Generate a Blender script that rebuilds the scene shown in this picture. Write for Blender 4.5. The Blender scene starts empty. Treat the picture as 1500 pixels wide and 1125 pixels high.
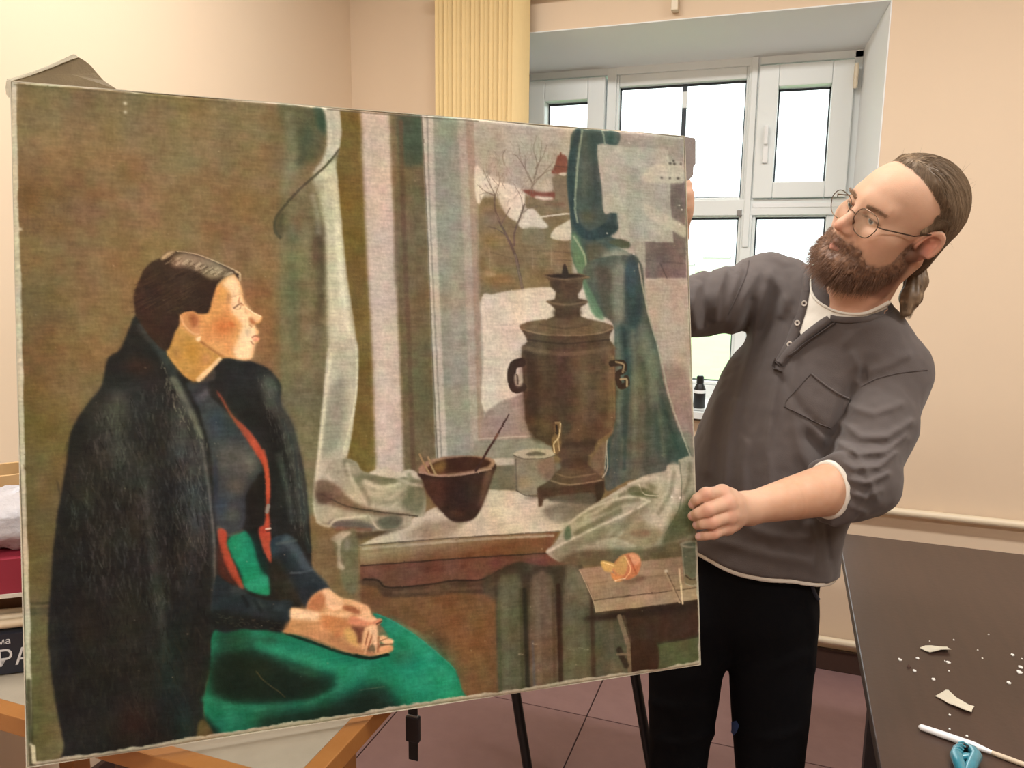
import bpy, bmesh, math, random
import numpy as np
from mathutils import Vector, Matrix
from mathutils.bvhtree import BVHTree

scene = bpy.context.scene
col = scene.collection
# ------------------------------------------------------------------ camera (hand-held phone, eye height, tilted a little down)
FPX, CXP, CYP = 1127.0, 750.0, 562.5
CAM = np.array([0.0, 0.0, 1.54])
_p, _y, _r = math.radians(9.2), math.radians(19.5), math.radians(0.6)
_fw = np.array([-math.sin(_y)*math.cos(_p), math.cos(_y)*math.cos(_p), -math.sin(_p)])
_rt = np.array([math.cos(_y), math.sin(_y), 0.0]); _up = np.cross(_rt, _fw)
CRT = _rt*math.cos(_r)+_up*math.sin(_r); CUP = -_rt*math.sin(_r)+_up*math.cos(_r); CFW = _fw
cam = bpy.data.cameras.new('camera'); cam.sensor_width = 36; cam.sensor_fit = 'HORIZONTAL'; cam.lens = FPX/1500*36; cam.clip_start = .02; cam.clip_end = 3000
camo = bpy.data.objects.new('camera', cam); col.objects.link(camo); scene.camera = camo
camo.matrix_world = Matrix((tuple([*[float(v) for v in (CRT[i], CUP[i], -CFW[i])], float(CAM[i])]) for i in range(3))).to_4x4() if False else Matrix([[float(CRT[0]), float(CUP[0]), float(-CFW[0]), 0], [float(CRT[1]), float(CUP[1]), float(-CFW[1]), 0], [float(CRT[2]), float(CUP[2]), float(-CFW[2]), 1.54], [0, 0, 0, 1]])
# ------------------------------------------------------------------ sky: an overcast day, brighter towards the zenith
w = bpy.data.worlds.new('sky'); scene.world = w; w.use_nodes = True
nt = w.node_tree; nt.nodes.clear()
def wn(t, **k):
    n = nt.nodes.new(t)
    for a, b in k.items(): setattr(n, a, b)
    return n
wo = wn('ShaderNodeOutputWorld'); bg = wn('ShaderNodeBackground'); tc = wn('ShaderNodeTexCoord'); sp = wn('ShaderNodeSeparateXYZ'); mr = wn('ShaderNodeMapRange'); cr = wn('ShaderNodeValToRGB')
nz = wn('ShaderNodeTexNoise'); nz.inputs['Scale'].default_value = 2.2; nz.inputs['Detail'].default_value = 5; mp = wn('ShaderNodeMapping'); mp.inputs['Scale'].default_value = (1, 1, 5.5); mp.inputs['Location'].default_value = (.4, 0, .1)
nt.links.new(tc.outputs['Generated'], sp.inputs[0]); nt.links.new(sp.outputs[2], mr.inputs[0]); mr.inputs[1].default_value = -.1; mr.inputs[2].default_value = 1
# plain overcast sky: luminance (1 + 2 sin elevation)/3, horizon to zenith 1:3, the same all round
mr.inputs[1].default_value = 0; mr.inputs[2].default_value = 1
cr.color_ramp.elements[0].color = (.92, 1.0, 1.01, 1); cr.color_ramp.elements[0].position = 0; cr.color_ramp.elements[1].color = (2.82, 3.0, 3.05, 1); cr.color_ramp.elements[1].position = 1
nt.links.new(mr.outputs[0], cr.inputs[0]); nt.links.new(tc.outputs['Generated'], mp.inputs[0]); nt.links.new(mp.outputs[0], nz.inputs['Vector'])
mr2 = wn('ShaderNodeMapRange'); mr2.inputs[1].default_value = .38; mr2.inputs[2].default_value = .64; mr2.inputs[3].default_value = .92; mr2.inputs[4].default_value = 1.12; nt.links.new(nz.outputs[0], mr2.inputs[0])
mx = wn('ShaderNodeVectorMath', operation='SCALE'); nt.links.new(cr.outputs[0], mx.inputs[0]); nt.links.new(mr2.outputs[0], mx.inputs['Scale'])
nt.links.new(mx.outputs[0], bg.inputs[0]); bg.inputs[1].default_value = 2.2; nt.links.new(bg.outputs[0], wo.inputs[0])
FILL_LAMP_W = 34.0  # power of each added ceiling fill lamp
scene.view_settings.view_transform = 'Standard'; scene.view_settings.look = 'None'; scene.view_settings.gamma = 1.0; scene.view_settings.use_curve_mapping = False
scene.view_settings.exposure = 0.12

# ------------------------------------------------------------------ helpers
def PX(x, y, d):
    """point at camera depth d behind photo pixel (x, y)"""
    return CAM+d*(CFW+CRT*(x-CXP)/FPX-CUP*(y-CYP)/FPX)
def topx(P):
    q = np.asarray(P)-CAM; z = q@CFW
    return CXP+FPX*(q@CRT)/z, CYP-FPX*(q@CUP)/z, z
def s2l(c): return tuple(((v/255)/12.92 if v/255 <= .04045 else ((v/255+.055)/1.055)**2.4) for v in c)
def mat(name, c, rough=.6, var=.06, nscale=30, bump=0.0, bscale=120, metal=0.0, spec=.5, c2=None, attr=None, coat=0, trans=0, sheen=0, sub=0):
    m = bpy.data.materials.new(name); m.use_nodes = True; t = m.node_tree; b = t.nodes['Principled BSDF']
    b.inputs['Roughness'].default_value = rough; b.inputs['Metallic'].default_value = metal; b.inputs['Specular IOR Level'].default_value = spec
    if coat: b.inputs['Coat Weight'].default_value = coat
    if sheen: b.inputs['Sheen Weight'].default_value = sheen
    if trans: b.inputs['Transmission Weight'].default_value = trans
    if sub:
        b.inputs['Subsurface Weight'].default_value = sub; b.inputs['Subsurface Radius'].default_value = (1, .35, .2); b.inputs['Subsurface Scale'].default_value = .006
    tc = t.nodes.new('ShaderNodeTexCoord'); n = t.nodes.new('ShaderNodeTexNoise'); n.inputs['Scale'].default_value = nscale; n.inputs['Detail'].default_value = 5
    t.links.new(tc.outputs['Object'], n.inputs['Vector'])
    mixn = t.nodes.new('ShaderNodeMix'); mixn.data_type = 'RGBA'
    c2 = c2 or tuple(max(0, v*(1-2*var)) for v in c)
    if attr:
        a = t.nodes.new('ShaderNodeAttribute'); a.attribute_name = attr
        sc = t.nodes.new('ShaderNodeMapRange'); sc.inputs[3].default_value = 1-var; sc.inputs[4].default_value = 1+var; t.links.new(n.outputs[0], sc.inputs[0])
        vm = t.nodes.new('ShaderNodeVectorMath'); vm.operation = 'SCALE'; t.links.new(a.outputs['Color'], vm.inputs[0]); t.links.new(sc.outputs[0], vm.inputs['Scale']); t.links.new(vm.outputs[0], b.inputs['Base Color'])
    else:
        mixn.inputs['A'].default_value = (*c, 1); mixn.inputs['B'].default_value = (*c2, 1); t.links.new(n.outputs[0], mixn.inputs['Factor']); t.links.new(mixn.outputs['Result'], b.inputs['Base Color'])
    if bump:
        n2 = t.nodes.new('ShaderNodeTexNoise'); n2.inputs['Scale'].default_value = bscale; n2.inputs['Detail'].default_value = 4; t.links.new(tc.outputs['Object'], n2.inputs['Vector'])
        bp = t.nodes.new('ShaderNodeBump'); bp.inputs['Strength'].default_value = bump; bp.inputs['Distance'].default_value = .004; t.links.new(n2.outputs[0], bp.inputs['Height']); t.links.new(bp.outputs[0], b.inputs['Normal'])
    return m
def tag(o, label=None, cat=None, group=None, kind=None):
    for k, v in (('label', label), ('category', cat), ('group', group), ('kind', kind)):
        if v: o[k] = v
    return o
def empty(name, loc=(0, 0, 0)):
    o = bpy.data.objects.new(name, None); col.objects.link(o); o.location = [float(v) for v in loc]; o.empty_display_size = .05; return o
def link(name, me, m=None, parent=None, smooth=False):
    o = bpy.data.objects.new(name, me); col.objects.link(o)
    if m: me.materials.append(m)
    if smooth: me.polygons.foreach_set('use_smooth', [True]*len(me.polygons))
    if parent:
        o.parent = parent; o.location = -parent.location if parent.parent is None else -(parent.location+parent.parent.location)
    return o
def mesh(name, V, Fc, m=None, parent=None, smooth=False):
    me = bpy.data.meshes.new(name); me.from_pydata([tuple(float(c) for c in v) for v in V], [], [tuple(int(i) for i in f) for f in Fc]); me.update()
    return link(name, me, m, parent, smooth)
class MB:
    """mesh builder in world coordinates"""
    def __init__(s): s.v = []; s.f = []
    def add(s, V, Fc):
        k = len(s.v); s.v += [tuple(float(c) for c in v) for v in V]; s.f += [tuple(int(i)+k for i in f) for f in Fc]; return s
    def box(s, a, b, bev=0.0):
        a = np.minimum(a, b).astype(float); b = np.maximum(np.array(a), np.array(b)).astype(float) if False else np.maximum(a, b)
        if bev <= 0:
            V = [(x, y, z) for x in (a[0], b[0]) for y in (a[1], b[1]) for z in (a[2], b[2])]
            return s.add(V, [(0, 1, 3, 2), (4, 6, 7, 5), (0, 4, 5, 1), (2, 3, 7, 6), (0, 2, 6, 4), (1, 5, 7, 3)])
        bm = bmesh.new(); bmesh.ops.create_cube(bm, size=1)
        c = (a+b)/2
        for v in bm.verts: v.co = Vector((c[0]+v.co.x*(b[0]-a[0]), c[1]+v.co.y*(b[1]-a[1]), c[2]+v.co.z*(b[2]-a[2])))
        bmesh.ops.bevel(bm, geom=bm.edges[:], offset=bev, segments=2, affect='EDGES', profile=.6); bm.verts.index_update()
        s.add([v.co[:] for v in bm.verts], [[v.index for v in f.verts] for f in bm.faces]); bm.free(); return s
    def tube(s, pts, r, n=10, cap=True):
        pts = [np.array(p, float) for p in pts]; m = len(pts); r = r if hasattr(r, '__len__') else [r]*m
        V = []; Fc = []; pu = None
        for i in range(m):
            d = pts[min(i+1, m-1)]-pts[max(i-1, 0)]; d /= np.linalg.norm(d)+1e-12
            u = np.cross(d, [0, 0, 1.0]) if pu is None else pu-d*(pu@d)
            if np.linalg.norm(u) < 1e-4: u = np.cross(d, [1.0, 0, 0])
            u /= np.linalg.norm(u); pu = u; v = np.cross(d, u)
            for k in range(n): t = 2*math.pi*k/n; V.append(pts[i]+r[i]*(math.cos(t)*u+math.sin(t)*v))
        for i in range(m-1):
            for k in range(n): Fc.append((i*n+k, i*n+(k+1) % n, (i+1)*n+(k+1) % n, (i+1)*n+k))
        if cap: Fc += [tuple(range(n))[::-1], tuple((m-1)*n+k for k in range(n))]
        return s.add(V, Fc)
    def lathe(s, c, prof, n=24, ax=(0, 0, 1)):
        ax = np.array(ax, float); ax /= np.linalg.norm(ax); u = np.cross(ax, [1, 0, 0] if abs(ax[0]) < .9 else [0, 1, 0]); u /= np.linalg.norm(u); v = np.cross(ax, u); c = np.array(c, float)
        V = [c+ax*h+r*(math.cos(2*math.pi*k/n)*u+math.sin(2*math.pi*k/n)*v) for r, h in prof for k in range(n)]; m = len(prof)
        Fc = [(i*n+k, i*n+(k+1) % n, (i+1)*n+(k+1) % n, (i+1)*n+k) for i in range(m-1) for k in range(n)]+[tuple(range(n))[::-1], tuple((m-1)*n+k for k in range(n))]
        return s.add(V, Fc)
    def slab(s, poly, nrm, th):
        """flat polygon extruded along nrm"""
        P = [np.array(p, float) for p in poly]; n = len(P); nrm = np.array(nrm, float)*th
        return s.add(P+[p+nrm for p in P], [tuple(range(n)), tuple(range(2*n-1, n-1, -1))]+[(i, i+n, (i+1) % n+n, (i+1) % n) for i in range(n)])
    def build(s, name, m=None, parent=None, smooth=False):
        me = bpy.data.meshes.new(name); me.from_pydata(s.v, [], s.f); me.update()
        bm = bmesh.new(); bm.from_mesh(me); bmesh.ops.recalc_face_normals(bm, faces=bm.faces[:]); bm.to_mesh(me); bm.free()
        o = link(name, me, m, parent)
        if smooth:
            me.polygons.foreach_set('use_smooth', [True]*len(me.polygons))
            try: me.set_sharp_from_angle(angle=math.radians(40))
            except Exception: pass
        return o
rng = np.random.default_rng(11); random.seed(5)
# ------------------------------------------------------------------ the room: x along the window wall, y towards the window, z up
XL, XR, YF, YW, ZC = -1.80, 3.20, -2.90, 3.00, 3.00
m_wall = mat('wall_paint', s2l((228, 207, 181)), .85, .02, 3, .05, 300)
m_white = mat('white_plaster', s2l((240, 243, 244)), .8, .02, 5, .03, 200)
m_ceil = mat('ceiling_paint', s2l((232, 230, 224)), .9, .02, 4)
m_tile = mat('floor_tile', s2l((146, 116, 114)), .32, .05, 18, .06, 60, c2=s2l((128, 100, 100)))
m_grout = mat('floor_joint', s2l((86, 66, 62)), .8, .05, 30)
m_base = mat('brown_baseboard', s2l((66, 46, 38)), .5, .05, 20)
m_pipe = mat('cream_pipe_paint', s2l((226, 212, 186)), .4, .02, 20)
m_pvc = mat('window_plastic', s2l((232, 238, 238)), .35, .01, 10)
m_gasket = mat('rubber_gasket', s2l((70, 78, 86)), .7, .05, 40)
m_metal = mat('grey_metal', s2l((150, 152, 152)), .35, .03, 40, metal=.9)
m_black = mat('black_metal', s2l((22, 22, 23)), .42, .05, 40)
m_glass = bpy.data.materials.new('window_glass'); m_glass.use_nodes = True
t = m_glass.node_tree; t.nodes.clear(); _o = t.nodes.new('ShaderNodeOutputMaterial'); _m = t.nodes.new('ShaderNodeMixShader'); _t = t.nodes.new('ShaderNodeBsdfTransparent'); _g = t.nodes.new('ShaderNodeBsdfGlossy'); _g.inputs['Roughness'].default_value = .02; _f = t.nodes.new('ShaderNodeFresnel'); _f.inputs[0].default_value = 1.35
_t.inputs[0].default_value = (.97, .99, .985, 1); t.links.new(_f.outputs[0], _m.inputs[0]); t.links.new(_t.outputs[0], _m.inputs[1]); t.links.new(_g.outputs[0], _m.inputs[2]); t.links.new(_m.outputs[0], _o.inputs[0])

fl = tag(MB().box((XL, YF, -.10), (XR, YW, -.012)).build('floor', m_grout), kind='structure')
TS = .62; tile = None
for i in range(8):
    for j in range(7):
        x0, y0 = -1.795+i*TS, 3.0-(j+1)*TS-.012
        if x0+TS > XR or y0 < YF: continue
        if tile is None:
            tile = MB().box((.002, .002, -.012), (TS-.002, TS-.002, 0), .0015).build('floor_tile', m_tile, fl); o = tile
        else:
            o = tile.copy(); col.objects.link(o); o.parent = fl
        o.location = (x0, y0, 0)
tag(MB().box((XL, YF, -.012), (XR, 3.0-7*TS-.012, 0)).build('floor_tile_far', m_tile, fl), kind='stuff').name = 'floor_covering'
tag(MB().box((XL-.1, YF-.1, ZC), (XR+.1, YW+.1, ZC+.1)).build('ceiling', m_ceil), kind='structure')
tag(MB().box((XL-.12, YF, -.1), (XL, YW, ZC)).build('wall_left', m_wall), kind='structure')
tag(MB().box((XR, YF, -.1), (XR+.12, YW, ZC)).build('wall_right', m_wall), kind='structure')
tag(MB().box((XL-.12, YF-.12, -.1), (XR+.12, YF, ZC)).build('wall_front', m_wall), kind='structure')
# window wall: opening splayed from the room face to the frame
OX0, OX1, OZ0, OZ1 = -1.20, .265, .93, 2.405      # in the room face
IX0, IX1, IZ0, IZ1 = -1.145, .216, .965, 2.343    # at the frame
YI, YO = 3.36, 3.52
wb = MB(); xa, xb = XL-.12, XR+.12
wb.box((xa, YW, -.1), (OX0, YO, ZC)).box((OX1, YW, -.1), (xb, YO, ZC)).box((OX0, YW, -.1), (OX1, YO, OZ0)).box((OX0, YW, OZ1), (OX1, YO, ZC))
wback = tag(wb.build('wall_back', m_wall), kind='structure')
def rev(a, b, c, d, th):
    V = [a, b, c, d]; V2 = [np.array(p)+np.array(th) for p in V]; return MB().slab(V, th, 1)
o = (OX0, OX1, OZ0, OZ1); i_ = (IX0, IX1, IZ0, IZ1)
MB().add([(OX0, YW-.002, OZ1), (OX1, YW-.002, OZ1), (IX1, YI, IZ1), (IX0, YI, IZ1), (OX0, YW-.002, OZ1+.004), (OX1, YW-.002, OZ1+.004), (IX1, YI, OZ1+.004), (IX0, YI, OZ1+.004)], [(0, 1, 2, 3), (7, 6, 5, 4), (0, 4, 5, 1), (1, 5, 6, 2), (2, 6, 7, 3), (3, 7, 4, 0)]).build('window_reveal', m_white, wback)
for s, ox, ix in ((1, OX1, IX1), (-1, OX0, IX0)):
    e = s*.004
    MB().add([(ox, YW-.002, OZ0), (ox, YW-.002, OZ1), (ix, YI, IZ1), (ix, YI, IZ0), (ox+e, YW-.002, OZ0), (ox+e, YW-.002, OZ1), (ox+e, YI, OZ1), (ox+e, YI, OZ0)], [(0, 1, 2, 3), (7, 6, 5, 4), (0, 4, 5, 1), (1, 5, 6, 2), (2, 6, 7, 3), (3, 7, 4, 0)]).build('window_reveal', m_white, wback)
tag(MB().box((XL, YW-.016, 0), (XR, YW, .085), .003).build('baseboard_back', m_base), kind='structure')
tag(MB().box((XL, YF, 0), (XL+.016, YW-.016, .085), .003).build('baseboard_left', m_base), kind='structure')
# window: two upper side vents, fixed middle light, three lower lights
win = empty('window_1', (-.465, 3.40, IZ0)); tag(win, kind='structure')
Y0, Y1 = 3.36, 3.43
fr = MB()
fr.box((OX0-.02, Y0, IZ0-.03), (OX1+.02, Y1, IZ0+.05), .004).box((OX0-.02, Y0, IZ1-.03), (OX1+.02, Y1, OZ1+.02), .004).box((OX0-.02, Y0, IZ0), (IX0+.03, Y1, IZ1), .004).box((IX1-.03, Y0, IZ0), (OX1+.02, Y1, IZ1), .004)
fr.box((-.775, Y0-.002, IZ0), (-.735, Y1, IZ1), .004).box((-.197, Y0-.002, IZ0), (-.155, Y1, IZ1), .004).box((IX0, Y0-.004, 1.728), (IX1, Y1, 1.792), .004)
fr.box((-.188, Y0-.012, 1.60), (-.164, Y0, IZ1), .003)
fr.build('window_frame', m_pvc, win)
def sash(x0, x1, z0, z1, gx0, gx1, gz0, gz1, y):
    b = MB().box((x0, y, z0), (gx0, Y1, z1), .005).box((gx1, y, z0), (x1, Y1, z1), .005).box((gx0, y, z0), (gx1, Y1, gz0), .005).box((gx0, y, gz1), (gx1, Y1, z1), .005)
    s = b.build('sash', m_pvc, win)
    return s
def pane(par, x0, x1, z0, z1, y=3.405):
    g = MB()
    for a in (((x0, y-.004, z0), (x0+.006, y, z1)), ((x1-.006, y-.004, z0), (x1, y, z1)), ((x0, y-.004, z0), (x1, y, z0+.005)), ((x0, y-.004, z1-.009), (x1, y, z1))): g.box(*a)
    g.build('gasket', m_gasket, par); MB().box((x0, y, z0), (x1, y+.006, z1)).build('pane', m_glass, par)
s1 = sash(IX0+.03, -.78, 1.795, 2.305, -1.045, -.854, 1.86, 2.218, 3.335); pane(s1, -1.045, -.854, 1.86, 2.218)
s2 = sash(-.158, .19, 1.795, 2.305, -.083, .112, 1.857, 2.222, 3.335); pane(s2, -.083, .112, 1.857, 2.222)
s3 = sash(-.737, -.195, 1.79, 2.315, -.725, -.207, 1.802, 2.266, 3.37); pane(s3, -.725, -.207, 1.802, 2.266)
s4 = sash(-.737, -.195, IZ0+.05, 1.73, -.722, -.209, IZ0+.065, 1.722, 3.37); pane(s4, -.722, -.209, IZ0+.065, 1.722)
s5 = sash(-.157, .19, IZ0+.05, 1.73, -.142, .127, IZ0+.075, 1.722, 3.37); pane(s5, -.142, .127, IZ0+.075, 1.722)
s6 = sash(IX0+.03, -.78, IZ0+.05, 1.73, -1.07, -.80, IZ0+.075, 1.722, 3.37); pane(s6, -1.07, -.80, IZ0+.075, 1.722)
MB().box((-.463, 3.398, 1.802), (-.446, 3.42, 2.266)).build('glazing_bar', m_gasket, win); MB().box((-.461, 3.392, 2.17), (-.443, 3.40, 2.235), .002).build('bar_clip', m_pvc, win)
MB().box((-.129, 3.322, 1.93), (-.107, 3.336, 2.07), .006).box((-.126, 3.306, 2.0), (-.110, 3.324, 2.075), .006).build('handle', m_white, s2)
MB().box((.186, 3.318, 2.20), (.202, 3.345, 2.28), .004).tube([(.194, 3.318, 2.195), (.194, 3.318, 2.285)], .008).build('hinge', m_pipe, s2)
MB().box((-.215, 3.352, 1.725), (-.196, 3.366, 1.752), .003).build('latch', m_metal, win); MB().box((-.155, 3.352, 1.758), (.19, 3.36, 1.775), .002).build('drip_strip', m_white, win)
tag(MB().add([(OX0-.04, 2.955, .945), (OX1+.04, 2.955, .945), (OX1+.04, YW, .945), (OX0-.04, YW, .945), (OX0-.04, 2.955, .97), (OX1+.04, 2.955, .97), (OX1+.04, YW, .97), (OX0-.04, YW, .97)], [(0, 3, 2, 1), (4, 5, 6, 7), (0, 1, 5, 4), (1, 2, 6, 5), (2, 3, 7, 6), (3, 0, 4, 7)]).box((OX0+.01, YW-.01, .945), (OX1-.01, 3.36, .97)).build('trim_1', m_pvc), kind='structure').name = 'trim_1'
# heating pipes along the wall
for z, r, lb in ((.659, .0145, 'cream painted pipe running along the wall above the dark table'), (.128, .014, 'cream painted pipe just above the brown baseboard')):
    p = empty('wall_pipe', (.9, YW-.03, z)); tag(p, lb, 'pipe')
    MB().tube([(XL, YW-.03, z), (XR, YW-.03, z)], r, 14).build('pipe_run', m_pipe, p, True)
    for x in (-1.2, .55, 1.9): MB().box((x, YW-.03, z-.004), (x+.02, YW, z+.004)).build('bracket', m_pipe, p)
# vertical blind drawn to the left of the window
m_slat = mat('blind_fabric', s2l((240, 214, 158)), .8, .03, 60, .15, 400)
bl = empty('vertical_blind', (-1.16, 2.9, 2.55)); tag(bl, 'pale yellow vertical blind with slats drawn together beside the window', 'blind')
MB().box((-1.38, 2.872, 2.545), (.75, 2.915, 2.585), .003).build('headrail', m_white, bl)
for x in (-.446, .5): MB().box((x-.013, 2.87, 2.525), (x+.013, 2.99, 2.548), .002).box((x-.012, 2.96, 2.43), (x+.012, 2.998, 2.53), .002).build('rail_bracket', m_pipe, bl)
MB().tube([(-1.335, 2.885, 2.55), (-1.337, 2.885, 1.2)], .0018, 6).tube([(-1.325, 2.885, 2.55), (-1.327, 2.885, 1.2)], .0018, 6).build('pull_cord', m_white, bl)
sm = None; NS = 26
for k in range(NS):
    x = -1.315+.312*k/(NS-1)
    if sm is None:
        n = 6; V = []; 
        for j in range(n+1):
            t_ = j/n-.5; bx, by = .006*math.cos(t_*math.pi), t_*.085
            V += [(bx, by, 0), (bx, by, -1.75), (bx+.0012, by, 0), (bx+.0012, by, -1.75)]
        Fc = []
        for j in range(n): a = 4*j; Fc += [(a, a+1, a+5, a+4), (a+2, a+6, a+7, a+3), (a, a+4, a+6, a+2), (a+1, a+3, a+7, a+5)]
        Fc += [(0, 2, 3, 1), (4*n, 4*n+1, 4*n+3, 4*n+2)]
        sm = mesh('slat', V, Fc, m_slat); o = sm
    else: o = sm.copy(); col.objects.link(o)
    o.parent = bl; o.location = Vector((x, 2.893+.004*((k*7) % 3-1), 2.545))-bl.location; o.rotation_euler = (0, 0, math.radians(-38+8*math.sin(k*2.1)))
# ceiling lamps added out of view as fill: room light inferred, number and grid made up; only the lights named _offscreen give light
m_opal = mat('opal_diffuser', s2l((244, 242, 236)), .5, .01, 10)
for lx, ly in ((-.75, -.75), (1.25, -.75), (1.25, 1.5), (-.75, 1.5)):
    lp = empty('ceiling_fill_lamp', (lx, ly, ZC)); tag(lp, 'white box ceiling lamp with an opal diffuser, added out of view as fill', 'lamp', 'ceiling lamps added as fill')
    MB().box((lx-.62, ly-.16, ZC-.06), (lx+.62, ly+.16, ZC), .004).build('housing', m_white, lp); MB().box((lx-.59, ly-.13, ZC-.066), (lx+.59, ly+.13, ZC-.058)).build('diffuser', m_opal, lp)
    L = bpy.data.lights.new('ceiling_fill_lamp_offscreen', 'AREA'); L.shape = 'RECTANGLE'; L.size = 1.15; L.size_y = .25; L.energy = FILL_LAMP_W; L.color = (1, .965, .915)
    lo = bpy.data.objects.new('light', L); col.objects.link(lo); lo.location = (lx, ly, ZC-.08)
    lo.name = {(True, True): 'ceiling_fill_left_front_offscreen', (False, True): 'ceiling_fill_right_front_offscreen', (False, False): 'ceiling_fill_right_back_offscreen', (True, False): 'ceiling_fill_left_back_offscreen'}[(lx < 0, ly < 0)]
# ------------------------------------------------------------------ outside
m_grass = mat('lawn', s2l((112, 142, 84)), .9, .1, .2, c2=s2l((126, 148, 98)))
m_far = mat('pale_facade', s2l((198, 194, 184)), .9, .05, .05); m_roof = mat('grey_roof', s2l((132, 130, 128)), .9, .05, .05)
tag(MB().box((-900, 4.2, -14.2), (900, 1600, -14)).build('ground', m_grass), 'pale green ground far below the window', 'ground', kind='structure')
rb = random.Random(4)
for k in range(16):
    x = -330+k*30+rb.uniform(-8, 8); y = rb.uniform(560, 680); wd = rb.uniform(10, 22); h = rb.uniform(9, 20)
    b = empty('far_building', (x, y, -14)); tag(b, 'pale distant town building on the hazy skyline seen through the window', 'building', 'buildings on the skyline')
    MB().box((x-wd/2, y-6, -14), (x+wd/2, y+6, -14+h)).build('facade', m_far, b)
    MB().add([(x-wd/2-.5, y-6.5, -14+h), (x+wd/2+.5, y-6.5, -14+h), (x+wd/2+.5, y+6.5, -14+h), (x-wd/2-.5, y+6.5, -14+h), (x-wd/2, y, -11+h), (x+wd/2, y, -11+h)], [(0, 1, 5, 4), (2, 3, 4, 5), (1, 2, 5), (3, 0, 4), (0, 3, 2, 1)]).build('roof', m_roof, b)
m_leaf = mat('leaves', s2l((92, 132, 74)), .8, .15, 3, c2=s2l((66, 104, 58))); m_bark = mat('bark', s2l((110, 100, 86)), .9, .1, 6)
def tree(x, y, base, h, r, n, seed):
    g = np.random.default_rng(seed); T = empty('leafy_tree', (x, y, base)); MB().tube([(x, y, base), (x+.1, y, base+h*.5), (x-.1, y, base+h*.8)], [.28, .2, .06], 8).build('trunk', m_bark, T)
    V = []; Fc = []
    for k in range(n):
        d = g.normal(size=3); d /= np.linalg.norm(d); q = np.array([x, y, base+h*.72])+d*np.array([r, r, r*.85])*g.uniform(.45, 1)**.6
        a, b = g.normal(size=3), g.normal(size=3); a /= np.linalg.norm(a); b -= a*(a@b); b /= np.linalg.norm(b); s_ = g.uniform(.18, .34); k0 = len(V); V += [q-a*s_, q+b*s_*.5, q+a*s_, q-b*s_*.5]; Fc.append((k0, k0+1, k0+2, k0+3))
    o = mesh('foliage', V, Fc, m_leaf, T); o['kind'] = 'stuff'; return T
tag(tree(-4.2, 26, -14, 9.0, 3.4, 2600, 1), 'green leafy tree standing outside below the window', 'tree', 'trees outside the window'); tag(tree(-9.5, 30, -14, 8.6, 3.2, 2200, 2), 'green leafy tree standing outside below the window', 'tree', 'trees outside the window')
# ------------------------------------------------------------------ dark table at the right and the things on it
m_dark = mat('dark_veneer', s2l((72, 53, 45)), .34, .08, 9, .05, 90, c2=s2l((55, 41, 35)), coat=.1, spec=.35)
_b = m_dark.node_tree; _n = [n for n in _b.nodes if n.type == 'TEX_NOISE'][0]; _mp = _b.nodes.new('ShaderNodeMapping'); _mp.inputs['Scale'].default_value = (6, .5, 1); _b.links.new([n for n in _b.nodes if n.type == 'TEX_COORD'][0].outputs['Object'], _mp.inputs[0]); _b.links.new(_mp.outputs[0], _n.inputs['Vector'])
ZT = .74
tb = empty('work_table', (.8, 1.5, 0)); tag(tb, 'dark brown veneered table with black metal legs beside the man', 'table')
MB().box((.19, .55, ZT-.025), (1.45, 2.413, ZT), .002).build('tabletop', m_dark, tb); MB().box((.1895, .5495, ZT-.024), (.192, 2.412, ZT-.003)).build('edge_band', mat('edge_band', s2l((60, 52, 46)), .5), tb)
for x, y in ((.193, 1.47), (.193, .60), (1.39, .60), (1.39, 2.33), (.72, 2.33)): MB().box((x, y, 0), (x+.035, y+.035, ZT-.025), .003).build('leg', m_black, tb)
MB().box((.24, .62, ZT-.055), (.265, 2.30, ZT-.025)).box((1.395, .62, ZT-.055), (1.42, 2.36, ZT-.025)).box((.24, 2.28, ZT-.055), (1.42, 2.305, ZT-.025)).box((.2, .6, ZT-.055), (1.42, .625, ZT-.025)).build('apron_frame', m_black, tb)
m_scrap = mat('raw_canvas', s2l((222, 214, 194)), .9, .05, 60, .3, 500); m_flake = mat('white_flake', s2l((238, 236, 230)), .8, .03, 80)
def onz(x, y, z=ZT): d = CFW+CRT*(x-CXP)/FPX-CUP*(y-CYP)/FPX; return CAM+d*(z-CAM[2])/d[2]
def scrap(pts, lift, name, lb):
    q = [onz(*p) for p in pts]; c = np.mean(q, 0); V = []; n = len(q)
    for k, p in enumerate(q): V.append(p+[0, 0, .0006+lift[k]])
    cz = c+np.array([0, 0, .0006+np.mean(lift)*.6]); V.append(cz); V += [np.array(v)+[0, 0, .0011] for v in V]
    Fc = [((k+1) % n, k, n) for k in range(n)]+[(n+1+k, n+1+(k+1) % n, 2*n+1) for k in range(n)]+[(k, (k+1) % n, n+1+(k+1) % n, n+1+k) for k in range(n)]
    return tag(mesh(name, V, Fc, m_scrap), lb, 'scrap')
scrap([(1347, 951), (1355, 948.5), (1364, 947), (1376, 948), (1387, 949), (1389, 953), (1393, 955), (1391, 956.5), (1378, 956), (1370, 957), (1362, 958), (1356, 955)], [.002, .003, .001, 0, .001, .004, .005, .007, .006, .004, .003, .001], 'canvas_scrap', 'small ragged canvas scrap lying flat among white flakes on dark table')
scrap([(1370, 1021), (1378, 1016), (1385, 1013), (1389, 1014), (1400, 1023), (1410, 1028), (1420, 1034), (1427, 1037), (1424, 1041), (1423, 1046), (1412, 1043), (1400, 1037), (1388, 1032), (1380, 1026)], [.001, 0, .002, .003, .001, 0, 0, .002, .002, .003, .004, .003, .002, .001], 'canvas_scrap', 'larger torn canvas strip lying beside the white brush on dark table')
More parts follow.
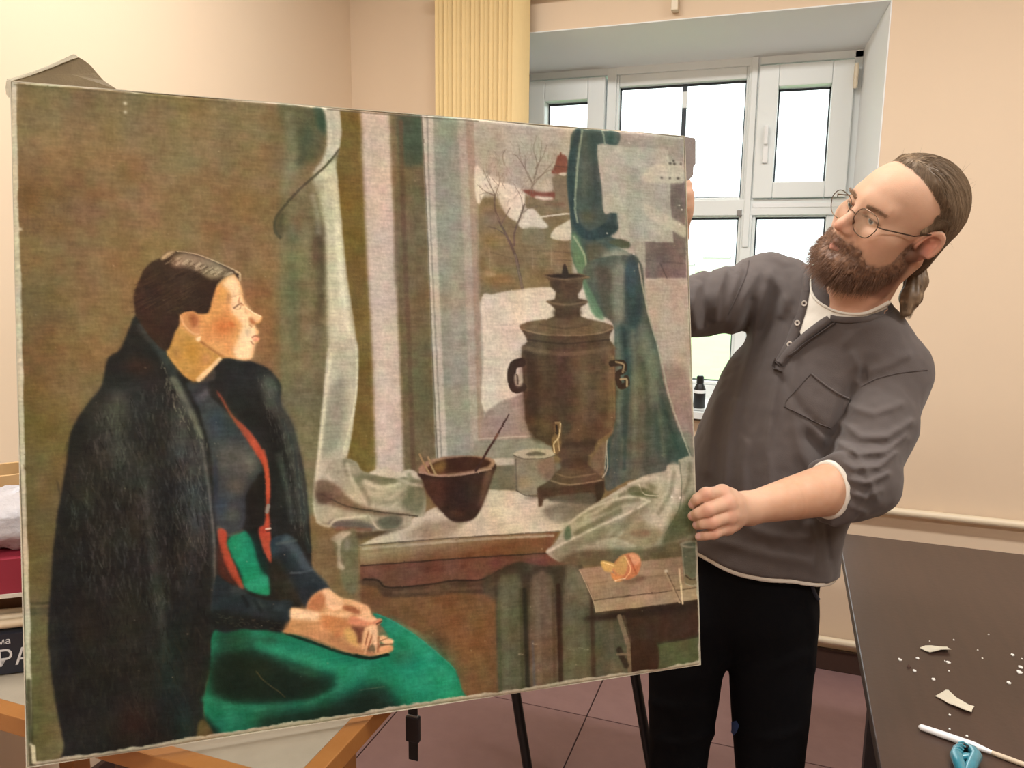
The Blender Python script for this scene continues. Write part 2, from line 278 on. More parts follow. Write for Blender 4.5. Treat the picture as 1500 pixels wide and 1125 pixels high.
fk = [(1318.5, 967, 3), (1344, 965, 2.6), (1339.5, 983.5, 3.2), (1367.5, 996, 3.2), (1389, 971, 3.2), (1483, 960, 2.8), (1495, 978, 3.4), (1493, 985.5, 4.6), (1478, 1001, 3.4), (1390, 984, 1.4), (1391, 1048, 1.4), (1384, 969, 1.4), (1362, 940, 1.3), (1397, 938, 1.2), (1448, 930, 1.2), (1432, 953, 1.2), (1439, 965, 1.2), (1416, 1079, 1.6), (1497, 966, 1.3), (1391, 1069, 1.2)]
for k, (x, y, r) in enumerate(fk):
    c = onz(x, y); u = r*1.35/FPX; g = np.random.default_rng(k); m5 = 6; V = [c+np.array([u*g.uniform(.75, 1.3)*math.cos(2*math.pi*i/m5), u*1.4*g.uniform(.7, 1.2)*math.sin(2*math.pi*i/m5), .0004]) for i in range(m5)]; V += [v+np.array([0, 0, .0012+.0008*g.uniform()]) for v in V]
    big = r > 2
    tag(mesh('paint_flake', V, [tuple(range(m5))[::-1], tuple(range(m5, 2*m5))]+[(i, (i+1) % m5, m5+(i+1) % m5, m5+i) for i in range(m5)], m_flake), 'white paint flake about the size of a pea on the dark table' if big else 'tiny white paint crumb on the dark table', 'flake', 'white paint flakes' if big else 'white paint crumbs')
c = onz(1330.5, 977); tag(mesh('paint_chip', [c+np.array(v) for v in [(-.004, -.003, .0004), (.005, -.002, .0004), (.001, .006, .0004), (0, 0, .007)]], [(0, 2, 1), (0, 1, 3), (1, 2, 3), (2, 0, 3)], mat('brown_chip', s2l((84, 60, 50)), .7)), 'small brown curled paint chip between white flakes on table', 'flake')
# bone-white folding tool with a wooden tail
a, b_, d_ = onz(1346, 1069), onz(1452, 1106), onz(1540, 1138)
tl = empty('brush_handle', a); tag(tl, 'white rounded spatula handle with a bare wooden tail on dark table', 'tool'); up = np.array([0, 0, .0062])
MB().tube([a+up*.8, a+(b_-a)*.02+up, a+(b_-a)*.3+up, a+(b_-a)*.75+up, b_+up*.8], [.0028, .0052, .0060, .0062, .0034], 12).build('grip', mat('white_lacquer', s2l((236, 236, 238)), .25, .01), tl, True); MB().tube([b_+up*.8, b_+(d_-b_)*.15+up*.7, d_+up*.6], [.0034, .0042, .0040], 10).build('tail', mat('bare_wood', s2l((206, 188, 164)), .6, .08, 40), tl, True)
# teal plastic clip
m_teal = mat('teal_plastic', s2l((74, 160, 178)), .22, .06, 60, trans=.25, coat=.5, c2=s2l((46, 126, 148)))
ck = empty('plastic_clip', onz(1414, 1118)); tag(ck, 'teal translucent plastic clip with a dark hole on table edge', 'clip')
def blob(path, rad, z, nm, mm, par):
    MB().tube([np.array([p[0], p[1], z]) for p in path], rad, 12).build(nm, mm, par, True)
cL = onz(1400, 1116); cR = onz(1429, 1116); cT = onz(1412, 1099); cB = onz(1412, 1150)
blob([cT+[-.004, 0, 0], (cT+cL)/2+[-.004, 0, 0], cL, (cL+cB)/2, cB], [.004, .0085, .010, .009, .005], ZT+.0105, 'clip_jaw', m_teal, ck); blob([cT+[.006, -.001, 0], (cT+cR)/2+[.004, .002, 0], cR, (cR+cB)/2, cB], [.004, .008, .0095, .009, .005], ZT+.0105, 'clip_jaw', m_teal, ck)
blob([cL+[.002, 0, 0], (cL+cR)/2, cR], [.005, .007, .005], ZT+.009, 'clip_bridge', m_teal, ck); h = onz(1413, 1104); MB().lathe((h[0], h[1], ZT+.004), [(.0048, 0), (.0048, .011), (.003, .0125)], 14).build('hole_plug', m_black, ck)
for k in range(4):
    q = cT+(cL-cT)*(.25+.22*k); MB().tube([q+[-.007, 0, ZT+.0175-q[2]], q+[0, 0, ZT+.0205-q[2]], q+[.006, -.001, ZT+.0175-q[2]]], .0014, 6).build('grip_rib', m_teal, ck)
# ------------------------------------------------------------------ bench at the left that carries the canvas
ZB = .862
m_top = mat('worn_grey_board', s2l((172, 162, 144)), .7, .1, 14, .2, 60, c2=s2l((146, 137, 120))); m_wood = mat('varnished_wood', s2l((176, 122, 66)), .4, .12, 10, .1, 80, c2=s2l((146, 94, 46)))
bn = empty('bench_table', (-1.1, 1.1, 0)); tag(bn, 'wood-edged workbench with a pale grey top under the canvas', 'table')
bx0, bx1, by0, by1 = -1.74, -.545, .742, 1.40
MB().box((bx0+.03, by0+.03, ZB-.02), (bx1-.03, by1-.03, ZB-.003)).build('top_panel', m_top, bn)
for a, b2 in (((bx0, by0, ZB-.03), (bx1, by0+.028, ZB)), ((bx0, by1-.028, ZB-.03), (bx1, by1, ZB)), ((bx0, by0+.028, ZB-.03), (bx0+.028, by1-.028, ZB)), ((bx1-.028, by0+.028, ZB-.03), (bx1, by1-.028, ZB))): MB().box(a, b2, .002).build('edge_strip', m_wood, bn)
m_dw = mat('dark_wood', s2l((84, 54, 34)), .5, .1)
for xa_ in (bx1-.34, bx0+.06): MB().box((xa_, by0+.03, ZB-.10), (xa_+.04, by1-.03, ZB-.03)).build('apron', m_dw, bn)
for x in (bx0+.06, bx1-.34):
    for y in (by0+.16, by1-.1): MB().box((x, y, 0), (x+.05, y+.05, ZB-.03), .003).build('leg', m_wood, bn)
# black trestle behind the canvas
tr = empty('folding_trestle', (-.45, 1.72, 0)); tag(tr, 'black metal folding trestle standing behind the canvas', 'trestle')
for nm, x0, x1, y in (('leg', -.66, -.505, 1.70), ('leg', -.375, -.20, 1.80), ('leg', -.7356, -.581, 1.87), ('leg', -.4237, -.249, 1.98)): MB().tube([(x0+.02, y, .78), (x1, y, .008)], .0125, 12).build(nm, m_black, tr, True)
MB().box((-.80, 1.47, .77), (-.30, 2.12, .80), .004).build('trestle_top', m_black, tr); MB().tube([(-.645, 1.70, .62), (-.335, 1.80, .60)], .008, 8).build('cross_bar', m_black, tr)
st = empty('hanging_strap', (-.735, 1.48, .60)); tag(st, 'black webbing strap with a buckle hanging below the canvas', 'strap')
m_web = mat('black_webbing', s2l((30, 30, 33)), .6, .1, 200, .3, 600); sx, sy = -.772, 1.50
MB().box((sx-.012, sy, .355), (sx+.012, sy+.004, .7695), .001).build('webbing', m_web, st); MB().box((sx-.017, sy-.006, .405), (sx+.017, sy+.01, .47), .003).build('buckle', mat('buckle_plastic', s2l((44, 46, 52)), .3), st); MB().box((sx-.014, sy-.004, .462), (sx+.014, sy+.006, .474), .002).build('buckle_bar', m_metal, st)
tag(MB().box((-.79, 1.43, .842), (-.75, 1.56, .8475), .001).build('strap_plate', m_black, st), None) if False else None
# ------------------------------------------------------------------ odds and ends on the bench, behind the left edge of the canvas
def pz(x, y, d): return PX(x, y, d)
bk = empty('thick_book', (-1.25, .93, ZB)); tag(bk, 'thick dark blue book with white lettering at the bottom of the pile', 'book')
R0 = np.array([.80, .60, 0.]); F0 = np.array([-.60, .80, 0.]); Z0 = np.array([0, 0, 1.])
def obox(mb, c, hx, hy, hz, tilt=0.0, ex=R0, ey=F0):
    ct, st_ = math.cos(tilt), math.sin(tilt); ax = ex*ct+Z0*st_; az = -ex*st_+Z0*ct; c = np.array(c, float)
    V = [c+ax*hx*i+ey*hy*j+az*hz*k for i in (-1, 1) for j in (-1, 1) for k in (-1, 1)]
    return mb.add(V, [(0, 1, 3, 2), (4, 6, 7, 5), (0, 4, 5, 1), (2, 3, 7, 6), (0, 2, 6, 4), (1, 5, 7, 3)])
m_navy = mat('navy_cover', s2l((34, 38, 50)), .45, .05, 50); m_page = mat('book_pages', s2l((224, 218, 204)), .85, .05, 200)
cb = np.array([-1.22, .920, ZB+.034]); obox(MB(), cb, .15, .11, .034, 0).build('cover', m_navy, bk); obox(MB(), cb+F0*.004, .152, .104, .028, 0).build('page_block', m_page, bk)
def letters(txt, size, org, ax, az, m, parent, name='lettering'):
    cu = bpy.data.curves.new(name, 'FONT'); cu.body = txt; cu.size = size; cu.extrude = .0003; tmp = bpy.data.objects.new('tmp', cu); col.objects.link(tmp)
    dg = bpy.context.evaluated_depsgraph_get(); me = bpy.data.meshes.new_from_object(tmp.evaluated_get(dg)); bpy.data.objects.remove(tmp); me.name = name
    nn = np.cross(ax, az); V = np.array([v.co[:] for v in me.vertices]); W = np.array(org)+V[:, :1]*ax+V[:, 1:2]*az+V[:, 2:]*nn
    for v, q in zip(me.vertices, W): v.co = q
    return link(name, me, m, parent)
m_ink = mat('white_print', s2l((226, 226, 228)), .6)
letters('ООРА', .040, cb-F0*.1105+R0*-.086+Z0*-.020, R0, Z0, m_ink, bk); letters('Рома', .015, cb-F0*.1105+R0*-.040+Z0*.018, R0, Z0, m_ink, bk)
zt = ZB+.068
m_stick = mat('pale_stick', s2l((226, 206, 174)), .5, .08, 40); m_brown = mat('brown_card', s2l((124, 88, 62)), .7, .1, 20); bc = np.array([-1.22, .920, 0])
sb = empty('cardboard_box', (-1.30, 1.0, zt)); tag(sb, 'low brown cardboard box under the crimson folder', 'box'); obox(MB(), bc+F0*.04+Z0*(zt+.027), .14, .060, .027).build('box_body', m_brown, sb); obox(MB(), bc+F0*.04+Z0*(zt+.056), .142, .062, .002).build('box_lid', m_brown, sb)
for k in range(3):
    c = bc+F0*(-.095+.0225*k)+Z0*(zt+.0116); s_ = empty('wooden_stick', c-R0*.1); tag(s_, 'pale wooden stick with a rounded white tip lying on the dark book', 'stick', 'sticks on the book'); MB().tube([c-R0*.11, c+R0*(.10+.012*k)], .0075, 10).build('shaft', m_stick, s_, True); MB().lathe(c+R0*(.105+.012*k), [(.002, -.011), (.009, -.006), (.0112, 0), (.009, .006), (.002, .011)], 12, R0).build('tip', m_page, s_, True)
zf = zt+.0585; rd = empty('red_folder', (-1.31, 1.0, zf)); tag(rd, 'crimson cardboard folder box with white edge in the pile', 'folder'); cr_ = bc+Z0*(zf+.032); m_red = mat('crimson_card', s2l((150, 40, 60)), .6, .05)
obox(MB(), cr_+Z0*.003, .138, .098, .029).build('folder_body', m_red, rd); obox(MB(), cr_-Z0*.029, .142, .102, .003).build('white_edge', m_page, rd)
zg = zf+.0645; cbp = bc+Z0*(zg+.040); V = []; Fc = []; nu, nv = 28, 16; g = np.random.default_rng(3); ph = g.uniform(0, 6, 8)
for j in range(nv+1):
    for i in range(nu):
        th, fi = math.pi*j/nv, 2*math.pi*i/nu; d = np.array([math.sin(th)*math.cos(fi), math.sin(th)*math.sin(fi), math.cos(th)])
        r = 1+.06*math.sin(5*fi+ph[0]+3*th)+.05*math.sin(9*th+ph[1]+2*fi)+.035*math.sin(13*fi-6*th+ph[2]); q = cbp+(R0*d[0]*.125+F0*d[1]*.085+Z0*d[2]*.050)*r; q[2] = max(q[2], zg+.0006); V.append(q)
for j in range(nv):
    for i in range(nu): Fc.append((j*nu+i, j*nu+(i+1) % nu, (j+1)*nu+(i+1) % nu, (j+1)*nu+i))
tag(mesh('plastic_bag', V, Fc, mat('milky_plastic', s2l((206, 204, 208)), .3, .05, 30, .6, 90, c2=s2l((186, 184, 190))), None, True), 'crumpled milky plastic bag on the crimson folder', 'bag')
cd = bc+F0*.19+R0*-.07; rl = empty('paper_roll', (cd[0], cd[1], ZB)); tag(rl, 'tan cardboard tube standing on the bench behind the plastic bag', 'tube'); MB().lathe((cd[0], cd[1], ZB), [(.048, 0), (.055, 0), (.055, .27), (.048, .27), (.048, 0)], 28).build('tube_wall', mat('tan_card', s2l((206, 172, 122)), .7, .05), rl, True)
# ------------------------------------------------------------------ small things on the window sill
bt = empty('black_bottle', (-.30, 3.06, .97)); tag(bt, 'small black bottle with a white band on the window sill', 'bottle'); MB().lathe((-.30, 3.06, .97), [(.02, 0), (.023, .004), (.023, .075), (.016, .092), (.012, .098)], 20).build('bottle_body', m_black, bt, True); MB().lathe((-.30, 3.06, 1.068), [(.014, 0), (.014, .026), (.010, .03)], 16).build('cap', m_black, bt, True); MB().lathe((-.30, 3.06, 1.03), [(.0236, 0), (.0236, .012)], 20).build('band', m_white, bt, True)
# ------------------------------------------------------------------ the painted picture on the canvas
# A small digital painter: curved patches, strokes and soft dabs of pigment laid on a raster that becomes the
# colour attribute of the canvas mesh. Shapes are given in the photograph's frame and mapped flat onto the canvas.
PW, PH = 840, 756
def _hom(src, dst):
    A = []
    for (x, y), (u, v) in zip(src, dst):
        A.append([x, y, 1, 0, 0, 0, -u*x, -u*y]); A.append([0, 0, 0, x, y, 1, -v*x, -v*y])
    h = np.linalg.solve(np.array(A, float), np.array(dst, float).ravel())
    return np.append(h, 1).reshape(3, 3)
PIC = _hom([(15, 118), (1004, 199), (1021, 975), (28, 1127)], [(0, 0), (PW, 0), (PW, PH), (0, PH)])
class Painter:
    def __init__(s, base, seed=3):
        s.im = np.empty((PH, PW, 3)); s.im[:] = base
        s.rng = np.random.default_rng(seed); s.o = (0, 0, 1.0)
        s.n1 = s.noise(5) ; s.n2 = s.noise(14); s.n3 = s.noise(45); s.n4 = s.noise(2)
    def noise(s, cell, ay=1.0):
        ny, nx = int(PH/(cell*ay))+3, int(PW/cell)+3
        g = s.rng.uniform(-1, 1, (ny, nx))
        y = np.arange(PH)/(cell*ay); x = np.arange(PW)/cell
        iy = y.astype(int); ix = x.astype(int); fy = (y-iy)[:, None]; fx = (x-ix)[None]
        fy = fy*fy*(3-2*fy); fx = fx*fx*(3-2*fx)
        a = g[np.ix_(iy, ix)]; b = g[np.ix_(iy, ix+1)]; c = g[np.ix_(iy+1, ix)]; d = g[np.ix_(iy+1, ix+1)]
        return (a*(1-fx)+b*fx)*(1-fy)+(c*(1-fx)+d*fx)*fy
    def z(s, x0=0, y0=0, k=1.0): s.o = (x0, y0, k)
    def T(s, pts):
        p = np.array(pts, float); p = np.stack([s.o[0]+p[:, 0]/s.o[2], s.o[1]+p[:, 1]/s.o[2], np.ones(len(p))], 1)
        q = p@PIC.T; return q[:, :2]/q[:, 2:]
    def curve(s, q, closed, n=6):
        m = len(q); out = []
        for i in range(m if closed else m-1):
            if closed: a, b, c, d = q[i-1], q[i], q[(i+1) % m], q[(i+2) % m]
            else: a, b, c, d = q[max(i-1, 0)], q[i], q[i+1], q[min(i+2, m-1)]
            for t in np.arange(n)/n:
                out.append(.5*((2*b)+(c-a)*t+(2*a-5*b+4*c-d)*t*t+(3*b-a-3*c+d)*t**3))
        if not closed: out.append(q[-1])
        return np.array(out)
    def blur(s, m, sg):
        if sg < .3: return m
        r = int(3*sg)+1; k = np.exp(-.5*(np.arange(-r, r+1)/sg)**2); k /= k.sum()
        for ax in (0, 1):
            p = np.pad(m, [(r, r) if a == ax else (0, 0) for a in (0, 1)], mode='edge'); o = np.zeros_like(m)
            for i, w in enumerate(k):
                o += w*(p[i:i+m.shape[0]] if ax == 0 else p[:, i:i+m.shape[1]])
            m = o
        return m
    def put(s, m, x0, y0, col, a, var, tint=None):
        h, w = m.shape; sl = (slice(y0, y0+h), slice(x0, x0+w)); m = (m*a)[..., None]
        c = np.array(col, float)+np.zeros((h, w, 3))
        if tint is not None: c = c+tint
        if var: c = c+var*(s.n2[sl]*.6+s.n1[sl]*.45+s.n3[sl]*.5)[..., None]
        s.im[sl] = s.im[sl]*(1-m)+c*m
    def fill(s, pts, col, blur=.7, a=1.0, var=4, smooth=True, grad=None):
        q = s.T(pts); q = s.curve(q, True) if smooth else q
        pad = int(3*blur)+3
        x0 = max(int(q[:, 0].min())-pad, 0); x1 = min(int(q[:, 0].max())+pad+1, PW); y0 = max(int(q[:, 1].min())-pad, 0); y1 = min(int(q[:, 1].max())+pad+1, PH)
        if x1 <= x0 or y1 <= y0: return
        S = 3; m = np.zeros((y1-y0, x1-x0)); a1 = q; b1 = np.roll(q, -1, 0)
        for yy in range((y1-y0)*S):
            y = y0+(yy+.5)/S; k = (a1[:, 1] > y) != (b1[:, 1] > y)
            if not k.any(): continue
            xs = np.sort(a1[k, 0]+(y-a1[k, 1])/(b1[k, 1]-a1[k, 1])*(b1[k, 0]-a1[k, 0]))-x0
            row = m[yy//S]
            for i in range(0, len(xs)-1, 2):
                l, r = max(xs[i], 0), min(xs[i+1], x1-x0)
                if r <= l: continue
                il, ir = int(l), min(int(r), x1-x0-1)
                if il == ir: row[il] += (r-l)/S
                else: row[il] += (il+1-l)/S; row[il+1:ir] += 1/S; row[ir] += (r-ir)/S
        m = s.blur(np.minimum(m, 1), blur); tint = None
        if grad:
            g0, g1 = s.T([grad[0], grad[1]]); d = g1-g0
            X, Y = np.meshgrid(np.arange(x0, x1), np.arange(y0, y1))
            t = np.clip(((X-g0[0])*d[0]+(Y-g0[1])*d[1])/(d@d), 0, 1)[..., None]
            tint = t*(np.array(grad[2], float)-np.array(col, float))
        s.put(m, x0, y0, col, a, var, tint)
    def stroke(s, pts, w, col, blur=.6, a=1.0, var=3, smooth=True):
        """w: width in photo pixels, a number or (start, end)"""
        q = s.T(pts); q = s.curve(q, False) if smooth and len(q) > 2 else q
        w0, w1 = w if isinstance(w, tuple) else (w, w); w0 *= .42; w1 *= .42
        pad = int(max(w0, w1)+3*blur)+2
        x0 = max(int(q[:, 0].min())-pad, 0); x1 = min(int(q[:, 0].max())+pad+1, PW); y0 = max(int(q[:, 1].min())-pad, 0); y1 = min(int(q[:, 1].max())+pad+1, PH)
        if x1 <= x0 or y1 <= y0: return
        X, Y = np.meshgrid(np.arange(x0, x1)+.5, np.arange(y0, y1)+.5); m = np.zeros(X.shape); n = len(q)-1
        for i in range(n):
            a0, d = q[i], q[i+1]-q[i]; t = np.clip(((X-a0[0])*d[0]+(Y-a0[1])*d[1])/(d@d+1e-9), 0, 1)
            r = np.hypot(X-a0[0]-t*d[0], Y-a0[1]-t*d[1]); ww = w0+(w1-w0)*(i+t)/n
            m = np.maximum(m, np.clip((ww-r)/(2*blur)+.5, 0, 1))
        s.put(m*m*(3-2*m), x0, y0, col, a, var)
    def dab(s, x, y, rx, ry, col, a=.6, var=3, ang=0):
        t = np.arange(12)/12*2*math.pi; ca, sa = math.cos(math.radians(ang)), math.sin(math.radians(ang))
        k = s.o[2]
        pts = [(x+.75*rx*math.cos(i)*ca-.75*ry*math.sin(i)*sa, y+.75*rx*math.cos(i)*sa+.75*ry*math.sin(i)*ca) for i in t]
        s.fill(pts, col, blur=max(.42*min(rx, ry)/k*.8, .4), a=a, var=var)
    def fur(s, pts, n, ln, col, a=.35, ang=(60, 110), w=1.2):
        """short dry-brush hairs inside a polygon"""
        p = np.array(pts, float); lo, hi = p.min(0), p.max(0); c = 0
        while c < n:
            x, y = s.rng.uniform(lo, hi); k = (p[:, 1] > y) != (np.roll(p[:, 1], -1) > y); b = np.roll(p, -1, 0)
            if (p[k, 0]+(y-p[k, 1])/(b[k, 1]-p[k, 1])*(b[k, 0]-p[k, 0]) > x).sum() % 2 == 0: c += .2; continue
            t = math.radians(s.rng.uniform(*ang)); l = ln*s.rng.uniform(.5, 1.2); c += 1
            s.stroke([(x, y), (x+l*math.cos(t), y+l*math.sin(t))], w, np.array(col)+s.rng.uniform(-10, 10), .5, a*s.rng.uniform(.4, 1), 0, False)

def paint_picture():
    p = Painter((122, 106, 76)); F, S, D = p.fill, p.stroke, p.dab
    # --- the wall behind the sitter
    p.z()
    for x, y, rx, ry, c, a in [(60, 150, 130, 90, (118, 108, 72), .7), (200, 190, 190, 80, (124, 114, 84), .8), (60, 290, 90, 60, (104, 78, 50), .7), (120, 280, 60, 40, (112, 84, 55), .5), (330, 190, 110, 70, (122, 115, 85), .6),
            (260, 300, 160, 80, (128, 108, 76), .7), (130, 370, 110, 90, (125, 104, 72), .6), (340, 420, 80, 100, (132, 104, 72), .8), (385, 480, 45, 120, (134, 100, 68), .8), (70, 440, 70, 90, (106, 92, 58), .7),
            (130, 470, 60, 90, (122, 104, 74), .6), (50, 540, 50, 110, (96, 76, 46), .6), (60, 620, 60, 80, (100, 94, 52), .8), (120, 560, 45, 60, (124, 106, 76), .7), (45, 750, 50, 170, (92, 88, 56), .9), (40, 950, 45, 150, (92, 92, 64), .9), (60, 1060, 55, 90, (98, 98, 66), .9),
            (200, 150, 200, 25, (110, 98, 68), .4), (300, 250, 60, 60, (120, 112, 88), .4), (180, 250, 50, 25, (130, 104, 70), .4), (395, 600, 40, 80, (126, 92, 62), .8), (420, 560, 30, 90, (110, 88, 60), .6)]:
        D(x, y, rx, ry, c, a, 6)
    S([(24, 886), (66, 884)], 4, (66, 66, 42), 1, .7); S([(24, 898), (66, 896)], 10, (70, 72, 50), 2, .6)
    # --- curtain, wall strips and window frame (vertical bands)
    p.z(390, 130, 3.042)
    F([(62, 60), (270, 60), (270, 330), (150, 450), (60, 560), (58, 1600), (64, 1900), (330, 1900), (330, 60)], (116, 113, 86), 2.2, 1, 6, False)
    F([(60, 60), (270, 60), (262, 250), (180, 330), (100, 230), (70, 150)], (82, 88, 68), 5, .75, 8)
    F([(205, 60), (262, 60), (265, 200), (230, 170)], (52, 76, 62), 3, .8); D(110, 330, 60, 120, (118, 120, 92), .7); D(90, 560, 40, 100, (100, 100, 76), .6)
    F([(245, 50), (322, 50), (336, 200), (322, 275), (262, 340), (205, 380), (255, 300), (272, 210), (262, 120)], (186, 183, 166), 1.6, 1, 4)
    D(292, 200, 22, 110, (196, 193, 178), .5)
    F([(300, 318), (312, 330), (326, 500), (352, 800), (386, 1010), (396, 1130), (398, 1300), (380, 1500), (345, 1640), (250, 1640), (262, 1130), (256, 820), (248, 600), (225, 470), (205, 400), (262, 342)], (188, 186, 164), 2.0, 1, 4)
    D(235, 430, 32, 60, (150, 150, 132), .7); D(295, 600, 28, 160, (200, 198, 176), .5)
    F([(60, 560), (205, 420), (240, 560), (250, 900), (262, 1140), (240, 1500), (60, 1500)], (112, 106, 80), 6, .8, 8)
    for x, y, rx, ry, c, a in [(215, 720, 28, 80, (92, 72, 58), .7), (190, 860, 40, 70, (106, 86, 66), .6), (150, 600, 40, 60, (116, 96, 74), .6), (130, 760, 45, 110, (114, 118, 88), .7), (160, 1000, 50, 90, (112, 104, 80), .6), (110, 1000, 30, 160, (104, 108, 82), .6), (215, 1080, 28, 120, (98, 92, 72), .7)]: D(x, y, rx, ry, c, a, 6)
    for q, w, c, bl, al in ([(100, 120), (110, 300), (80, 460)], 14, (128, 128, 102), 6, .6), ([(190, 100), (180, 220), (150, 330)], 12, (74, 82, 64), 6, .6), ([(235, 620), (240, 800), (235, 1000)], 12, (78, 68, 54), 6, .6), ([(170, 600), (180, 850), (190, 1100)], 12, (126, 120, 94), 6, .55), ([(110, 620), (110, 900), (120, 1150)], 12, (96, 102, 78), 6, .6), ([(205, 480), (225, 560), (230, 640)], 8, (146, 146, 128), 4, .6), ([(270, 420), (285, 600), (290, 800)], 7, (170, 168, 148), 4, .6), ([(310, 600), (330, 850), (360, 1080)], 7, (206, 204, 182), 3, .7), ([(300, 860), (310, 1000), (320, 1120)], 8, (176, 174, 152), 4, .6), ([(280, 80), (300, 200), (280, 300)], 8, (166, 166, 150), 4, .6): S(q, w, c, bl, al, 8)
    S([(324, 270), (262, 345), (150, 445), (60, 545), (34, 600), (38, 640), (56, 662)], (2.5, 5), (78, 74, 56), 1, .9)
    F([(34, 600), (75, 545), (64, 660), (44, 645)], (82, 78, 58), 2, .8)
    F([(326, 50), (420, 50), (436, 600), (462, 1130), (476, 1720), (330, 1720), (372, 1530), (398, 1300), (396, 1130), (352, 800), (328, 520), (312, 332), (326, 272), (338, 200)], (112, 97, 54), .8, 1, 5, False)
    D(385, 200, 40, 160, (106, 90, 50), .5); D(400, 900, 40, 260, (108, 92, 54), .5); D(430, 1350, 45, 200, (106, 90, 52), .6)
    F([(420, 50), (560, 50), (566, 500), (586, 1130), (606, 1760), (476, 1760), (462, 1130), (438, 600), (426, 200)], (184, 173, 162), 2.2, 1, 3, False)
    D(490, 200, 45, 160, (176, 166, 155), .6); D(520, 900, 40, 300, (190, 178, 167), .5); D(540, 1450, 45, 250, (188, 176, 168), .5)
    F([(545, 50), (694, 50), (712, 600), (726, 1130), (748, 1760), (600, 1760), (586, 1130), (572, 700), (562, 400)], (108, 99, 76), 2.0, 1, 6, False)
    F([(590, 90), (694, 100), (702, 320), (680, 340), (604, 330)], (68, 84, 70), 3.5, .9, 6); S([(600, 150), (608, 600), (626, 1120), (640, 1700)], 7, (94, 78, 62), 2, .7); D(570, 330, 16, 200, (120, 104, 84), .6); D(575, 750, 16, 200, (116, 104, 90), .6)
    D(665, 500, 30, 200, (96, 96, 72), .6); D(670, 900, 35, 200, (106, 98, 74), .6); D(680, 1350, 40, 260, (98, 98, 74), .7)
    F([(688, 50), (890, 50), (912, 600), (926, 1130), (940, 1760), (744, 1760), (726, 1130), (710, 600)], (142, 143, 130), .8, 1, 3, False)
    F([(688, 50), (742, 50), (750, 500), (772, 1130), (796, 1700), (752, 1700), (728, 1130), (712, 600)], (176, 171, 159), .9, 1, 2, False); S([(716, 50), (724, 500), (746, 1130), (770, 1700)], 2.5, (136, 133, 124), .8, .8); S([(690, 60), (712, 600), (728, 1130), (752, 1700)], 1.6, (90, 84, 70), .5, .7)
    D(800, 200, 45, 220, (128, 138, 124), .7); D(830, 600, 40, 200, (138, 142, 134), .5); D(830, 1200, 40, 300, (150, 144, 136), .6)
    F([(846, 50), (890, 50), (908, 600), (926, 1130), (934, 1580), (902, 1600), (886, 1130), (866, 500)], (160, 154, 142), 1.4, 1, 2, False)
    F([(884, 50), (930, 50), (944, 500), (962, 1130), (980, 1620), (934, 1600), (922, 1130), (906, 600)], (152, 138, 124), 1.2, 1, 2, False)
    # --- the snowy yard seen through the painted window
    p.z(690, 170, 4.167)
    F([(14, 20), (1330, 60), (1330, 1500), (70, 2040), (50, 1500), (36, 900)], (164, 157, 145), .6, 1, 3, False)
    D(350, 200, 300, 130, (158, 152, 142), .5); D(120, 160, 130, 90, (156, 150, 138), .5)
    F([(30, 500), (600, 470), (610, 1110), (40, 1130)], (122, 110, 86), 2, 1, 7, False)
    D(120, 620, 90, 60, (112, 102, 94), .8); D(400, 800, 160, 100, (128, 116, 92), .6); D(150, 760, 100, 60, (126, 112, 76), .7); D(500, 640, 100, 40, (120, 100, 76), .7)
    F([(490, 380), (585, 360), (590, 560), (470, 560)], (122, 112, 92), 1.5, 1, 4)
    F([(300, 452), (490, 462), (490, 515), (395, 505), (330, 470)], (120, 78, 66), .9, 1, 5); F([(390, 490), (490, 498), (480, 516), (400, 508)], (196, 188, 172), 1, .9)
    F([(520, 258), (530, 240), (575, 242), (590, 290), (584, 346), (490, 352), (508, 305)], (124, 84, 72), .8, 1, 6); S([(545, 226), (545, 244)], 2.5, (110, 74, 62)); S([(505, 306), (588, 312)], 1.4, (90, 62, 54), .5, .7); F([(535, 352), (575, 346), (572, 366), (540, 362)], (190, 180, 165), .6)
    F([(385, 440), (470, 370), (490, 400), (488, 460), (390, 462)], (172, 162, 148), 1.2, .9)
    D(500, 540, 90, 20, (116, 92, 74), .7)
    F([(20, 310), (70, 340), (150, 396), (240, 420), (320, 468), (325, 560), (380, 570), (430, 630), (458, 682), (310, 690), (270, 645), (215, 610), (170, 520), (150, 470), (85, 470), (40, 540), (20, 470)], (198, 190, 176), 1.0, 1, 6)
    D(110, 400, 60, 40, (204, 196, 184), .6); S([(320, 560), (300, 620)], 8, (160, 148, 134), 1.5, .6); F([(150, 470), (200, 500), (230, 600), (175, 560)], (176, 166, 152), 1.5, .6)
    F([(320, 690), (420, 690), (430, 780), (310, 780)], (124, 118, 96), 1.6, .9)
    F([(484, 748), (500, 692), (560, 656), (606, 640), (606, 752)], (190, 182, 166), .8); S([(408, 618), (600, 596)], 2.6, (190, 180, 164), .6)
    D(150, 1000, 130, 60, (140, 110, 74), .8); D(420, 1000, 120, 60, (128, 108, 80), .6); D(110, 965, 45, 22, (170, 148, 124), .7); D(60, 900, 30, 60, (112, 94, 66), .6)
    for y in (820, 870, 905): S([(360, y), (600, y+14)], 1.3, (98, 88, 72), .6, .7)
    for x in (105, 365, 480): S([(x, 810), (x+3, 930)], 2.2, (140, 128, 106), .7, .6)
    S([(110, 830), (250, 872)], 1.6, (100, 90, 72), .6, .6); S([(40, 800), (240, 800)], 2, (104, 94, 72), .7, .5)
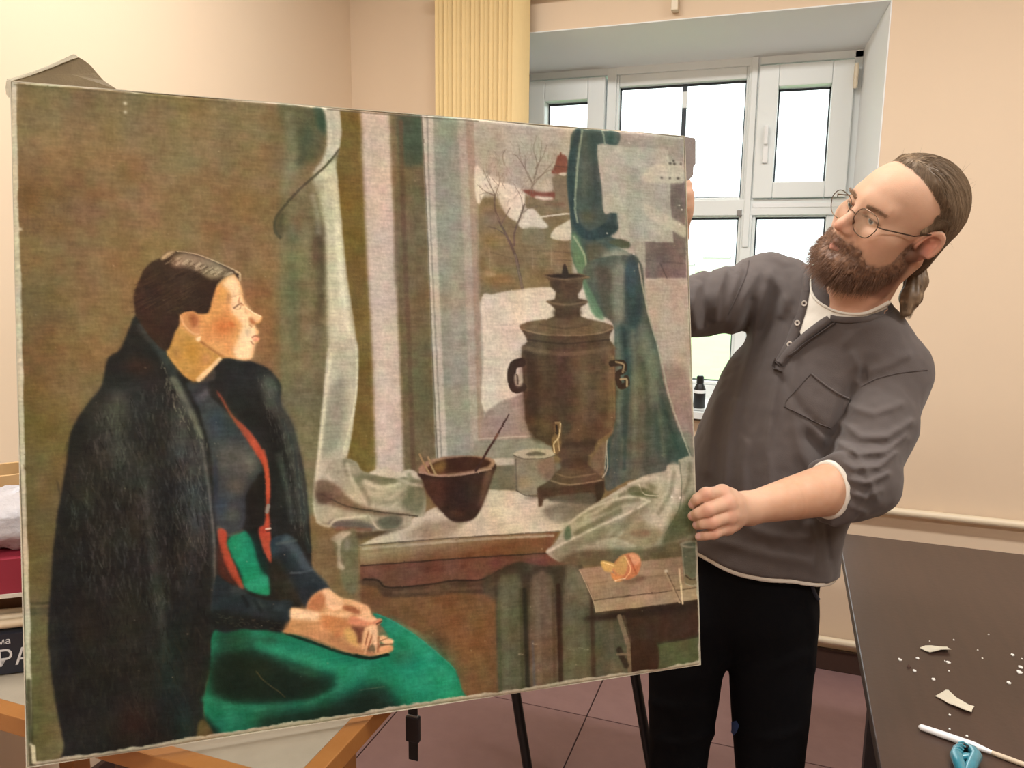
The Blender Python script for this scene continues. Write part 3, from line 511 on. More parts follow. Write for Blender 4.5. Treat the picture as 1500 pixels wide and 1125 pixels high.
    # bare trees
    S([(305, 1060), (285, 960), (262, 850), (215, 740), (165, 640), (140, 560), (140, 480)], (5.5, 2.5), (98, 86, 76), .6); S([(255, 790), (262, 700), (300, 600), (320, 540)], (3.5, 2), (102, 88, 78), .6); S([(210, 730), (150, 690), (100, 676)], (2, 1), (100, 88, 78))
    S([(300, 1040), (262, 850)], 3, (128, 116, 104), .6, .6); S([(180, 660), (200, 620), (235, 560)], (2, 1.2), (110, 98, 88))
    for q in ([(140, 480), (100, 400), (70, 330)], [(140, 490), (80, 460), (30, 420)], [(145, 480), (170, 400), (160, 340)], [(130, 480), (90, 470), (50, 480)], [(165, 640), (130, 580), (70, 560)], [(300, 600), (340, 570), (400, 550)], [(310, 570), (300, 500), (270, 440)],
              [(375, 470), (360, 380), (310, 290), (290, 200)], [(375, 430), (400, 300), (380, 200), (400, 120)], [(378, 420), (440, 350), (500, 280)], [(380, 400), (460, 340), (500, 330)], [(365, 400), (330, 330), (330, 240)], [(380, 380), (420, 260), (430, 150)], [(345, 540), (360, 460), (375, 400)], [(200, 300), (190, 240), (215, 200)], [(390, 320), (440, 240), (460, 180)], [(320, 310), (280, 250), (250, 230)]):
        S(q, (1.8, .8), (122, 110, 98), .5, .75)
    for i in range(70):
        x = p.rng.uniform(90, 520); y = p.rng.uniform(180, 430); t = p.rng.uniform(-2.3, -.8); l = p.rng.uniform(20, 70); S([(x, y), (x+l*math.cos(t), y+l*math.sin(t))], .9, (134, 124, 112), .5, .45, 0)
    for i in range(26):
        x = p.rng.uniform(40, 330); y = p.rng.uniform(340, 560); t = p.rng.uniform(-2.6, -.5); l = p.rng.uniform(25, 60); S([(x, y), (x+l*math.cos(t), y+l*math.sin(t))], .9, (126, 112, 100), .5, .6, 0)
    # snow field, the mound in shadow
    p.z(690, 380, 3.124)
    F([(40, 182), (90, 160), (130, 150), (200, 140), (330, 128), (500, 140), (640, 160), (700, 300), (660, 640), (300, 700), (56, 705), (48, 450)], (199, 188, 174), .9, 1, 4)
    D(250, 250, 170, 70, (206, 194, 180), .6); D(110, 450, 60, 180, (194, 184, 170), .6)
    F([(52, 712), (120, 655), (190, 630), (260, 606), (420, 640), (420, 860), (66, 830)], (150, 136, 126), 1.3, 1, 3); D(160, 770, 110, 50, (142, 130, 122), .7)
    F([(0, 830), (360, 812), (360, 920), (0, 920)], (134, 134, 120), 1.2, 1, 3, False); S([(20, 822), (260, 808)], 2.2, (170, 160, 146), .6)
    F([(84, 915), (190, 912), (190, 944), (90, 946)], (176, 168, 154), .9, 1, 2); F([(80, 946), (420, 930), (420, 1060), (60, 1060)], (114, 110, 92), 1, 1, 3, False)
    F([(780, 90), (985, 86), (1010, 940), (900, 700)], (164, 153, 140), 1, 1, 3, False); F([(840, 520), (985, 530), (1010, 980), (940, 900)], (138, 122, 112), 4, .9, 3)
    S([(800, 92), (985, 84)], 3, (180, 170, 156), 1, .7); D(900, 300, 70, 150, (170, 158, 146), .5); S([(940, 820), (1000, 812)], 3, (150, 140, 128), 1, .6); F([(930, 810), (1000, 800), (1005, 920), (960, 900)], (128, 128, 112), 1.2, .8)
    # the green curtain and the sheet of tissue pasted over the picture
    p.z(690, 170, 4.167)
    F([(880, 60), (1320, 90), (1320, 420), (1240, 420), (1030, 400), (880, 400)], (146, 141, 130), 1.5, 1, 3, False)
    F([(1030, 400), (1310, 400), (1312, 990), (1040, 990)], (114, 103, 98), 1.2, 1, 6, False); D(1150, 850, 100, 100, (104, 92, 88), .7); D(1260, 500, 50, 100, (106, 100, 94), .7); S([(1150, 900), (1190, 990)], 2, (80, 74, 72), .7, .7); S([(1060, 880), (1300, 900)], 2, (90, 82, 78), .8, .6)
    F([(640, 80), (886, 92), (886, 180), (770, 186), (786, 400), (802, 590), (862, 588), (896, 620), (886, 690), (840, 735), (960, 776), (956, 806), (905, 806), (880, 800), (990, 856), (1012, 900), (1026, 1140), (780, 1140), (700, 1040), (640, 950), (602, 850), (606, 740), (592, 560), (580, 400), (600, 220)], (74, 86, 80), .8, 1, 6)
    F([(640, 84), (668, 84), (640, 240), (630, 420), (640, 600), (700, 700), (800, 660), (860, 590), (896, 620), (880, 700), (820, 740), (700, 760), (630, 700), (598, 580), (584, 400), (602, 220)], (48, 66, 68), 1.2, .95, 5)
    S([(678, 90), (652, 260), (636, 420), (628, 560), (640, 650)], 3.5, (128, 140, 124), .9, .9); S([(800, 90), (815, 180)], 3, (126, 136, 122), .8, .9)
    D(720, 300, 50, 220, (78, 86, 78), .6); D(760, 480, 50, 120, (60, 72, 68), .7); S([(700, 120), (690, 300), (685, 480)], 8, (94, 100, 90), 4, .5, 6); S([(745, 200), (750, 380), (765, 540)], 8, (54, 68, 66), 4, .6, 6); D(860, 640, 50, 60, (58, 72, 70), .6); D(740, 160, 50, 80, (56, 72, 68), .7); D(700, 620, 55, 50, (88, 84, 62), .7); D(850, 130, 30, 60, (52, 76, 70), .7)
    F([(690, 800), (760, 780), (830, 830), (850, 930), (800, 970), (720, 930)], (96, 86, 70), 3, .8, 5)
    F([(780, 860), (880, 810), (980, 850), (960, 880), (900, 1000), (880, 1130), (820, 1130), (850, 950)], (150, 150, 134), 4, .9, 5); F([(950, 890), (985, 856), (1010, 890), (1024, 1130), (930, 1130)], (50, 68, 66), 2, .9, 4); S([(945, 890), (920, 1130)], 4, (70, 90, 92), 1.5, .7)
    F([(606, 720), (640, 740), (690, 860), (700, 960), (750, 1100), (700, 1080), (640, 960), (604, 850)], (104, 128, 100), 1.5, .9, 5); S([(618, 740), (680, 850), (690, 960)], 3.5, (148, 156, 132), 1, .8)
    F([(830, 770), (900, 752), (962, 780), (950, 808), (890, 800)], (82, 86, 66), 1, .9); F([(800, 690), (890, 620), (884, 690), (830, 720)], (44, 62, 62), 2, .8)
    F([(768, 178), (1030, 195), (1202, 206), (1206, 272), (1294, 278), (1294, 408), (1216, 406), (1214, 520), (1232, 772), (1000, 764), (905, 750), (880, 600), (806, 585), (786, 400)], (166, 164, 151), .7, .82, 3, False)
    D(900, 380, 110, 160, (158, 157, 150), .6); D(1120, 250, 80, 60, (150, 142, 132), .6); F([(1040, 360), (1120, 300), (1290, 300), (1292, 408), (1040, 400)], (176, 172, 154), 1.4, .8); F([(1040, 540), (1110, 560), (1300, 668), (1300, 738), (1210, 690), (1060, 610)], (176, 170, 154), 1.5, .85); D(1130, 690, 80, 60, (178, 172, 156), .6); D(900, 640, 30, 60, (160, 158, 148), .5)
    F([(940, 400), (1040, 400), (1056, 1140), (1020, 1140), (990, 840), (960, 780)], (152, 150, 138), 1.4, .7); S([(1040, 200), (1044, 600), (1052, 1130)], 4, (164, 160, 148), 1.5, .5)
    for x, y, w in ((1215, 290, 12), (1235, 275, 10), (1240, 292, 14), (1280, 293, 10), (1160, 378, 9), (1212, 380, 10), (1262, 382, 13)): D(x, y, w, 9, (76, 70, 62), .9)
    for x, y in ((962, 168), (1268, 545), (1285, 570), (1270, 660), (985, 845), (820, 720)): D(x, y, 8, 5, (206, 202, 190), .9)
    p.z(690, 380, 3.124)
    F([(500, 80), (560, 0), (760, 0), (792, 200), (850, 420), (872, 560), (930, 760), (990, 910), (900, 1000), (720, 1010), (610, 1060), (598, 960), (612, 830), (652, 760), (646, 450), (640, 300), (566, 236)], (84, 90, 80), .9, 1, 6)
    F([(500, 60), (530, 130), (600, 270), (545, 250), (505, 130)], (100, 124, 98), 1.5, .9); F([(560, 40), (640, 60), (650, 260), (600, 250)], (86, 80, 68), 3, .8, 5)
    F([(640, 60), (700, 30), (690, 260), (650, 330)], (128, 130, 116), 3.5, .8, 5); F([(700, 20), (750, 10), (780, 200), (740, 330), (700, 300)], (52, 68, 70), 3, .85); F([(650, 330), (740, 330), (730, 560), (690, 800), (650, 800)], (74, 90, 86), 4, .8, 6)
    F([(770, 300), (820, 380), (850, 560), (800, 700), (770, 500)], (122, 126, 108), 5, .7, 5); F([(740, 440), (790, 480), (800, 760), (760, 980), (720, 980)], (100, 96, 78), 5, .8, 6); F([(860, 620), (920, 770), (980, 905), (900, 940), (840, 900), (830, 740)], (66, 82, 74), 4, .9, 6); S([(640, 480), (650, 760), (620, 840), (612, 980)], 6, (50, 70, 68), 2, .7)
    for q, w, c, bl, al in ([(660, 340), (668, 520), (664, 740)], 7, (112, 124, 112), 4, .6), ([(690, 320), (705, 560), (690, 800)], 8, (46, 62, 62), 4, .7), ([(730, 330), (742, 560), (735, 900)], 8, (116, 120, 104), 5, .6), ([(780, 480), (800, 700), (790, 960)], 10, (70, 76, 64), 5, .6), ([(820, 520), (850, 700), (870, 900)], 8, (110, 116, 98), 5, .55), ([(650, 820), (650, 960), (640, 1030)], 9, (70, 82, 78), 4, .6), ([(690, 830), (700, 980)], 8, (104, 108, 94), 4, .5), ([(880, 700), (930, 860)], 8, (50, 68, 62), 4, .7): S(q, w, c, bl, al, 6)
    S([(760, 20), (800, 230), (858, 440), (900, 640), (992, 912)], 3, (156, 154, 138), .9, .85); S([(700, 560), (690, 960)], 6, (60, 76, 70), 2.5, .7); S([(600, 960), (610, 830)], 2, (170, 168, 150), .6, .9)
    F([(700, 40), (745, 10), (755, 40), (740, 170), (715, 160)], (60, 80, 82), 1.6, .8)
    # --- window sill
    p.z(500, 700, 3.408)
    F([(60, 340), (200, 270), (380, 180), (560, 100), (720, 60), (860, 66), (1000, 110), (1260, 110), (1120, 260), (1000, 280), (500, 302)], (188, 180, 162), .8, 1, 4, False)
    D(820, 200, 130, 60, (198, 190, 172), .7); F([(290, 300), (390, 225), (520, 205), (600, 215), (500, 300)], (142, 130, 110), 3.5, .85, 4); F([(990, 160), (1080, 120), (1260, 130), (1120, 220), (1030, 210)], (108, 102, 90), 3, .85); D(1060, 200, 50, 30, (150, 146, 134), .6); D(930, 100, 50, 16, (120, 114, 100), .7)
    F([(68, 336), (500, 304), (1070, 268), (1010, 374), (560, 404), (76, 440)], (140, 128, 102), .9, 1, 4, False, ((500, 310), (512, 400), (112, 82, 56)))
    S([(70, 336), (500, 304), (1070, 268)], 1.8, (92, 84, 70), .6, .9); S([(90, 352), (700, 306), (1040, 288)], 4, (170, 162, 142), 1.2, .7)
    F([(72, 438), (560, 404), (1010, 374), (1180, 400), (1180, 480), (900, 440), (760, 470), (680, 515), (430, 540), (215, 556), (160, 520), (72, 520)], (106, 76, 60), .9, 1, 6, False)
    S([(76, 438), (560, 405), (1010, 376)], 2.2, (62, 46, 36), .7, .9); D(780, 425, 110, 25, (112, 78, 66), .7); D(950, 420, 80, 30, (100, 66, 60), .6)
    F([(74, 515), (160, 515), (215, 556), (680, 520), (770, 470), (770, 1300), (560, 1300), (440, 800), (74, 640)], (112, 86, 60), 1.2, 1, 6, False)
    D(250, 690, 150, 60, (104, 82, 56), .6); D(600, 800, 140, 160, (118, 88, 60), .7); D(680, 1000, 60, 120, (112, 90, 58), .7); D(450, 820, 90, 50, (86, 64, 44), .7, ang=35); D(120, 620, 60, 50, (108, 86, 58), .7)
    F([(74, 505), (150, 500), (185, 520), (215, 548), (420, 532), (530, 515), (680, 512), (760, 466), (840, 430), (800, 470), (700, 545), (700, 580), (520, 578), (430, 590), (220, 596), (180, 585), (150, 545), (74, 530)], (82, 66, 50), 1.3, 1, 5)
    S([(90, 506), (160, 512), (215, 548), (430, 532), (530, 514), (680, 510), (770, 462)], 2.6, (48, 38, 30), 1, .9); S([(240, 572), (420, 562), (690, 552)], 5, (108, 88, 68), 1.5, .6); F([(425, 540), (515, 530), (515, 580), (430, 590)], (92, 76, 58), 1, .8); F([(690, 500), (770, 470), (760, 610), (690, 570)], (72, 66, 52), 2.5, .8)
    # radiator
    F([(745, 480), (860, 420), (1000, 440), (1180, 430), (1260, 600), (1260, 1120), (760, 1140)], (70, 62, 48), 1.2, 1, 6, False)
    for x0, x1, c in ((762, 880, (92, 92, 72)), (922, 1042, (104, 90, 74)), (1088, 1212, (96, 92, 74))):
        F([(x0, 560), ((x0+x1)/2-15, 475), ((x0+x1)/2+15, 475), (x1, 560), (x1+8, 1120), (x0+4, 1130)], c, 2.2, 1, 6); S([((x0+x1)/2-25, 560), ((x0+x1)/2-20, 1100)], 10, np.array(c)+12, 3, .6); S([(x1-6, 560), (x1, 1100)], 6, np.array(c)-24, 2, .7)
    S([(892, 560), (904, 1110)], 7, (48, 46, 36), 2, .9); S([(1062, 540), (1074, 1100)], 8, (56, 40, 30), 2, .9); S([(930, 820), (940, 1100)], 4, (84, 88, 92), 2, .6); F([(780, 450), (880, 425), (910, 450), (860, 470), (800, 490)], (62, 54, 42), 2.5, .8); S([(765, 620), (770, 1120)], 4, (80, 84, 60), 1.5, .7)
    F([(1105, 450), (1170, 450), (1225, 620), (1225, 660), (1130, 560)], (120, 116, 98), 2, .7)
    for x, y in ((860, 880), (1100, 855), (1130, 860), (1160, 850), (1190, 858), (930, 830)): S([(x, y), (x+22, y+1)], 1, (168, 160, 140), .4, .7, 0)
    # folded cloth at the foot of the pale curtain
    p.z(440, 500, 3.125)
    F([(112, 60), (150, 0), (248, 0), (252, 150), (240, 280), (206, 430), (184, 500), (182, 590), (215, 690), (235, 745), (120, 760), (60, 700), (64, 560), (90, 300)], (176, 172, 152), 1.0, 1, 4)
    F([(150, 180), (180, 160), (200, 300), (160, 470), (110, 520), (80, 500), (110, 300)], (142, 140, 124), 3, .85, 4); S([(130, 60), (100, 280), (78, 470), (56, 640), (52, 780), (80, 830)], 5, (202, 198, 174), 2.4, .9); S([(246, 20), (248, 160), (236, 290), (200, 440), (182, 510)], 3, (196, 194, 170), 1, .8)
    F([(180, 535), (240, 552), (262, 590), (320, 604), (375, 575), (425, 602), (486, 588), (545, 640), (556, 700), (552, 795), (498, 802), (478, 846), (350, 866), (250, 872), (110, 846), (60, 825), (52, 690), (120, 560)], (160, 156, 136), .8, 1, 6)
    F([(180, 540), (240, 560), (270, 600), (480, 620), (380, 660), (300, 640), (220, 640)], (112, 112, 90), 2, .9, 5); F([(300, 600), (375, 575), (425, 600), (500, 590), (540, 635), (470, 622), (400, 625), (330, 612)], (186, 178, 162), .8, 1, 3)
    F([(190, 560), (240, 560), (262, 600), (215, 640), (195, 610)], (152, 148, 128), 1.5, .9); F([(470, 640), (550, 640), (552, 760), (500, 790), (440, 740), (430, 680)], (100, 102, 80), 3, .85, 5); F([(230, 700), (380, 690), (480, 640), (420, 760), (300, 770), (240, 750)], (178, 172, 152), 3, .85, 4); D(380, 705, 60, 18, (140, 142, 122), .7, ang=-20)
    for q, w, c, bl, al in ([(200, 600), (260, 660), (300, 740)], 7, (122, 122, 100), 3, .6), ([(280, 640), (350, 670), (440, 650)], 6, (184, 178, 158), 2.4, .8), ([(300, 720), (380, 740), (460, 700)], 8, (132, 132, 110), 3, .6), ([(480, 610), (510, 660), (520, 740)], 6, (120, 120, 98), 2.6, .7), ([(420, 620), (480, 650), (540, 660)], 5, (178, 172, 154), 2, .7), ([(110, 620), (150, 680), (220, 720)], 7, (190, 182, 164), 3, .7), ([(200, 560), (215, 620), (250, 690)], 5, (180, 176, 156), 2.2, .7): S(q, w, c, bl, al, 5)
    F([(60, 640), (140, 650), (240, 740), (380, 780), (500, 790), (380, 800), (200, 770), (60, 720)], (108, 92, 72), 2, .9, 5); S([(80, 700), (200, 755), (380, 785), (520, 800)], 2, (70, 64, 50), .8, .9); F([(62, 690), (130, 700), (120, 740), (60, 740)], (92, 72, 60), 2, .8)
    F([(110, 840), (140, 815), (260, 820), (330, 860), (180, 862)], (92, 88, 84), 2, .9); F([(330, 820), (400, 796), (450, 810), (430, 850), (360, 858)], (84, 88, 74), 2, .85); S([(300, 800), (345, 862), (430, 856)], 2.2, (180, 174, 154), 1, .8); S([(60, 825), (110, 846), (150, 815), (280, 800)], 4, (188, 184, 164), 1.6, .8); S([(150, 858), (300, 862)], 6, (118, 88, 72), 2, .7)
    F([(240, 880), (360, 866), (480, 846), (380, 880), (250, 905)], (70, 60, 48), 2, .8)
    F([(130, 900), (180, 870), (240, 880), (240, 1130), (180, 1130), (150, 1000)], (106, 108, 84), 2, .9, 6); F([(120, 905), (170, 872), (215, 875), (170, 920), (165, 1000), (185, 1040), (150, 1030), (150, 930)], (178, 172, 150), 1.2, .95, 3); D(195, 930, 20, 40, (150, 150, 134), .7); F([(20, 850), (130, 870), (150, 1130), (30, 1000)], (108, 98, 70), 4, .6, 6)
    # clay bowl with brushes
    F([(528, 600), (545, 640), (570, 700), (648, 800), (690, 826), (742, 826), (792, 800), (838, 700), (866, 620), (874, 560), (700, 600)], (58, 42, 34), .9, 1, 5)
    F([(540, 640), (640, 640), (640, 780), (570, 700)], (78, 54, 42), 3, .7); D(720, 700, 70, 70, (48, 38, 36), .7); F([(830, 610), (868, 590), (836, 700), (800, 770)], (112, 88, 72), 2.5, .8); D(700, 790, 50, 24, (80, 56, 42), .7)
    F([(526, 592), (560, 552), (640, 530), (740, 524), (840, 530), (876, 550), (860, 582), (790, 600), (700, 612), (600, 614)], (150, 124, 102), .8, 1, 4); F([(560, 588), (600, 555), (680, 535), (780, 530), (850, 545), (850, 568), (780, 590), (680, 606), (590, 606)], (66, 42, 30), 1, 1, 5); F([(580, 590), (610, 556), (650, 545), (640, 600)], (138, 108, 66), 2.5, .8); S([(530, 600), (620, 616), (720, 612), (860, 584)], 3, (160, 136, 118), .8, .9)
    S([(944, 334), (885, 435), (790, 592)], (1.8, 4.4), (66, 44, 38), .6); S([(888, 428), (880, 444)], 4, (120, 86, 70), .5, .8); S([(530, 518), (574, 604)], 3, (150, 130, 96), .6); S([(570, 530), (602, 610)], 3, (150, 132, 100), .6)
    # paint can
    p.z(730, 380, 2.96)
    F([(55, 850), (228, 845), (228, 1000), (190, 1022), (110, 1022), (64, 1000)], (134, 128, 110), .9, 1, 8, False); F([(160, 870), (228, 860), (228, 960), (170, 940)], (128, 100, 86), 3, .7); D(100, 970, 40, 36, (158, 146, 110), .7); D(90, 910, 24, 40, (120, 118, 104), .7); S([(62, 870), (66, 1000)], 3, (96, 92, 80), 1, .7)
    F([(52, 845), (90, 826), (160, 820), (225, 828), (232, 848), (190, 862), (100, 864)], (170, 162, 142), .7); S([(54, 850), (100, 866), (190, 863), (232, 850)], 1.6, (92, 86, 74), .6, .8); F([(105, 845), (140, 834), (190, 840), (185, 850), (130, 852)], (104, 98, 84), .7); S([(64, 1002), (110, 1024), (190, 1024)], 1.8, (80, 74, 62), .7, .8)
    # samovar
    sam = [(184, 70), (215, 64), (280, 62), (350, 64), (386, 76), (358, 92), (352, 128), (336, 152), (338, 170), (375, 180), (370, 196), (350, 206), (340, 226), (346, 246), (376, 262), (440, 275), (486, 290), (490, 300), (476, 322), (472, 350), (488, 368), (493, 382), (496, 440), (500, 600), (496, 700), (480, 746), (420, 786), (404, 800), (408, 832), (376, 850), (372, 890), (392, 906), (438, 940), (446, 960), (446, 1012), (425, 1062), (408, 1064), (385, 1010), (215, 1032), (185, 1044), (176, 1070), (160, 1076), (154, 992), (214, 956), (236, 926), (262, 906), (262, 870), (236, 845), (220, 815), (150, 772), (120, 742), (106, 690), (98, 560), (92, 400), (95, 376), (118, 356), (116, 344), (96, 312), (84, 290), (120, 272), (200, 262), (235, 245), (238, 216), (216, 196), (202, 184), (236, 172), (242, 140), (220, 120), (214, 92)]
    F(sam, (88, 72, 56), .8, 1, 5, False)
    F([(95, 400), (160, 410), (170, 760), (120, 740), (100, 600)], (72, 58, 46), 5, .8); F([(420, 400), (494, 390), (498, 700), (440, 760)], (104, 86, 66), 6, .7); D(300, 560, 70, 120, (84, 66, 52), .8); D(220, 640, 70, 90, (74, 60, 50), .6); D(330, 480, 60, 60, (98, 78, 58), .5); S([(488, 420), (494, 690)], 3, (128, 108, 84), 1.2, .6)
    for q, w, c, bl, al in ([(130, 420), (136, 600), (150, 730)], 16, (62, 50, 40), 7, .8), ([(200, 430), (205, 600), (220, 760)], 16, (82, 66, 50), 8, .6), ([(350, 430), (356, 600), (340, 770)], 22, (106, 88, 66), 9, .6), ([(270, 430), (270, 640)], 14, (72, 57, 45), 8, .55), ([(440, 420), (448, 600), (430, 740)], 12, (84, 68, 52), 7, .6), ([(475, 420), (480, 600), (470, 720)], 10, (122, 104, 80), 4, .6), ([(104, 420), (110, 600)], 6, (96, 80, 62), 3, .5), ([(150, 770), (250, 800), (400, 795)], 10, (66, 53, 42), 5, .7), ([(140, 700), (280, 740), (470, 700)], 12, (98, 80, 60), 6, .5): S(q, w, c, bl, al, 6)
    F([(84, 290), (120, 272), (200, 262), (376, 262), (486, 290), (440, 318), (300, 328), (140, 318)], (112, 95, 73), 1, .95, 4); S([(92, 302), (180, 324), (300, 330), (420, 322), (488, 300)], 2.4, (136, 116, 92), .8, .9); S([(118, 348), (280, 366), (472, 348)], 3, (66, 54, 43), 1, .8); S([(100, 384), (280, 410), (490, 384)], 7, (112, 94, 74), 2, .8); S([(170, 280), (280, 300), (390, 282)], 3, (86, 72, 56), 1, .8); F([(180, 278), (250, 250), (330, 248), (400, 276), (300, 296)], (100, 84, 66), 1.6, .8)
    F([(238, 215), (340, 215), (346, 246), (300, 262), (234, 246)], (76, 62, 49), 2, .8); S([(204, 184), (280, 198), (374, 186)], 3.5, (116, 98, 78), .8, .85); S([(186, 72), (280, 88), (384, 78)], 2.4, (120, 104, 84), .7, .9); F([(200, 72), (280, 66), (366, 74), (280, 84)], (50, 42, 36), .8, .95); F([(275, 26), (286, 26), (296, 74), (268, 74)], (56, 48, 42), .6); S([(300, 92), (345, 90), (340, 130)], 8, (98, 84, 68), 2, .6); F([(220, 96), (260, 98), (256, 150), (240, 140)], (66, 55, 46), 2, .7)
    F([(262, 905), (300, 870), (370, 890), (440, 942), (430, 965), (300, 978), (215, 962)], (96, 80, 61), 1.2, .9); S([(216, 960), (300, 978), (436, 958)], 2.6, (140, 122, 98), .8, .9); S([(236, 930), (300, 944), (410, 930)], 2.4, (126, 108, 84), .8, .8); F([(262, 870), (370, 850), (372, 890), (270, 906)], (76, 62, 49), 2, .7)
    F([(156, 994), (290, 985), (446, 962), (446, 1010), (385, 1012), (160, 1030)], (78, 62, 47), .8, .95, 4, False); F([(408, 970), (446, 962), (446, 1012), (424, 1062), (408, 1060)], (62, 50, 38), .8, .9, 3, False); F([(180, 1040), (215, 1030), (385, 1012), (405, 1060), (300, 1056), (220, 1050)], (84, 80, 70), 1.5, .9); F([(184, 1046), (205, 1040), (200, 1056), (176, 1072)], (176, 168, 150), .9, .9)
    S([(440, 945), (462, 900), (456, 800)], 2, (186, 178, 158), .6, .8); F([(405, 850), (455, 790), (440, 930), (390, 900)], (122, 104, 84), 1.2, .8, 3)
    S([(92, 446), (56, 462), (48, 520), (62, 560), (94, 556)], 14, (60, 47, 39), .9); F([(60, 505), (88, 498), (94, 545), (66, 548)], (170, 158, 140), 1, .85); S([(72, 505), (74, 540)], 3, (70, 56, 46), .6, .8)
    S([(480, 452), (530, 450), (536, 480), (508, 500), (520, 550), (548, 540), (545, 515)], 10, (58, 46, 37), .9); S([(500, 444), (535, 456), (530, 490)], 3, (156, 138, 110), .7, .9); S([(520, 520), (546, 520), (548, 550)], 3.5, (160, 144, 116), .7, .9)
    F([(268, 705), (300, 715), (298, 750), (262, 755)], (80, 72, 58), 2, .9); S([(236, 708), (256, 708)], 3, (160, 140, 108), .6); F([(232, 715), (262, 715), (258, 770), (262, 800), (246, 842), (224, 832), (218, 780), (232, 755)], (120, 98, 70), .8, 1, 5); S([(258, 712), (250, 770), (228, 800), (232, 838)], 2, (206, 186, 148), .5, .95); S([(240, 720), (242, 755)], 3.4, (46, 38, 32), .6, .9); S([(246, 775), (252, 830)], 2, (190, 168, 130), .5, .8)
    # the big cloth at the right, the stool and what lies on it
    p.z(700, 650, 3.04)
    F([(288, 482), (330, 440), (372, 372), (480, 290), (560, 240), (640, 190), (740, 140), (820, 122), (832, 95), (878, 96), (884, 70), (950, 72), (952, 300), (968, 410), (940, 440), (700, 506), (560, 520), (400, 505), (345, 525)], (158, 153, 134), .8, 1, 5)
    F([(360, 380), (400, 350), (540, 310), (640, 250), (540, 280), (440, 330)], (118, 114, 92), 2.2, .85); F([(330, 470), (520, 380), (640, 330), (740, 262), (760, 262), (640, 400), (560, 430), (430, 470), (340, 520)], (126, 124, 102), 2.5, .85, 5); S([(292, 482), (400, 425), (540, 360), (660, 310), (748, 256)], 4, (190, 184, 164), 1.8, .85); S([(480, 292), (620, 244), (700, 240), (752, 258)], 3.4, (188, 182, 162), 1.6, .85); S([(372, 372), (480, 290), (640, 200)], 4, (186, 178, 160), 2, .7)
    F([(655, 205), (700, 190), (790, 230), (760, 240), (680, 232)], (88, 92, 66), 1.4, .9); F([(720, 150), (800, 140), (820, 170), (780, 220), (730, 190)], (170, 166, 148), 2, .8); D(760, 195, 36, 18, (112, 110, 88), .8, ang=30); S([(705, 180), (730, 225), (790, 232)], 2, (190, 184, 166), .7, .8); F([(835, 100), (880, 95), (890, 180), (860, 280), (800, 390), (760, 340), (830, 200)], (176, 170, 152), 2, .9, 4); S([(884, 80), (892, 180), (880, 290), (820, 400)], 2, (96, 100, 84), 1, .85); F([(895, 80), (945, 78), (950, 200), (910, 240), (896, 180)], (152, 150, 132), 1.5, .9); F([(880, 290), (950, 220), (955, 380), (860, 440), (800, 440)], (94, 98, 72), 3, .9, 7); F([(640, 390), (720, 340), (800, 390), (770, 450), (660, 460), (600, 440)], (138, 128, 102), 2.5, .85, 7); D(710, 400, 60, 20, (126, 100, 78), .7); D(780, 350, 60, 40, (184, 178, 160), .7); D(600, 400, 50, 22, (168, 166, 148), .7, ang=-20)
    for q, w, c, bl, al in ([(420, 400), (520, 350), (620, 300)], 9, (104, 102, 80), 3, .7), ([(560, 300), (640, 262), (700, 250)], 8, (112, 110, 88), 3, .7), ([(690, 300), (640, 360), (580, 420)], 8, (114, 112, 90), 3, .6), ([(860, 130), (840, 220), (790, 310)], 8, (120, 118, 98), 3, .6), ([(870, 200), (840, 290), (800, 360)], 6, (190, 184, 166), 2.4, .7), ([(930, 90), (925, 160), (905, 220)], 7, (112, 112, 92), 3, .7), ([(460, 330), (540, 290), (620, 220)], 6, (176, 170, 150), 2.4, .7), ([(520, 440), (600, 430), (680, 460)], 7, (176, 172, 152), 3, .6), ([(660, 180), (720, 160), (790, 150)], 5, (186, 180, 162), 2, .7), ([(620, 230), (700, 205), (760, 215)], 6, (108, 106, 84), 2.4, .7): S(q, w, c, bl, al, 5)
    F([(340, 520), (420, 480), (560, 470), (660, 470), (760, 460), (900, 430), (965, 415), (965, 470), (880, 505), (700, 525), (540, 545), (420, 545)], (98, 90, 68), 2.5, .9, 7); D(860, 470, 70, 30, (112, 104, 78), .7); F([(370, 390), (392, 364), (400, 420), (372, 430)], (84, 100, 78), 1.5, .9); D(850, 236, 6, 8, (226, 222, 206), 1); D(884, 240, 6, 7, (226, 222, 206), 1)
    F([(380, 560), (430, 600), (480, 700), (500, 760), (500, 1070), (360, 1080)], (94, 92, 74), 3, .5, 6); F([(490, 760), (660, 740), (660, 1045), (490, 1065)], (86, 84, 66), 1.2, 1, 6, False); S([(490, 700), (494, 1050)], 8, (66, 52, 40), 3, .8); S([(575, 800), (580, 1040)], 8, (104, 96, 80), 2.5, .5)
    F([(640, 740), (985, 690), (990, 1000), (650, 1040)], (66, 50, 38), 1, 1, 5, False); F([(770, 892), (975, 858), (985, 985), (775, 1012)], (84, 90, 62), 1, 1, 5, False); F([(500, 765), (970, 700), (972, 740), (510, 790)], (50, 38, 30), 2.5, .9); S([(780, 890), (975, 855)], 4, (58, 54, 40), 1.2, .8); F([(660, 890), (770, 880), (775, 1012), (665, 1030)], (62, 44, 32), 1.2, .9)
    S([(612, 772), (648, 890)], 8, (122, 108, 88), .9); S([(650, 880), (656, 1030)], 7, (116, 100, 80), .9); S([(630, 770), (660, 880)], 4, (86, 70, 54), .8, .8); S([(610, 920), (640, 990)], 10, (48, 36, 28), 2, .8); D(605, 1015, 26, 26, (112, 96, 76), .7); S([(600, 940), (648, 938)], 4, (120, 104, 84), .8, .8)
    F([(434, 560), (600, 540), (895, 503), (980, 515), (985, 690), (745, 724), (508, 756), (496, 700), (470, 625)], (148, 129, 106), .8, 1, 4, False)
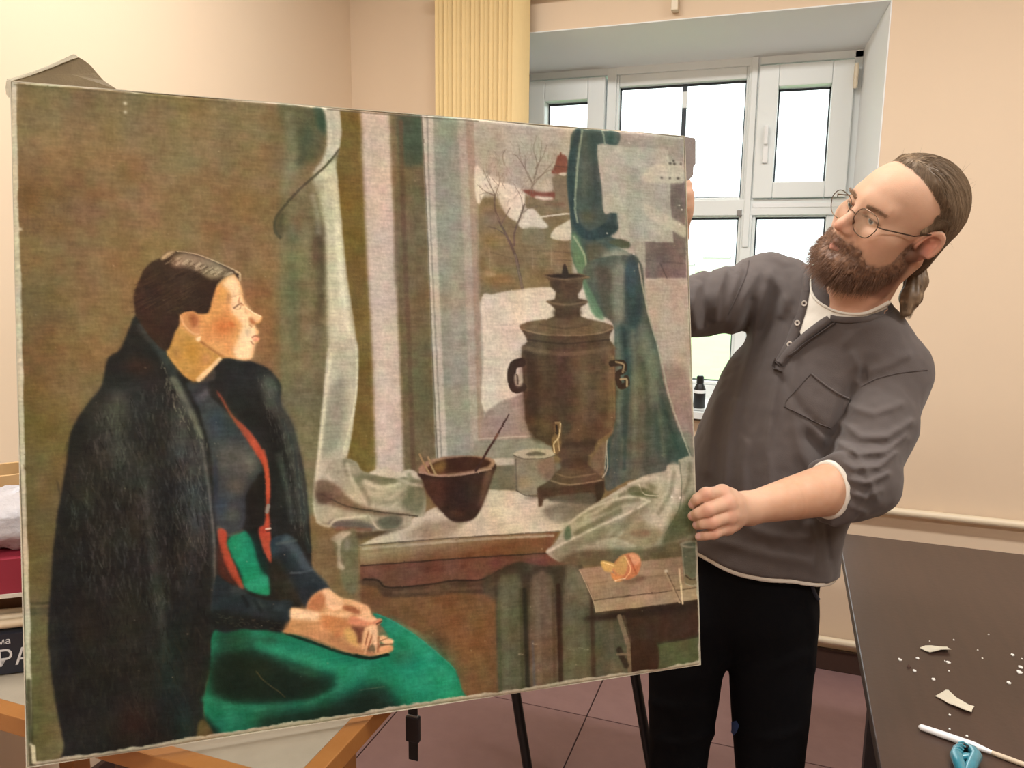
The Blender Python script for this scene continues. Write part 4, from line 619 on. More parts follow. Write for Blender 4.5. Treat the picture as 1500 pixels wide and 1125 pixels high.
    F([(434, 560), (700, 527), (895, 503), (900, 560), (470, 628)], (152, 133, 110), 1, .8, 3, False); S([(468, 626), (700, 600), (980, 570)], 1.2, (118, 100, 80), .6, .6); S([(500, 700), (745, 668), (985, 638)], 1.6, (84, 68, 54), .5, .9); F([(500, 704), (745, 672), (985, 642), (985, 690), (745, 724), (508, 756)], (158, 139, 114), .6, .9, 3, False); S([(436, 562), (496, 700), (508, 754)], 1.6, (176, 158, 132), .6, .8); S([(508, 757), (745, 726), (985, 692)], 2, (64, 50, 38), .7, .8); F([(620, 610), (680, 605), (690, 585), (740, 600), (660, 625)], (112, 92, 74), 1.5, .8)
    F([(582, 560), (610, 512), (650, 490), (690, 492), (710, 525), (700, 575), (660, 605), (620, 600)], (184, 124, 88), .8, 1, 6); F([(590, 565), (605, 520), (640, 500), (650, 550), (630, 590)], (186, 152, 96), 1.2, .95, 5); F([(660, 495), (695, 495), (708, 530), (670, 540)], (208, 156, 124), 1.6, .9); S([(640, 505), (665, 560), (640, 600)], 2, (226, 188, 140), .6, .8); S([(655, 500), (690, 580)], 3, (158, 92, 62), 1.2, .7)
    F([(534, 525), (580, 530), (600, 545), (585, 560), (580, 572), (545, 565)], (192, 162, 102), .7, 1, 5); F([(575, 575), (600, 585), (635, 600), (620, 614), (590, 612)], (198, 140, 90), .7, 1, 5); S([(545, 530), (590, 545)], 1.6, (226, 206, 152), .5, .8); S([(595, 612), (640, 602)], 1.4, (230, 214, 186), .5, .8)
    F([(886, 445), (968, 436), (972, 622), (940, 634), (902, 620)], (92, 100, 82), .9, .95, 5, False); F([(884, 444), (920, 432), (970, 434), (970, 458), (920, 464), (890, 458)], (140, 142, 122), .7); F([(896, 448), (930, 440), (968, 442), (968, 456), (920, 458)], (86, 94, 78), .7, .9); S([(890, 460), (904, 616)], 2, (142, 142, 122), .6, .8); F([(905, 580), (935, 600), (968, 585), (970, 622), (930, 632), (903, 618)], (122, 108, 84), 1.2, .8); S([(906, 588), (936, 606), (968, 592)], 2.2, (70, 62, 50), .7, .9); S([(904, 622), (935, 634), (970, 626)], 2, (156, 150, 130), .6, .8)
    S([(818, 572), (878, 704)], 5, (160, 142, 116), .6); S([(822, 570), (882, 702)], 1.4, (86, 68, 54), .5, .7); S([(878, 558), (892, 712)], 3.4, (196, 178, 148), .5); D(820, 568, 10, 8, (214, 206, 186), .9)
    # --- the sitter
    p.z()
    coat = [(196, 462), (185, 484), (172, 512), (154, 526), (145, 564), (128, 586), (108, 614), (97, 640), (88, 700), (75, 770), (67, 850), (62, 920), (64, 970), (72, 1030), (84, 1090), (92, 1140), (284, 1140), (290, 1040), (300, 980), (320, 1000), (440, 880), (450, 824), (447, 760), (442, 699), (435, 664), (423, 619), (407, 592), (408, 566), (396, 546), (380, 535), (356, 528), (320, 524), (300, 540), (270, 545), (240, 510), (215, 475)]
    F(coat, (36, 37, 35), 1.1, 1, 5)
    for x, y, rx, ry, c, a in [(150, 620, 40, 60, (48, 46, 40), .7), (200, 580, 40, 40, (54, 56, 56), .7), (200, 536, 28, 16, (62, 44, 38), .8), (130, 720, 40, 80, (40, 38, 34), .7), (110, 850, 40, 90, (30, 30, 28), .8), (180, 800, 50, 90, (34, 34, 30), .6), (120, 1000, 40, 80, (30, 28, 26), .8), (150, 930, 60, 50, (40, 36, 26), .6), (190, 760, 16, 60, (54, 44, 34), .6), (260, 680, 24, 90, (62, 64, 62), .6), (280, 760, 20, 70, (50, 56, 56), .6), (205, 1000, 40, 60, (38, 36, 26), .6), (200, 1080, 60, 30, (46, 32, 24), .6), (255, 930, 24, 60, (24, 36, 34), .7), (250, 840, 24, 60, (34, 30, 28), .7), (240, 1030, 24, 70, (26, 38, 36), .7), (190, 1050, 30, 30, (60, 36, 26), .5), (90, 960, 14, 60, (26, 28, 34), .6), (100, 760, 14, 70, (36, 40, 34), .6), (170, 680, 24, 60, (60, 62, 58), .45), (175, 560, 20, 24, (34, 34, 34), .6)]: D(x, y, rx, ry, c, a, 5)
    S([(206, 480), (236, 520), (262, 575), (285, 630), (296, 690), (304, 760), (308, 840), (305, 920)], (12, 7), (64, 72, 70), 4, .7, 8); S([(250, 556), (272, 596), (290, 640)], (10, 5), (118, 122, 106), 3, .7, 12); S([(292, 650), (302, 730), (308, 800), (308, 870)], (4, 3), (112, 112, 104), 1.6, .55, 14); S([(205, 690), (212, 780), (226, 880), (236, 950)], (8, 5), (80, 84, 76), 5, .45, 14)
    for x, y, rx, ry, c, a in [(165, 640, 26, 60, (74, 78, 74), .55), (262, 620, 16, 60, (86, 92, 88), .6), (205, 720, 22, 90, (66, 68, 60), .5), (120, 700, 20, 60, (54, 58, 50), .5), (280, 720, 14, 110, (84, 88, 86), .55), (245, 760, 18, 80, (24, 26, 26), .6), (225, 860, 14, 80, (72, 74, 64), .5), (270, 850, 16, 60, (46, 54, 54), .6), (150, 780, 24, 60, (46, 42, 34), .6), (180, 900, 26, 50, (56, 52, 40), .5), (120, 920, 22, 50, (42, 36, 28), .6), (240, 980, 20, 60, (30, 48, 46), .6), (262, 1060, 14, 50, (30, 54, 52), .6), (170, 590, 24, 30, (80, 82, 80), .5)]: D(x, y, rx, ry, c, a, 8)
    p.fur([(140, 590), (240, 560), (290, 660), (300, 820), (230, 900), (100, 850), (90, 720)], 560, 16, (92, 94, 88), .22, (60, 110), 2.2); p.fur([(80, 650), (240, 600), (300, 700), (300, 1000), (90, 1080), (66, 900)], 500, 18, (52, 50, 42), .35, (60, 110), 2.6)
    p.fur([(140, 590), (240, 560), (290, 660), (300, 820), (230, 900), (100, 850), (90, 720)], 240, 13, (104, 106, 98), .32); p.fur([(80, 800), (220, 760), (290, 980), (280, 1100), (95, 1090)], 300, 15, (60, 56, 46), .35); p.fur([(230, 520), (300, 650), (285, 660), (240, 580)], 90, 9, (136, 138, 122), .5); p.fur([(240, 640), (298, 680), (300, 800), (250, 790)], 130, 12, (112, 112, 106), .35)
    p.fur([(140, 600), (240, 560), (290, 660), (300, 900), (280, 1090), (95, 1090), (70, 900), (90, 700)], 420, 14, (22, 22, 22), .5)
    # far side of the coat
    p.z(250, 520, 3.127)
    D(330, 120, 110, 70, (40, 44, 44), .8); D(430, 130, 50, 60, (82, 88, 84), .7); F([(430, 100), (480, 130), (486, 210), (440, 250), (410, 180)], (94, 98, 92), 3.5, .75, 8); S([(470, 240), (520, 330), (550, 460), (575, 600), (590, 760)], (22, 14), (78, 84, 76), 5, .7, 10); D(440, 330, 40, 90, (34, 34, 32), .9); S([(500, 300), (545, 420), (570, 560), (600, 800), (615, 900)], 5, (48, 58, 56), 2, .6); D(500, 640, 40, 110, (40, 44, 40), .8); S([(480, 460), (520, 620), (540, 760)], 8, (88, 96, 88), 4, .5, 10)
    p.fur([(380, 90), (480, 110), (500, 260), (590, 560), (610, 850), (540, 800), (480, 500), (420, 250)], 170, 26, (112, 116, 106), .4, (70, 100), 1.2)
    # roll-neck and grey jumper
    F([(60, 130), (110, 118), (185, 70), (188, 110), (160, 128), (172, 190), (300, 315), (385, 430), (402, 490), (392, 560), (330, 640), (330, 720), (318, 780), (290, 815), (240, 835), (190, 795), (175, 500), (130, 290), (90, 190)], (58, 64, 66), 1.1, 1, 5)
    F([(80, 120), (180, 64), (190, 105), (150, 126), (110, 132)], (66, 64, 56), 1.2, .9); F([(100, 190), (145, 140), (165, 180), (120, 220)], (92, 88, 94), 3, .7); F([(130, 130), (170, 130), (120, 180), (90, 180)], (40, 40, 44), 2, .7)
    D(270, 480, 110, 110, (90, 86, 74), .8, 5); D(350, 500, 45, 60, (92, 92, 84), .7); D(200, 320, 40, 100, (62, 72, 82), .8); D(280, 600, 50, 60, (92, 84, 70), .6); D(220, 700, 34, 60, (54, 66, 76), .8); D(270, 720, 40, 60, (76, 80, 74), .7); D(190, 560, 14, 130, (44, 52, 62), .8); D(250, 640, 60, 20, (60, 66, 70), .6, ang=15); S([(200, 790), (250, 828), (310, 806)], 5, (84, 84, 72), 2, .7); D(320, 340, 30, 60, (48, 50, 50), .6, ang=-35)
    D(300, 470, 105, 100, (102, 98, 86), .6, 6); D(345, 490, 40, 60, (112, 110, 100), .5, 5); D(285, 610, 50, 50, (100, 92, 78), .5, 5); D(265, 725, 40, 46, (86, 88, 80), .5, 5)
    # rust-red lining of the coat
    F([(335, 640), (405, 540), (420, 640), (418, 740), (385, 800), (390, 880), (345, 800)], (34, 33, 28), 2, .95, 4)
    F([(196, 165), (225, 200), (275, 280), (330, 330), (392, 410), (428, 500), (440, 600), (434, 700), (438, 790), (443, 950), (405, 890), (384, 800), (412, 770), (420, 660), (410, 520), (350, 410), (270, 292)], (172, 82, 58), .9, 1, 7); F([(196, 165), (225, 200), (290, 300), (350, 380), (330, 370), (260, 280)], (84, 66, 52), 3, .85); S([(410, 440), (428, 540), (430, 650)], 5, (186, 92, 66), 1.6, .7); S([(430, 690), (424, 720)], 5, (140, 140, 130), .8, .9); S([(418, 800), (440, 795)], 2.4, (216, 204, 186), .5, .9); S([(420, 812), (440, 806)], 1.6, (60, 40, 34), .5, .9)
    F([(196, 808), (235, 808), (246, 880), (282, 980), (316, 1064), (290, 1062), (225, 950)], (166, 80, 58), 1, 1, 7); F([(200, 860), (240, 980), (290, 1060), (240, 1040), (200, 1000)], (88, 48, 38), 2.4, .8)
    F([(242, 850), (300, 815), (330, 812), (360, 860), (390, 960), (420, 1010), (430, 1100), (330, 1075), (300, 1000), (262, 920)], (36, 134, 100), 1.2, 1, 6); D(300, 920, 30, 60, (44, 148, 112), .7, ang=-20); F([(350, 800), (395, 890), (430, 1010), (400, 1000), (370, 900)], (24, 52, 44), 2.5, .9); F([(320, 1050), (420, 1010), (425, 1060), (350, 1085)], (48, 146, 118), 1.6, .8); F([(440, 960), (500, 1000), (560, 1110), (480, 1130), (440, 1060)], (48, 46, 38), 3, .9, 8)
    # skirt
    p.z(280, 780, 3.517)
    F([(100, 500), (300, 505), (460, 512), (700, 600), (880, 640), (1000, 622), (1010, 560), (940, 460), (915, 415), (1000, 450), (1130, 530), (1260, 640), (1335, 712), (1368, 810), (1388, 900), (1070, 980), (130, 1150), (90, 1080), (40, 940), (40, 850), (70, 700)], (34, 122, 94), .9, 1, 6)
    D(1180, 720, 160, 150, (36, 144, 116), .8); D(1260, 780, 90, 100, (40, 148, 118), .7); D(1000, 560, 60, 80, (52, 138, 112), .6); D(1060, 650, 70, 50, (66, 104, 82), .65); D(700, 680, 200, 60, (32, 132, 98), .7, ang=12); D(900, 720, 120, 70, (50, 136, 106), .6); D(300, 560, 170, 36, (40, 84, 66), .8); D(150, 560, 80, 50, (30, 62, 48), .8); D(1100, 820, 80, 70, (40, 140, 112), .6); D(1300, 860, 60, 40, (34, 142, 104), .6)
    F([(90, 620), (300, 590), (380, 640), (520, 690), (690, 732), (722, 775), (670, 845), (560, 876), (400, 886), (250, 888), (120, 868), (60, 800)], (28, 46, 35), 7, .95, 5); F([(110, 660), (300, 640), (480, 720), (640, 770), (600, 840), (400, 870), (200, 870), (90, 800)], (22, 36, 28), 6, .8, 5); D(280, 700, 150, 60, (34, 46, 32), .7); D(560, 720, 110, 26, (40, 84, 62), .7, ang=14); S([(310, 720), (350, 770), (420, 820), (455, 852)], 1.6, (96, 84, 54), .6, .6)
    S([(50, 862), (150, 900), (300, 912), (480, 900), (620, 870), (740, 800)], (11, 9), (50, 128, 100), 4.5, .8); F([(310, 950), (560, 905), (760, 840), (900, 785), (980, 810), (1060, 930), (900, 975), (700, 1010), (310, 1080)], (28, 48, 38), 8, .95, 5); F([(420, 980), (640, 930), (860, 840), (960, 860), (1010, 930), (800, 980), (420, 1050)], (22, 36, 29), 7, .7, 5); D(960, 830, 50, 40, (34, 60, 52), .7, ang=40); D(480, 980, 120, 30, (26, 54, 42), .7); S([(840, 815), (970, 795)], 1.4, (100, 110, 90), .5, .5)
    F([(40, 880), (130, 900), (260, 930), (310, 960), (300, 1080), (190, 1100), (110, 1040)], (30, 104, 80), 6, .85, 6); D(190, 960, 80, 40, (44, 126, 98), .7, ang=15); F([(35, 940), (90, 1000), (180, 1110), (120, 1110), (50, 1010)], (20, 36, 30), 2.4, .9); F([(5, 1000), (40, 970), (110, 1090), (100, 1130), (0, 1150)], (88, 78, 52), 1.2, 1, 4); S([(930, 420), (1010, 456), (1130, 532), (1262, 640), (1338, 714)], 2, (62, 150, 128), .8, .6)
    D(200, 530, 130, 40, (28, 66, 50), .6); D(1150, 700, 120, 110, (46, 156, 126), .55); D(1290, 830, 60, 70, (50, 160, 130), .5); S([(330, 580), (520, 640), (700, 690), (860, 700)], 12, (54, 148, 114), 6, .6, 6); D(780, 760, 80, 40, (58, 146, 116), .5, ang=-25); S([(1000, 470), (1130, 560), (1230, 660), (1300, 760)], 14, (60, 160, 134), 8, .5, 6); D(1090, 660, 60, 60, (36, 104, 84), .5)
    S([(460, 520), (700, 602), (870, 648), (990, 632)], 4, (16, 40, 30), 1.2, .85)
    # sleeves
    F([(100, 235), (160, 256), (290, 328), (380, 352), (496, 352), (492, 400), (462, 514), (300, 490), (100, 500)], (40, 50, 54), .9, 1, 5); D(220, 300, 60, 30, (62, 72, 74), .8, ang=25); D(320, 370, 60, 26, (58, 68, 68), .7, ang=15); D(430, 390, 50, 26, (58, 72, 78), .7); F([(90, 400), (300, 440), (460, 470), (460, 514), (300, 495), (90, 500)], (26, 28, 26), 3, .9, 6); S([(240, 330), (270, 380)], 5, (30, 36, 38), 1.5, .8); S([(300, 350), (340, 410)], 5, (30, 38, 40), 1.5, .7); p.fur([(100, 420), (440, 470), (440, 505), (100, 490)], 60, 14, (96, 90, 74), .4, (-10, 30))
    F([(390, 40), (480, 10), (530, 60), (570, 140), (600, 190), (680, 280), (720, 308), (640, 296), (590, 345), (570, 392), (480, 250), (400, 130)], (46, 58, 64), .9, 1, 5); S([(470, 40), (530, 110), (580, 190), (650, 270)], 12, (76, 92, 98), 4, .7); S([(440, 130), (500, 220), (560, 330)], 14, (34, 42, 46), 4, .8); S([(490, 210), (560, 206), (600, 192)], 3, (96, 108, 110), 1, .6); F([(400, 140), (440, 150), (560, 380), (500, 360), (420, 240)], (46, 44, 36), 3, .9, 10); S([(420, 60), (520, 40)], 4, (84, 94, 94), 1.5, .6)
    F([(540, 220), (610, 205), (690, 290), (630, 300), (590, 350), (575, 395), (540, 330)], (38, 48, 52), 1.5, .8)
    # hands
    p.z(390, 840, 7.5)
    F([(420, 300), (470, 240), (545, 185), (640, 172), (680, 195), (740, 250), (800, 275), (900, 295), (990, 335), (1050, 350), (1085, 385), (1100, 440), (1150, 500), (1160, 640), (1170, 720), (1000, 840), (960, 700), (800, 450), (560, 440), (390, 400)], (206, 166, 124), 1.0, 1, 4)
    F([(395, 400), (430, 300), (480, 240), (560, 200), (600, 260), (590, 380), (520, 430)], (168, 116, 78), 2.4, .9); F([(560, 190), (640, 176), (720, 245), (800, 280), (790, 380), (700, 410), (610, 350), (600, 260)], (226, 190, 152), 1.6, .95); F([(795, 350), (880, 350), (960, 385), (980, 440), (880, 430), (800, 400)], (150, 96, 64), 1.6, .95); F([(800, 280), (900, 298), (1050, 355), (1085, 420), (1060, 480), (1000, 440), (980, 390), (900, 345), (810, 330)], (216, 172, 130), 1.4, .9); F([(1000, 420), (1080, 420), (1110, 500), (1050, 500)], (226, 186, 146), 1.4, .8)
    F([(215, 400), (240, 378), (330, 392), (450, 418), (545, 430), (640, 410), (760, 412), (870, 430), (960, 465), (1060, 478), (1130, 495), (1200, 495), (1222, 515), (1195, 550), (1120, 575), (1000, 590), (900, 590), (960, 680), (1000, 820), (1080, 870), (1160, 860), (1240, 810), (1310, 790), (1340, 825), (1300, 870), (1200, 895), (1080, 905), (960, 890), (800, 850), (640, 780), (480, 720), (330, 670), (120, 650), (190, 600), (212, 500)], (200, 158, 114), .9, 1, 4)
    F([(225, 400), (330, 396), (540, 436), (520, 520), (400, 520), (220, 500)], (232, 202, 166), 1.8, .95); F([(212, 520), (400, 535), (520, 530), (560, 640), (700, 760), (600, 760), (330, 668), (140, 648)], (180, 140, 98), 2.4, .9); F([(530, 470), (640, 440), (760, 470), (870, 530), (880, 600), (780, 700), (640, 640), (560, 560)], (184, 124, 80), 3, .85); F([(800, 620), (860, 590), (940, 690), (960, 800), (900, 790), (820, 700)], (206, 168, 106), 2.2, .9); F([(560, 440), (660, 416), (800, 420), (880, 445), (860, 475), (720, 470)], (228, 190, 148), 1.6, .9); F([(600, 640), (760, 720), (900, 800), (1000, 850), (1160, 880), (1000, 895), (820, 850), (660, 780)], (166, 120, 84), 2.2, .85); D(720, 680, 50, 40, (170, 102, 66), .6)
    F([(870, 470), (980, 480), (1060, 500), (1130, 520), (1200, 500), (1195, 550), (1060, 580), (920, 575), (860, 540)], (204, 140, 106), 1.2, .95); F([(960, 468), (1080, 485), (1180, 500), (1100, 530), (980, 500)], (230, 188, 150), 1.2, .9); S([(1160, 555), (1215, 525)], 2, (70, 46, 34), .6, .9); F([(880, 580), (1060, 590), (1010, 640), (990, 760), (950, 760), (940, 660)], (112, 70, 50), 1.6, .95)
    for a, b, c in (((1045, 610), (1000, 830), 7), ((1100, 620), (1025, 880), 7), ((1130, 680), (1155, 870), 6)): S([a, ((a[0]+b[0])/2+6, (a[1]+b[1])/2), b], (c*.8, 3), (222, 180, 136), 1.3, .75); S([(a[0]+28, a[1]+14), (b[0]+34, b[1]-50)], (2.6, 2), (140, 88, 58), .6, .8)
    F([(1050, 600), (1150, 560), (1175, 700), (1190, 780), (1130, 800), (1110, 680)], (224, 186, 148), 1.2, .95); F([(1185, 700), (1240, 682), (1285, 705), (1270, 740), (1210, 750)], (222, 180, 140), .8); F([(1215, 750), (1280, 712), (1340, 730), (1335, 770), (1270, 785)], (228, 188, 148), .8); F([(1165, 830), (1240, 795), (1310, 795), (1330, 830), (1260, 870), (1160, 880)], (212, 162, 120), .8); S([(1190, 750), (1280, 708)], 1.4, (130, 84, 58), .5, .7); S([(1200, 790), (1330, 778)], 2, (120, 78, 54), .6, .8); S([(930, 900), (1080, 935), (1270, 890)], 4, (20, 42, 30), 1.2, .9); S([(1180, 700), (1170, 860)], 3, (166, 116, 82), .8, .8)
    # head
    p.z(170, 350, 5.112)
    F([(360, 830), (440, 660), (470, 560), (560, 545), (670, 555), (700, 450), (740, 350), (800, 290), (870, 252), (905, 310), (932, 380), (940, 460), (962, 512), (1010, 548), (1072, 578), (1081, 600), (1062, 630), (1030, 642), (1026, 660), (1052, 692), (1050, 712), (1040, 728), (1058, 745), (1050, 768), (1022, 792), (1010, 830), (1010, 870), (985, 902), (940, 913), (860, 896), (800, 890), (740, 912), (690, 980), (640, 1032), (592, 1058), (540, 1056), (460, 990)], (200, 152, 98), .7, 1, 3)
    F([(370, 830), (440, 680), (520, 700), (600, 760), (740, 850), (790, 890), (740, 912), (690, 980), (640, 1032), (592, 1058), (540, 1056), (460, 990)], (182, 142, 80), 2.2, .95, 4); D(560, 850, 60, 120, (172, 132, 60), .7, ang=-10); S([(760, 900), (690, 970), (600, 1052)], (5, 7), (226, 196, 152), 1.4, .9); D(430, 850, 40, 70, (166, 128, 84), .7); D(660, 900, 40, 60, (176, 128, 88), .6); S([(620, 770), (700, 830), (790, 880)], 3.5, (150, 104, 64), 1.6, .7)
    F([(780, 340), (860, 268), (910, 330), (940, 460), (1000, 545), (1010, 640), (1040, 700), (1010, 830), (1000, 890), (940, 908), (880, 890), (860, 820), (900, 740), (930, 660), (900, 600), (850, 540), (850, 430), (820, 380)], (232, 204, 166), 2.2, .95, 3)
    D(780, 660, 100, 80, (184, 112, 64), .85); D(720, 560, 60, 90, (196, 146, 88), .7); D(780, 420, 50, 70, (206, 164, 96), .8); D(840, 780, 60, 60, (214, 164, 112), .7); D(660, 700, 40, 90, (188, 136, 84), .7); D(800, 860, 70, 24, (200, 152, 104), .7, ang=10); D(830, 450, 18, 60, (170, 132, 92), .7); D(850, 640, 40, 20, (176, 100, 58), .6, ang=35)
    F([(960, 540), (1010, 552), (1070, 582), (1072, 602), (1040, 625), (1000, 612)], (226, 188, 148), 1, .9); F([(985, 590), (1010, 600), (1030, 636), (1000, 642), (985, 620)], (176, 116, 80), 1.1, .9); S([(962, 516), (1012, 552), (1072, 582)], 1.8, (240, 218, 184), .6, .8); D(975, 700, 22, 50, (200, 172, 142), .7); S([(1002, 740), (1030, 728), (1052, 742)], 1.8, (140, 84, 62), .7, .85); F([(1002, 748), (1040, 738), (1056, 748), (1040, 768), (1012, 766)], (222, 160, 130), .7, .9); S([(995, 770), (1010, 790)], 2, (150, 104, 80), .8, .7); S([(1015, 800), (1006, 850)], 2, (208, 164, 130), .8, .7); S([(870, 520), (905, 492), (925, 486)], 2, (112, 84, 66), .8, .9); S([(875, 525), (910, 526), (922, 500)], 1.2, (150, 116, 92), .7, .7); D(898, 512, 10, 7, (196, 176, 150), .6); S([(850, 440), (890, 425), (930, 415)], 1.4, (190, 152, 116), .8, .7); S([(912, 440), (906, 478), (940, 500)], 2, (182, 138, 104), .8, .8); D(960, 540, 12, 30, (198, 154, 118), .6); S([(985, 645), (1000, 660)], 2, (170, 120, 90), .8, .7)
    hair = [(326, 140), (362, 104), (400, 92), (460, 92), (560, 106), (660, 138), (780, 188), (850, 230), (908, 248), (921, 280), (916, 312), (898, 292), (862, 262), (800, 292), (742, 352), (712, 440), (690, 520), (668, 556), (600, 562), (540, 540), (470, 562), (462, 640), (425, 700), (372, 830), (300, 800), (200, 680), (140, 590), (124, 520), (120, 430), (150, 340), (200, 230), (262, 170)]
    F(hair, (58, 43, 33), .8, 1, 4); D(240, 420, 70, 140, (52, 38, 32), .7); D(420, 420, 130, 80, (68, 50, 36), .7); D(620, 450, 70, 70, (50, 36, 26), .7); D(300, 620, 90, 80, (54, 42, 34), .7); D(180, 470, 34, 120, (66, 46, 40), .7)
    F([(330, 140), (380, 98), (440, 94), (380, 130), (335, 160)], (186, 164, 132), 1, .95); F([(400, 170), (460, 110), (560, 115), (700, 160), (840, 235), (870, 262), (780, 290), (700, 300), (640, 270), (560, 225), (480, 205), (430, 210)], (146, 130, 108), 2.2, .9, 5)
    for i in range(90):
        t = p.rng.uniform(); x = 400+460*t; y = 118+120*t+p.rng.uniform(0, 50); l = p.rng.uniform(30, 90); S([(x, y), (x-l*.55, y+l*.35)], 1.2, (190, 174, 148) if p.rng.uniform() < .45 else (84, 66, 50), .5, .5, 0)
    for i in range(120):
        x = p.rng.uniform(170, 680); y = p.rng.uniform(230, 520); l = p.rng.uniform(40, 110); S([(x, y), (x-l*.8, y+l*.4)], 1.1, (88, 68, 50) if p.rng.uniform() < .5 else (38, 28, 22), .5, .35, 0)
    S([(450, 94), (600, 118), (780, 190), (905, 250)], 1.6, (192, 172, 142), .6, .8); S([(862, 262), (800, 292), (742, 352)], 1.6, (150, 130, 104), .6, .7); S([(885, 248), (915, 262), (918, 310)], 3, (196, 172, 136), .8, .9)
    F([(465, 570), (500, 545), (560, 545), (600, 575), (608, 640), (612, 710), (580, 722), (530, 690), (490, 650)], (192, 142, 96), .9, 1, 3); F([(530, 580), (575, 565), (595, 610), (575, 660), (545, 640)], (146, 92, 58), 1.8, .9); S([(472, 580), (500, 650), (560, 706), (600, 716)], 2.6, (212, 170, 124), .8, .8); S([(470, 560), (500, 542), (550, 538)], 1.8, (34, 26, 20), .6, .9); F([(582, 742), (608, 734), (618, 756), (604, 768), (584, 764)], (228, 200, 158), .7); D(612, 736, 6, 4, (250, 240, 214), .9)
    # --- handling wear: bare, flaked edges and scattered losses
    p.z()
    rng = p.rng
    def edge(a, b, w0, w1, col, amp, n=90, al=.95):
        a, b = np.array(a, float), np.array(b, float); d = (b-a)/np.linalg.norm(b-a); nrm = np.array([-d[1], d[0]]); o, i = [], []; wv = 0
        for k in range(n+1):
            q = a+(b-a)*k/n; wv = .7*wv+rng.uniform(-amp, amp); o.append(q-nrm*6); i.append(q+nrm*max(.3, w0+(w1-w0)*k/n+wv))
        F(o+i[::-1], col, .5, al, 4, False)
    edge((28, 1127), (15, 118), 10, 9, (186, 184, 164), .7, 70); edge((1021, 975), (28, 1127), 6.5, 8, (186, 180, 160), 1.6, 150); edge((15, 118), (1004, 199), 3.0, 1.2, (176, 166, 144), 1.3, 150, .8); edge((1004, 199), (1021, 975), 2.0, 3.2, (176, 172, 154), 1.0, 110, .9)
    S([(22, 124), (160, 136), (330, 150)], 3, (92, 82, 54), 1.2, .6); S([(480, 160), (620, 172), (700, 178)], 2.6, (70, 62, 46), 1, .6); S([(32, 1000), (34, 1060), (36, 1120)], 7, (50, 46, 26), 2, .7); S([(39, 1095), (40, 1118)], 5, (206, 200, 172), .8, .9)
    for x, y in ((184, 152), (184, 165), (29, 337), (25, 390), (27, 498), (26, 528), (36, 1092)): D(x, y, 3.4, 3, (214, 208, 184), .95)
    for i in range(120):
        x, y = rng.uniform(40, 1000), rng.uniform(220, 1000); D(x, y, rng.uniform(.8, 1.7), rng.uniform(.6, 1.2), (176, 164, 138), .55, 0)
    # brushy edges, broken colour, weave and dry brushwork over everything
    im = p.im; yy, xx = np.mgrid[0:PH, 0:PW]
    def wob(im, nx, ny, k): return im[np.clip((yy+k*ny).round().astype(int), 0, PH-1), np.clip((xx+k*nx).round().astype(int), 0, PW-1)]
    a, b, c, d = p.noise(4), p.noise(4), p.noise(9), p.noise(9)
    im = .72*wob(im, a, b, .55)+.28*wob(im, c+.4*a, d+.4*b, 1.3)
    lum = im.mean(2, keepdims=True); mid = np.clip(lum/70, .25, 1)
    im = im+mid*((p.noise(60)*3.4+p.noise(20)*2.8)[..., None]*np.array([1, .15, -.9])+(p.noise(34)*2.6+p.noise(11)*2.4)[..., None]*np.array([-.7, 1, .1])+(p.noise(16, 2)*4.5+p.noise(7)*4.0)[..., None])
    wv = p.noise(9, .17)*.55+p.noise(1.6, 4)*.35+p.n4*.5+p.noise(30, .1)*.3
    im = im*(1+(wv*.062)[..., None])+(wv*1.8)[..., None]
    return np.clip(im, 4, 250)
# ------------------------------------------------------------------ the stretched canvas
Q0, Q1, Q2, Q3 = PX(15, 118, 1.0), PX(1004, 199, 1.29847), PX(1021, 975, 1.28933), PX(28, 1127, .99086)
PU = Q1-Q0; PV = Q3-Q0; PWm = np.linalg.norm(PU); PHm = np.linalg.norm(PV); PU = PU/PWm; PN = np.cross(PU, PV/PHm); PN /= np.linalg.norm(PN); PV = np.cross(PN, PU)
if PN@(CAM-Q0) < 0: PNF = -PN
else: PNF = PN           # unit normal towards the viewer
def cv(u, v, n=0.0): return Q0+PU*u*PWm+PV*v*PHm+PNF*n
PAINT_GAIN = np.array([1.34, 1.37, 1.40])
img = paint_picture()
lin = np.where(img/255 <= .04045, img/255/12.92, ((img/255+.055)/1.055)**2.4)**1.15*PAINT_GAIN
pt = empty('oil_painting', Q3); tag(pt, 'large unframed oil painting of seated woman in green skirt and samovar', 'painting')
U, Vv = np.meshgrid((np.arange(PW)+.5)/PW, (np.arange(PH)+.5)/PH)
U = (U-U.min())/(U.max()-U.min()); Vv = (Vv-Vv.min())/(Vv.max()-Vv.min())
sag = .0016*np.sin(U*9+1)*np.sin(Vv*7)+.0012*np.sin(U*23+Vv*5)
edge_d = np.minimum(np.minimum(U, 1-U)*PWm, np.minimum(Vv, 1-Vv)*PHm); roll_ = -.004*np.exp(-(edge_d/.003))
co = Q0+PU*(U*PWm)[..., None]+PV*(Vv*PHm)[..., None]+PNF*(sag+roll_)[..., None]-np.array(Q3)
me = bpy.data.meshes.new('painted_canvas'); nvt = PW*PH; me.vertices.add(nvt); me.vertices.foreach_set('co', co.reshape(-1).astype(np.float32))
ii = np.arange(nvt).reshape(PH, PW); qd = np.stack([ii[:-1, :-1], ii[1:, :-1], ii[1:, 1:], ii[:-1, 1:]], -1).reshape(-1, 4)
if np.dot(np.cross(PV, PU), PNF) < 0: qd = qd[:, ::-1]
nf = len(qd); me.loops.add(nf*4); me.loops.foreach_set('vertex_index', qd.reshape(-1).astype(np.int32)); me.polygons.add(nf); me.polygons.foreach_set('loop_start', np.arange(0, nf*4, 4, dtype=np.int32)); me.polygons.foreach_set('use_smooth', np.ones(nf, bool)); me.update(calc_edges=True)
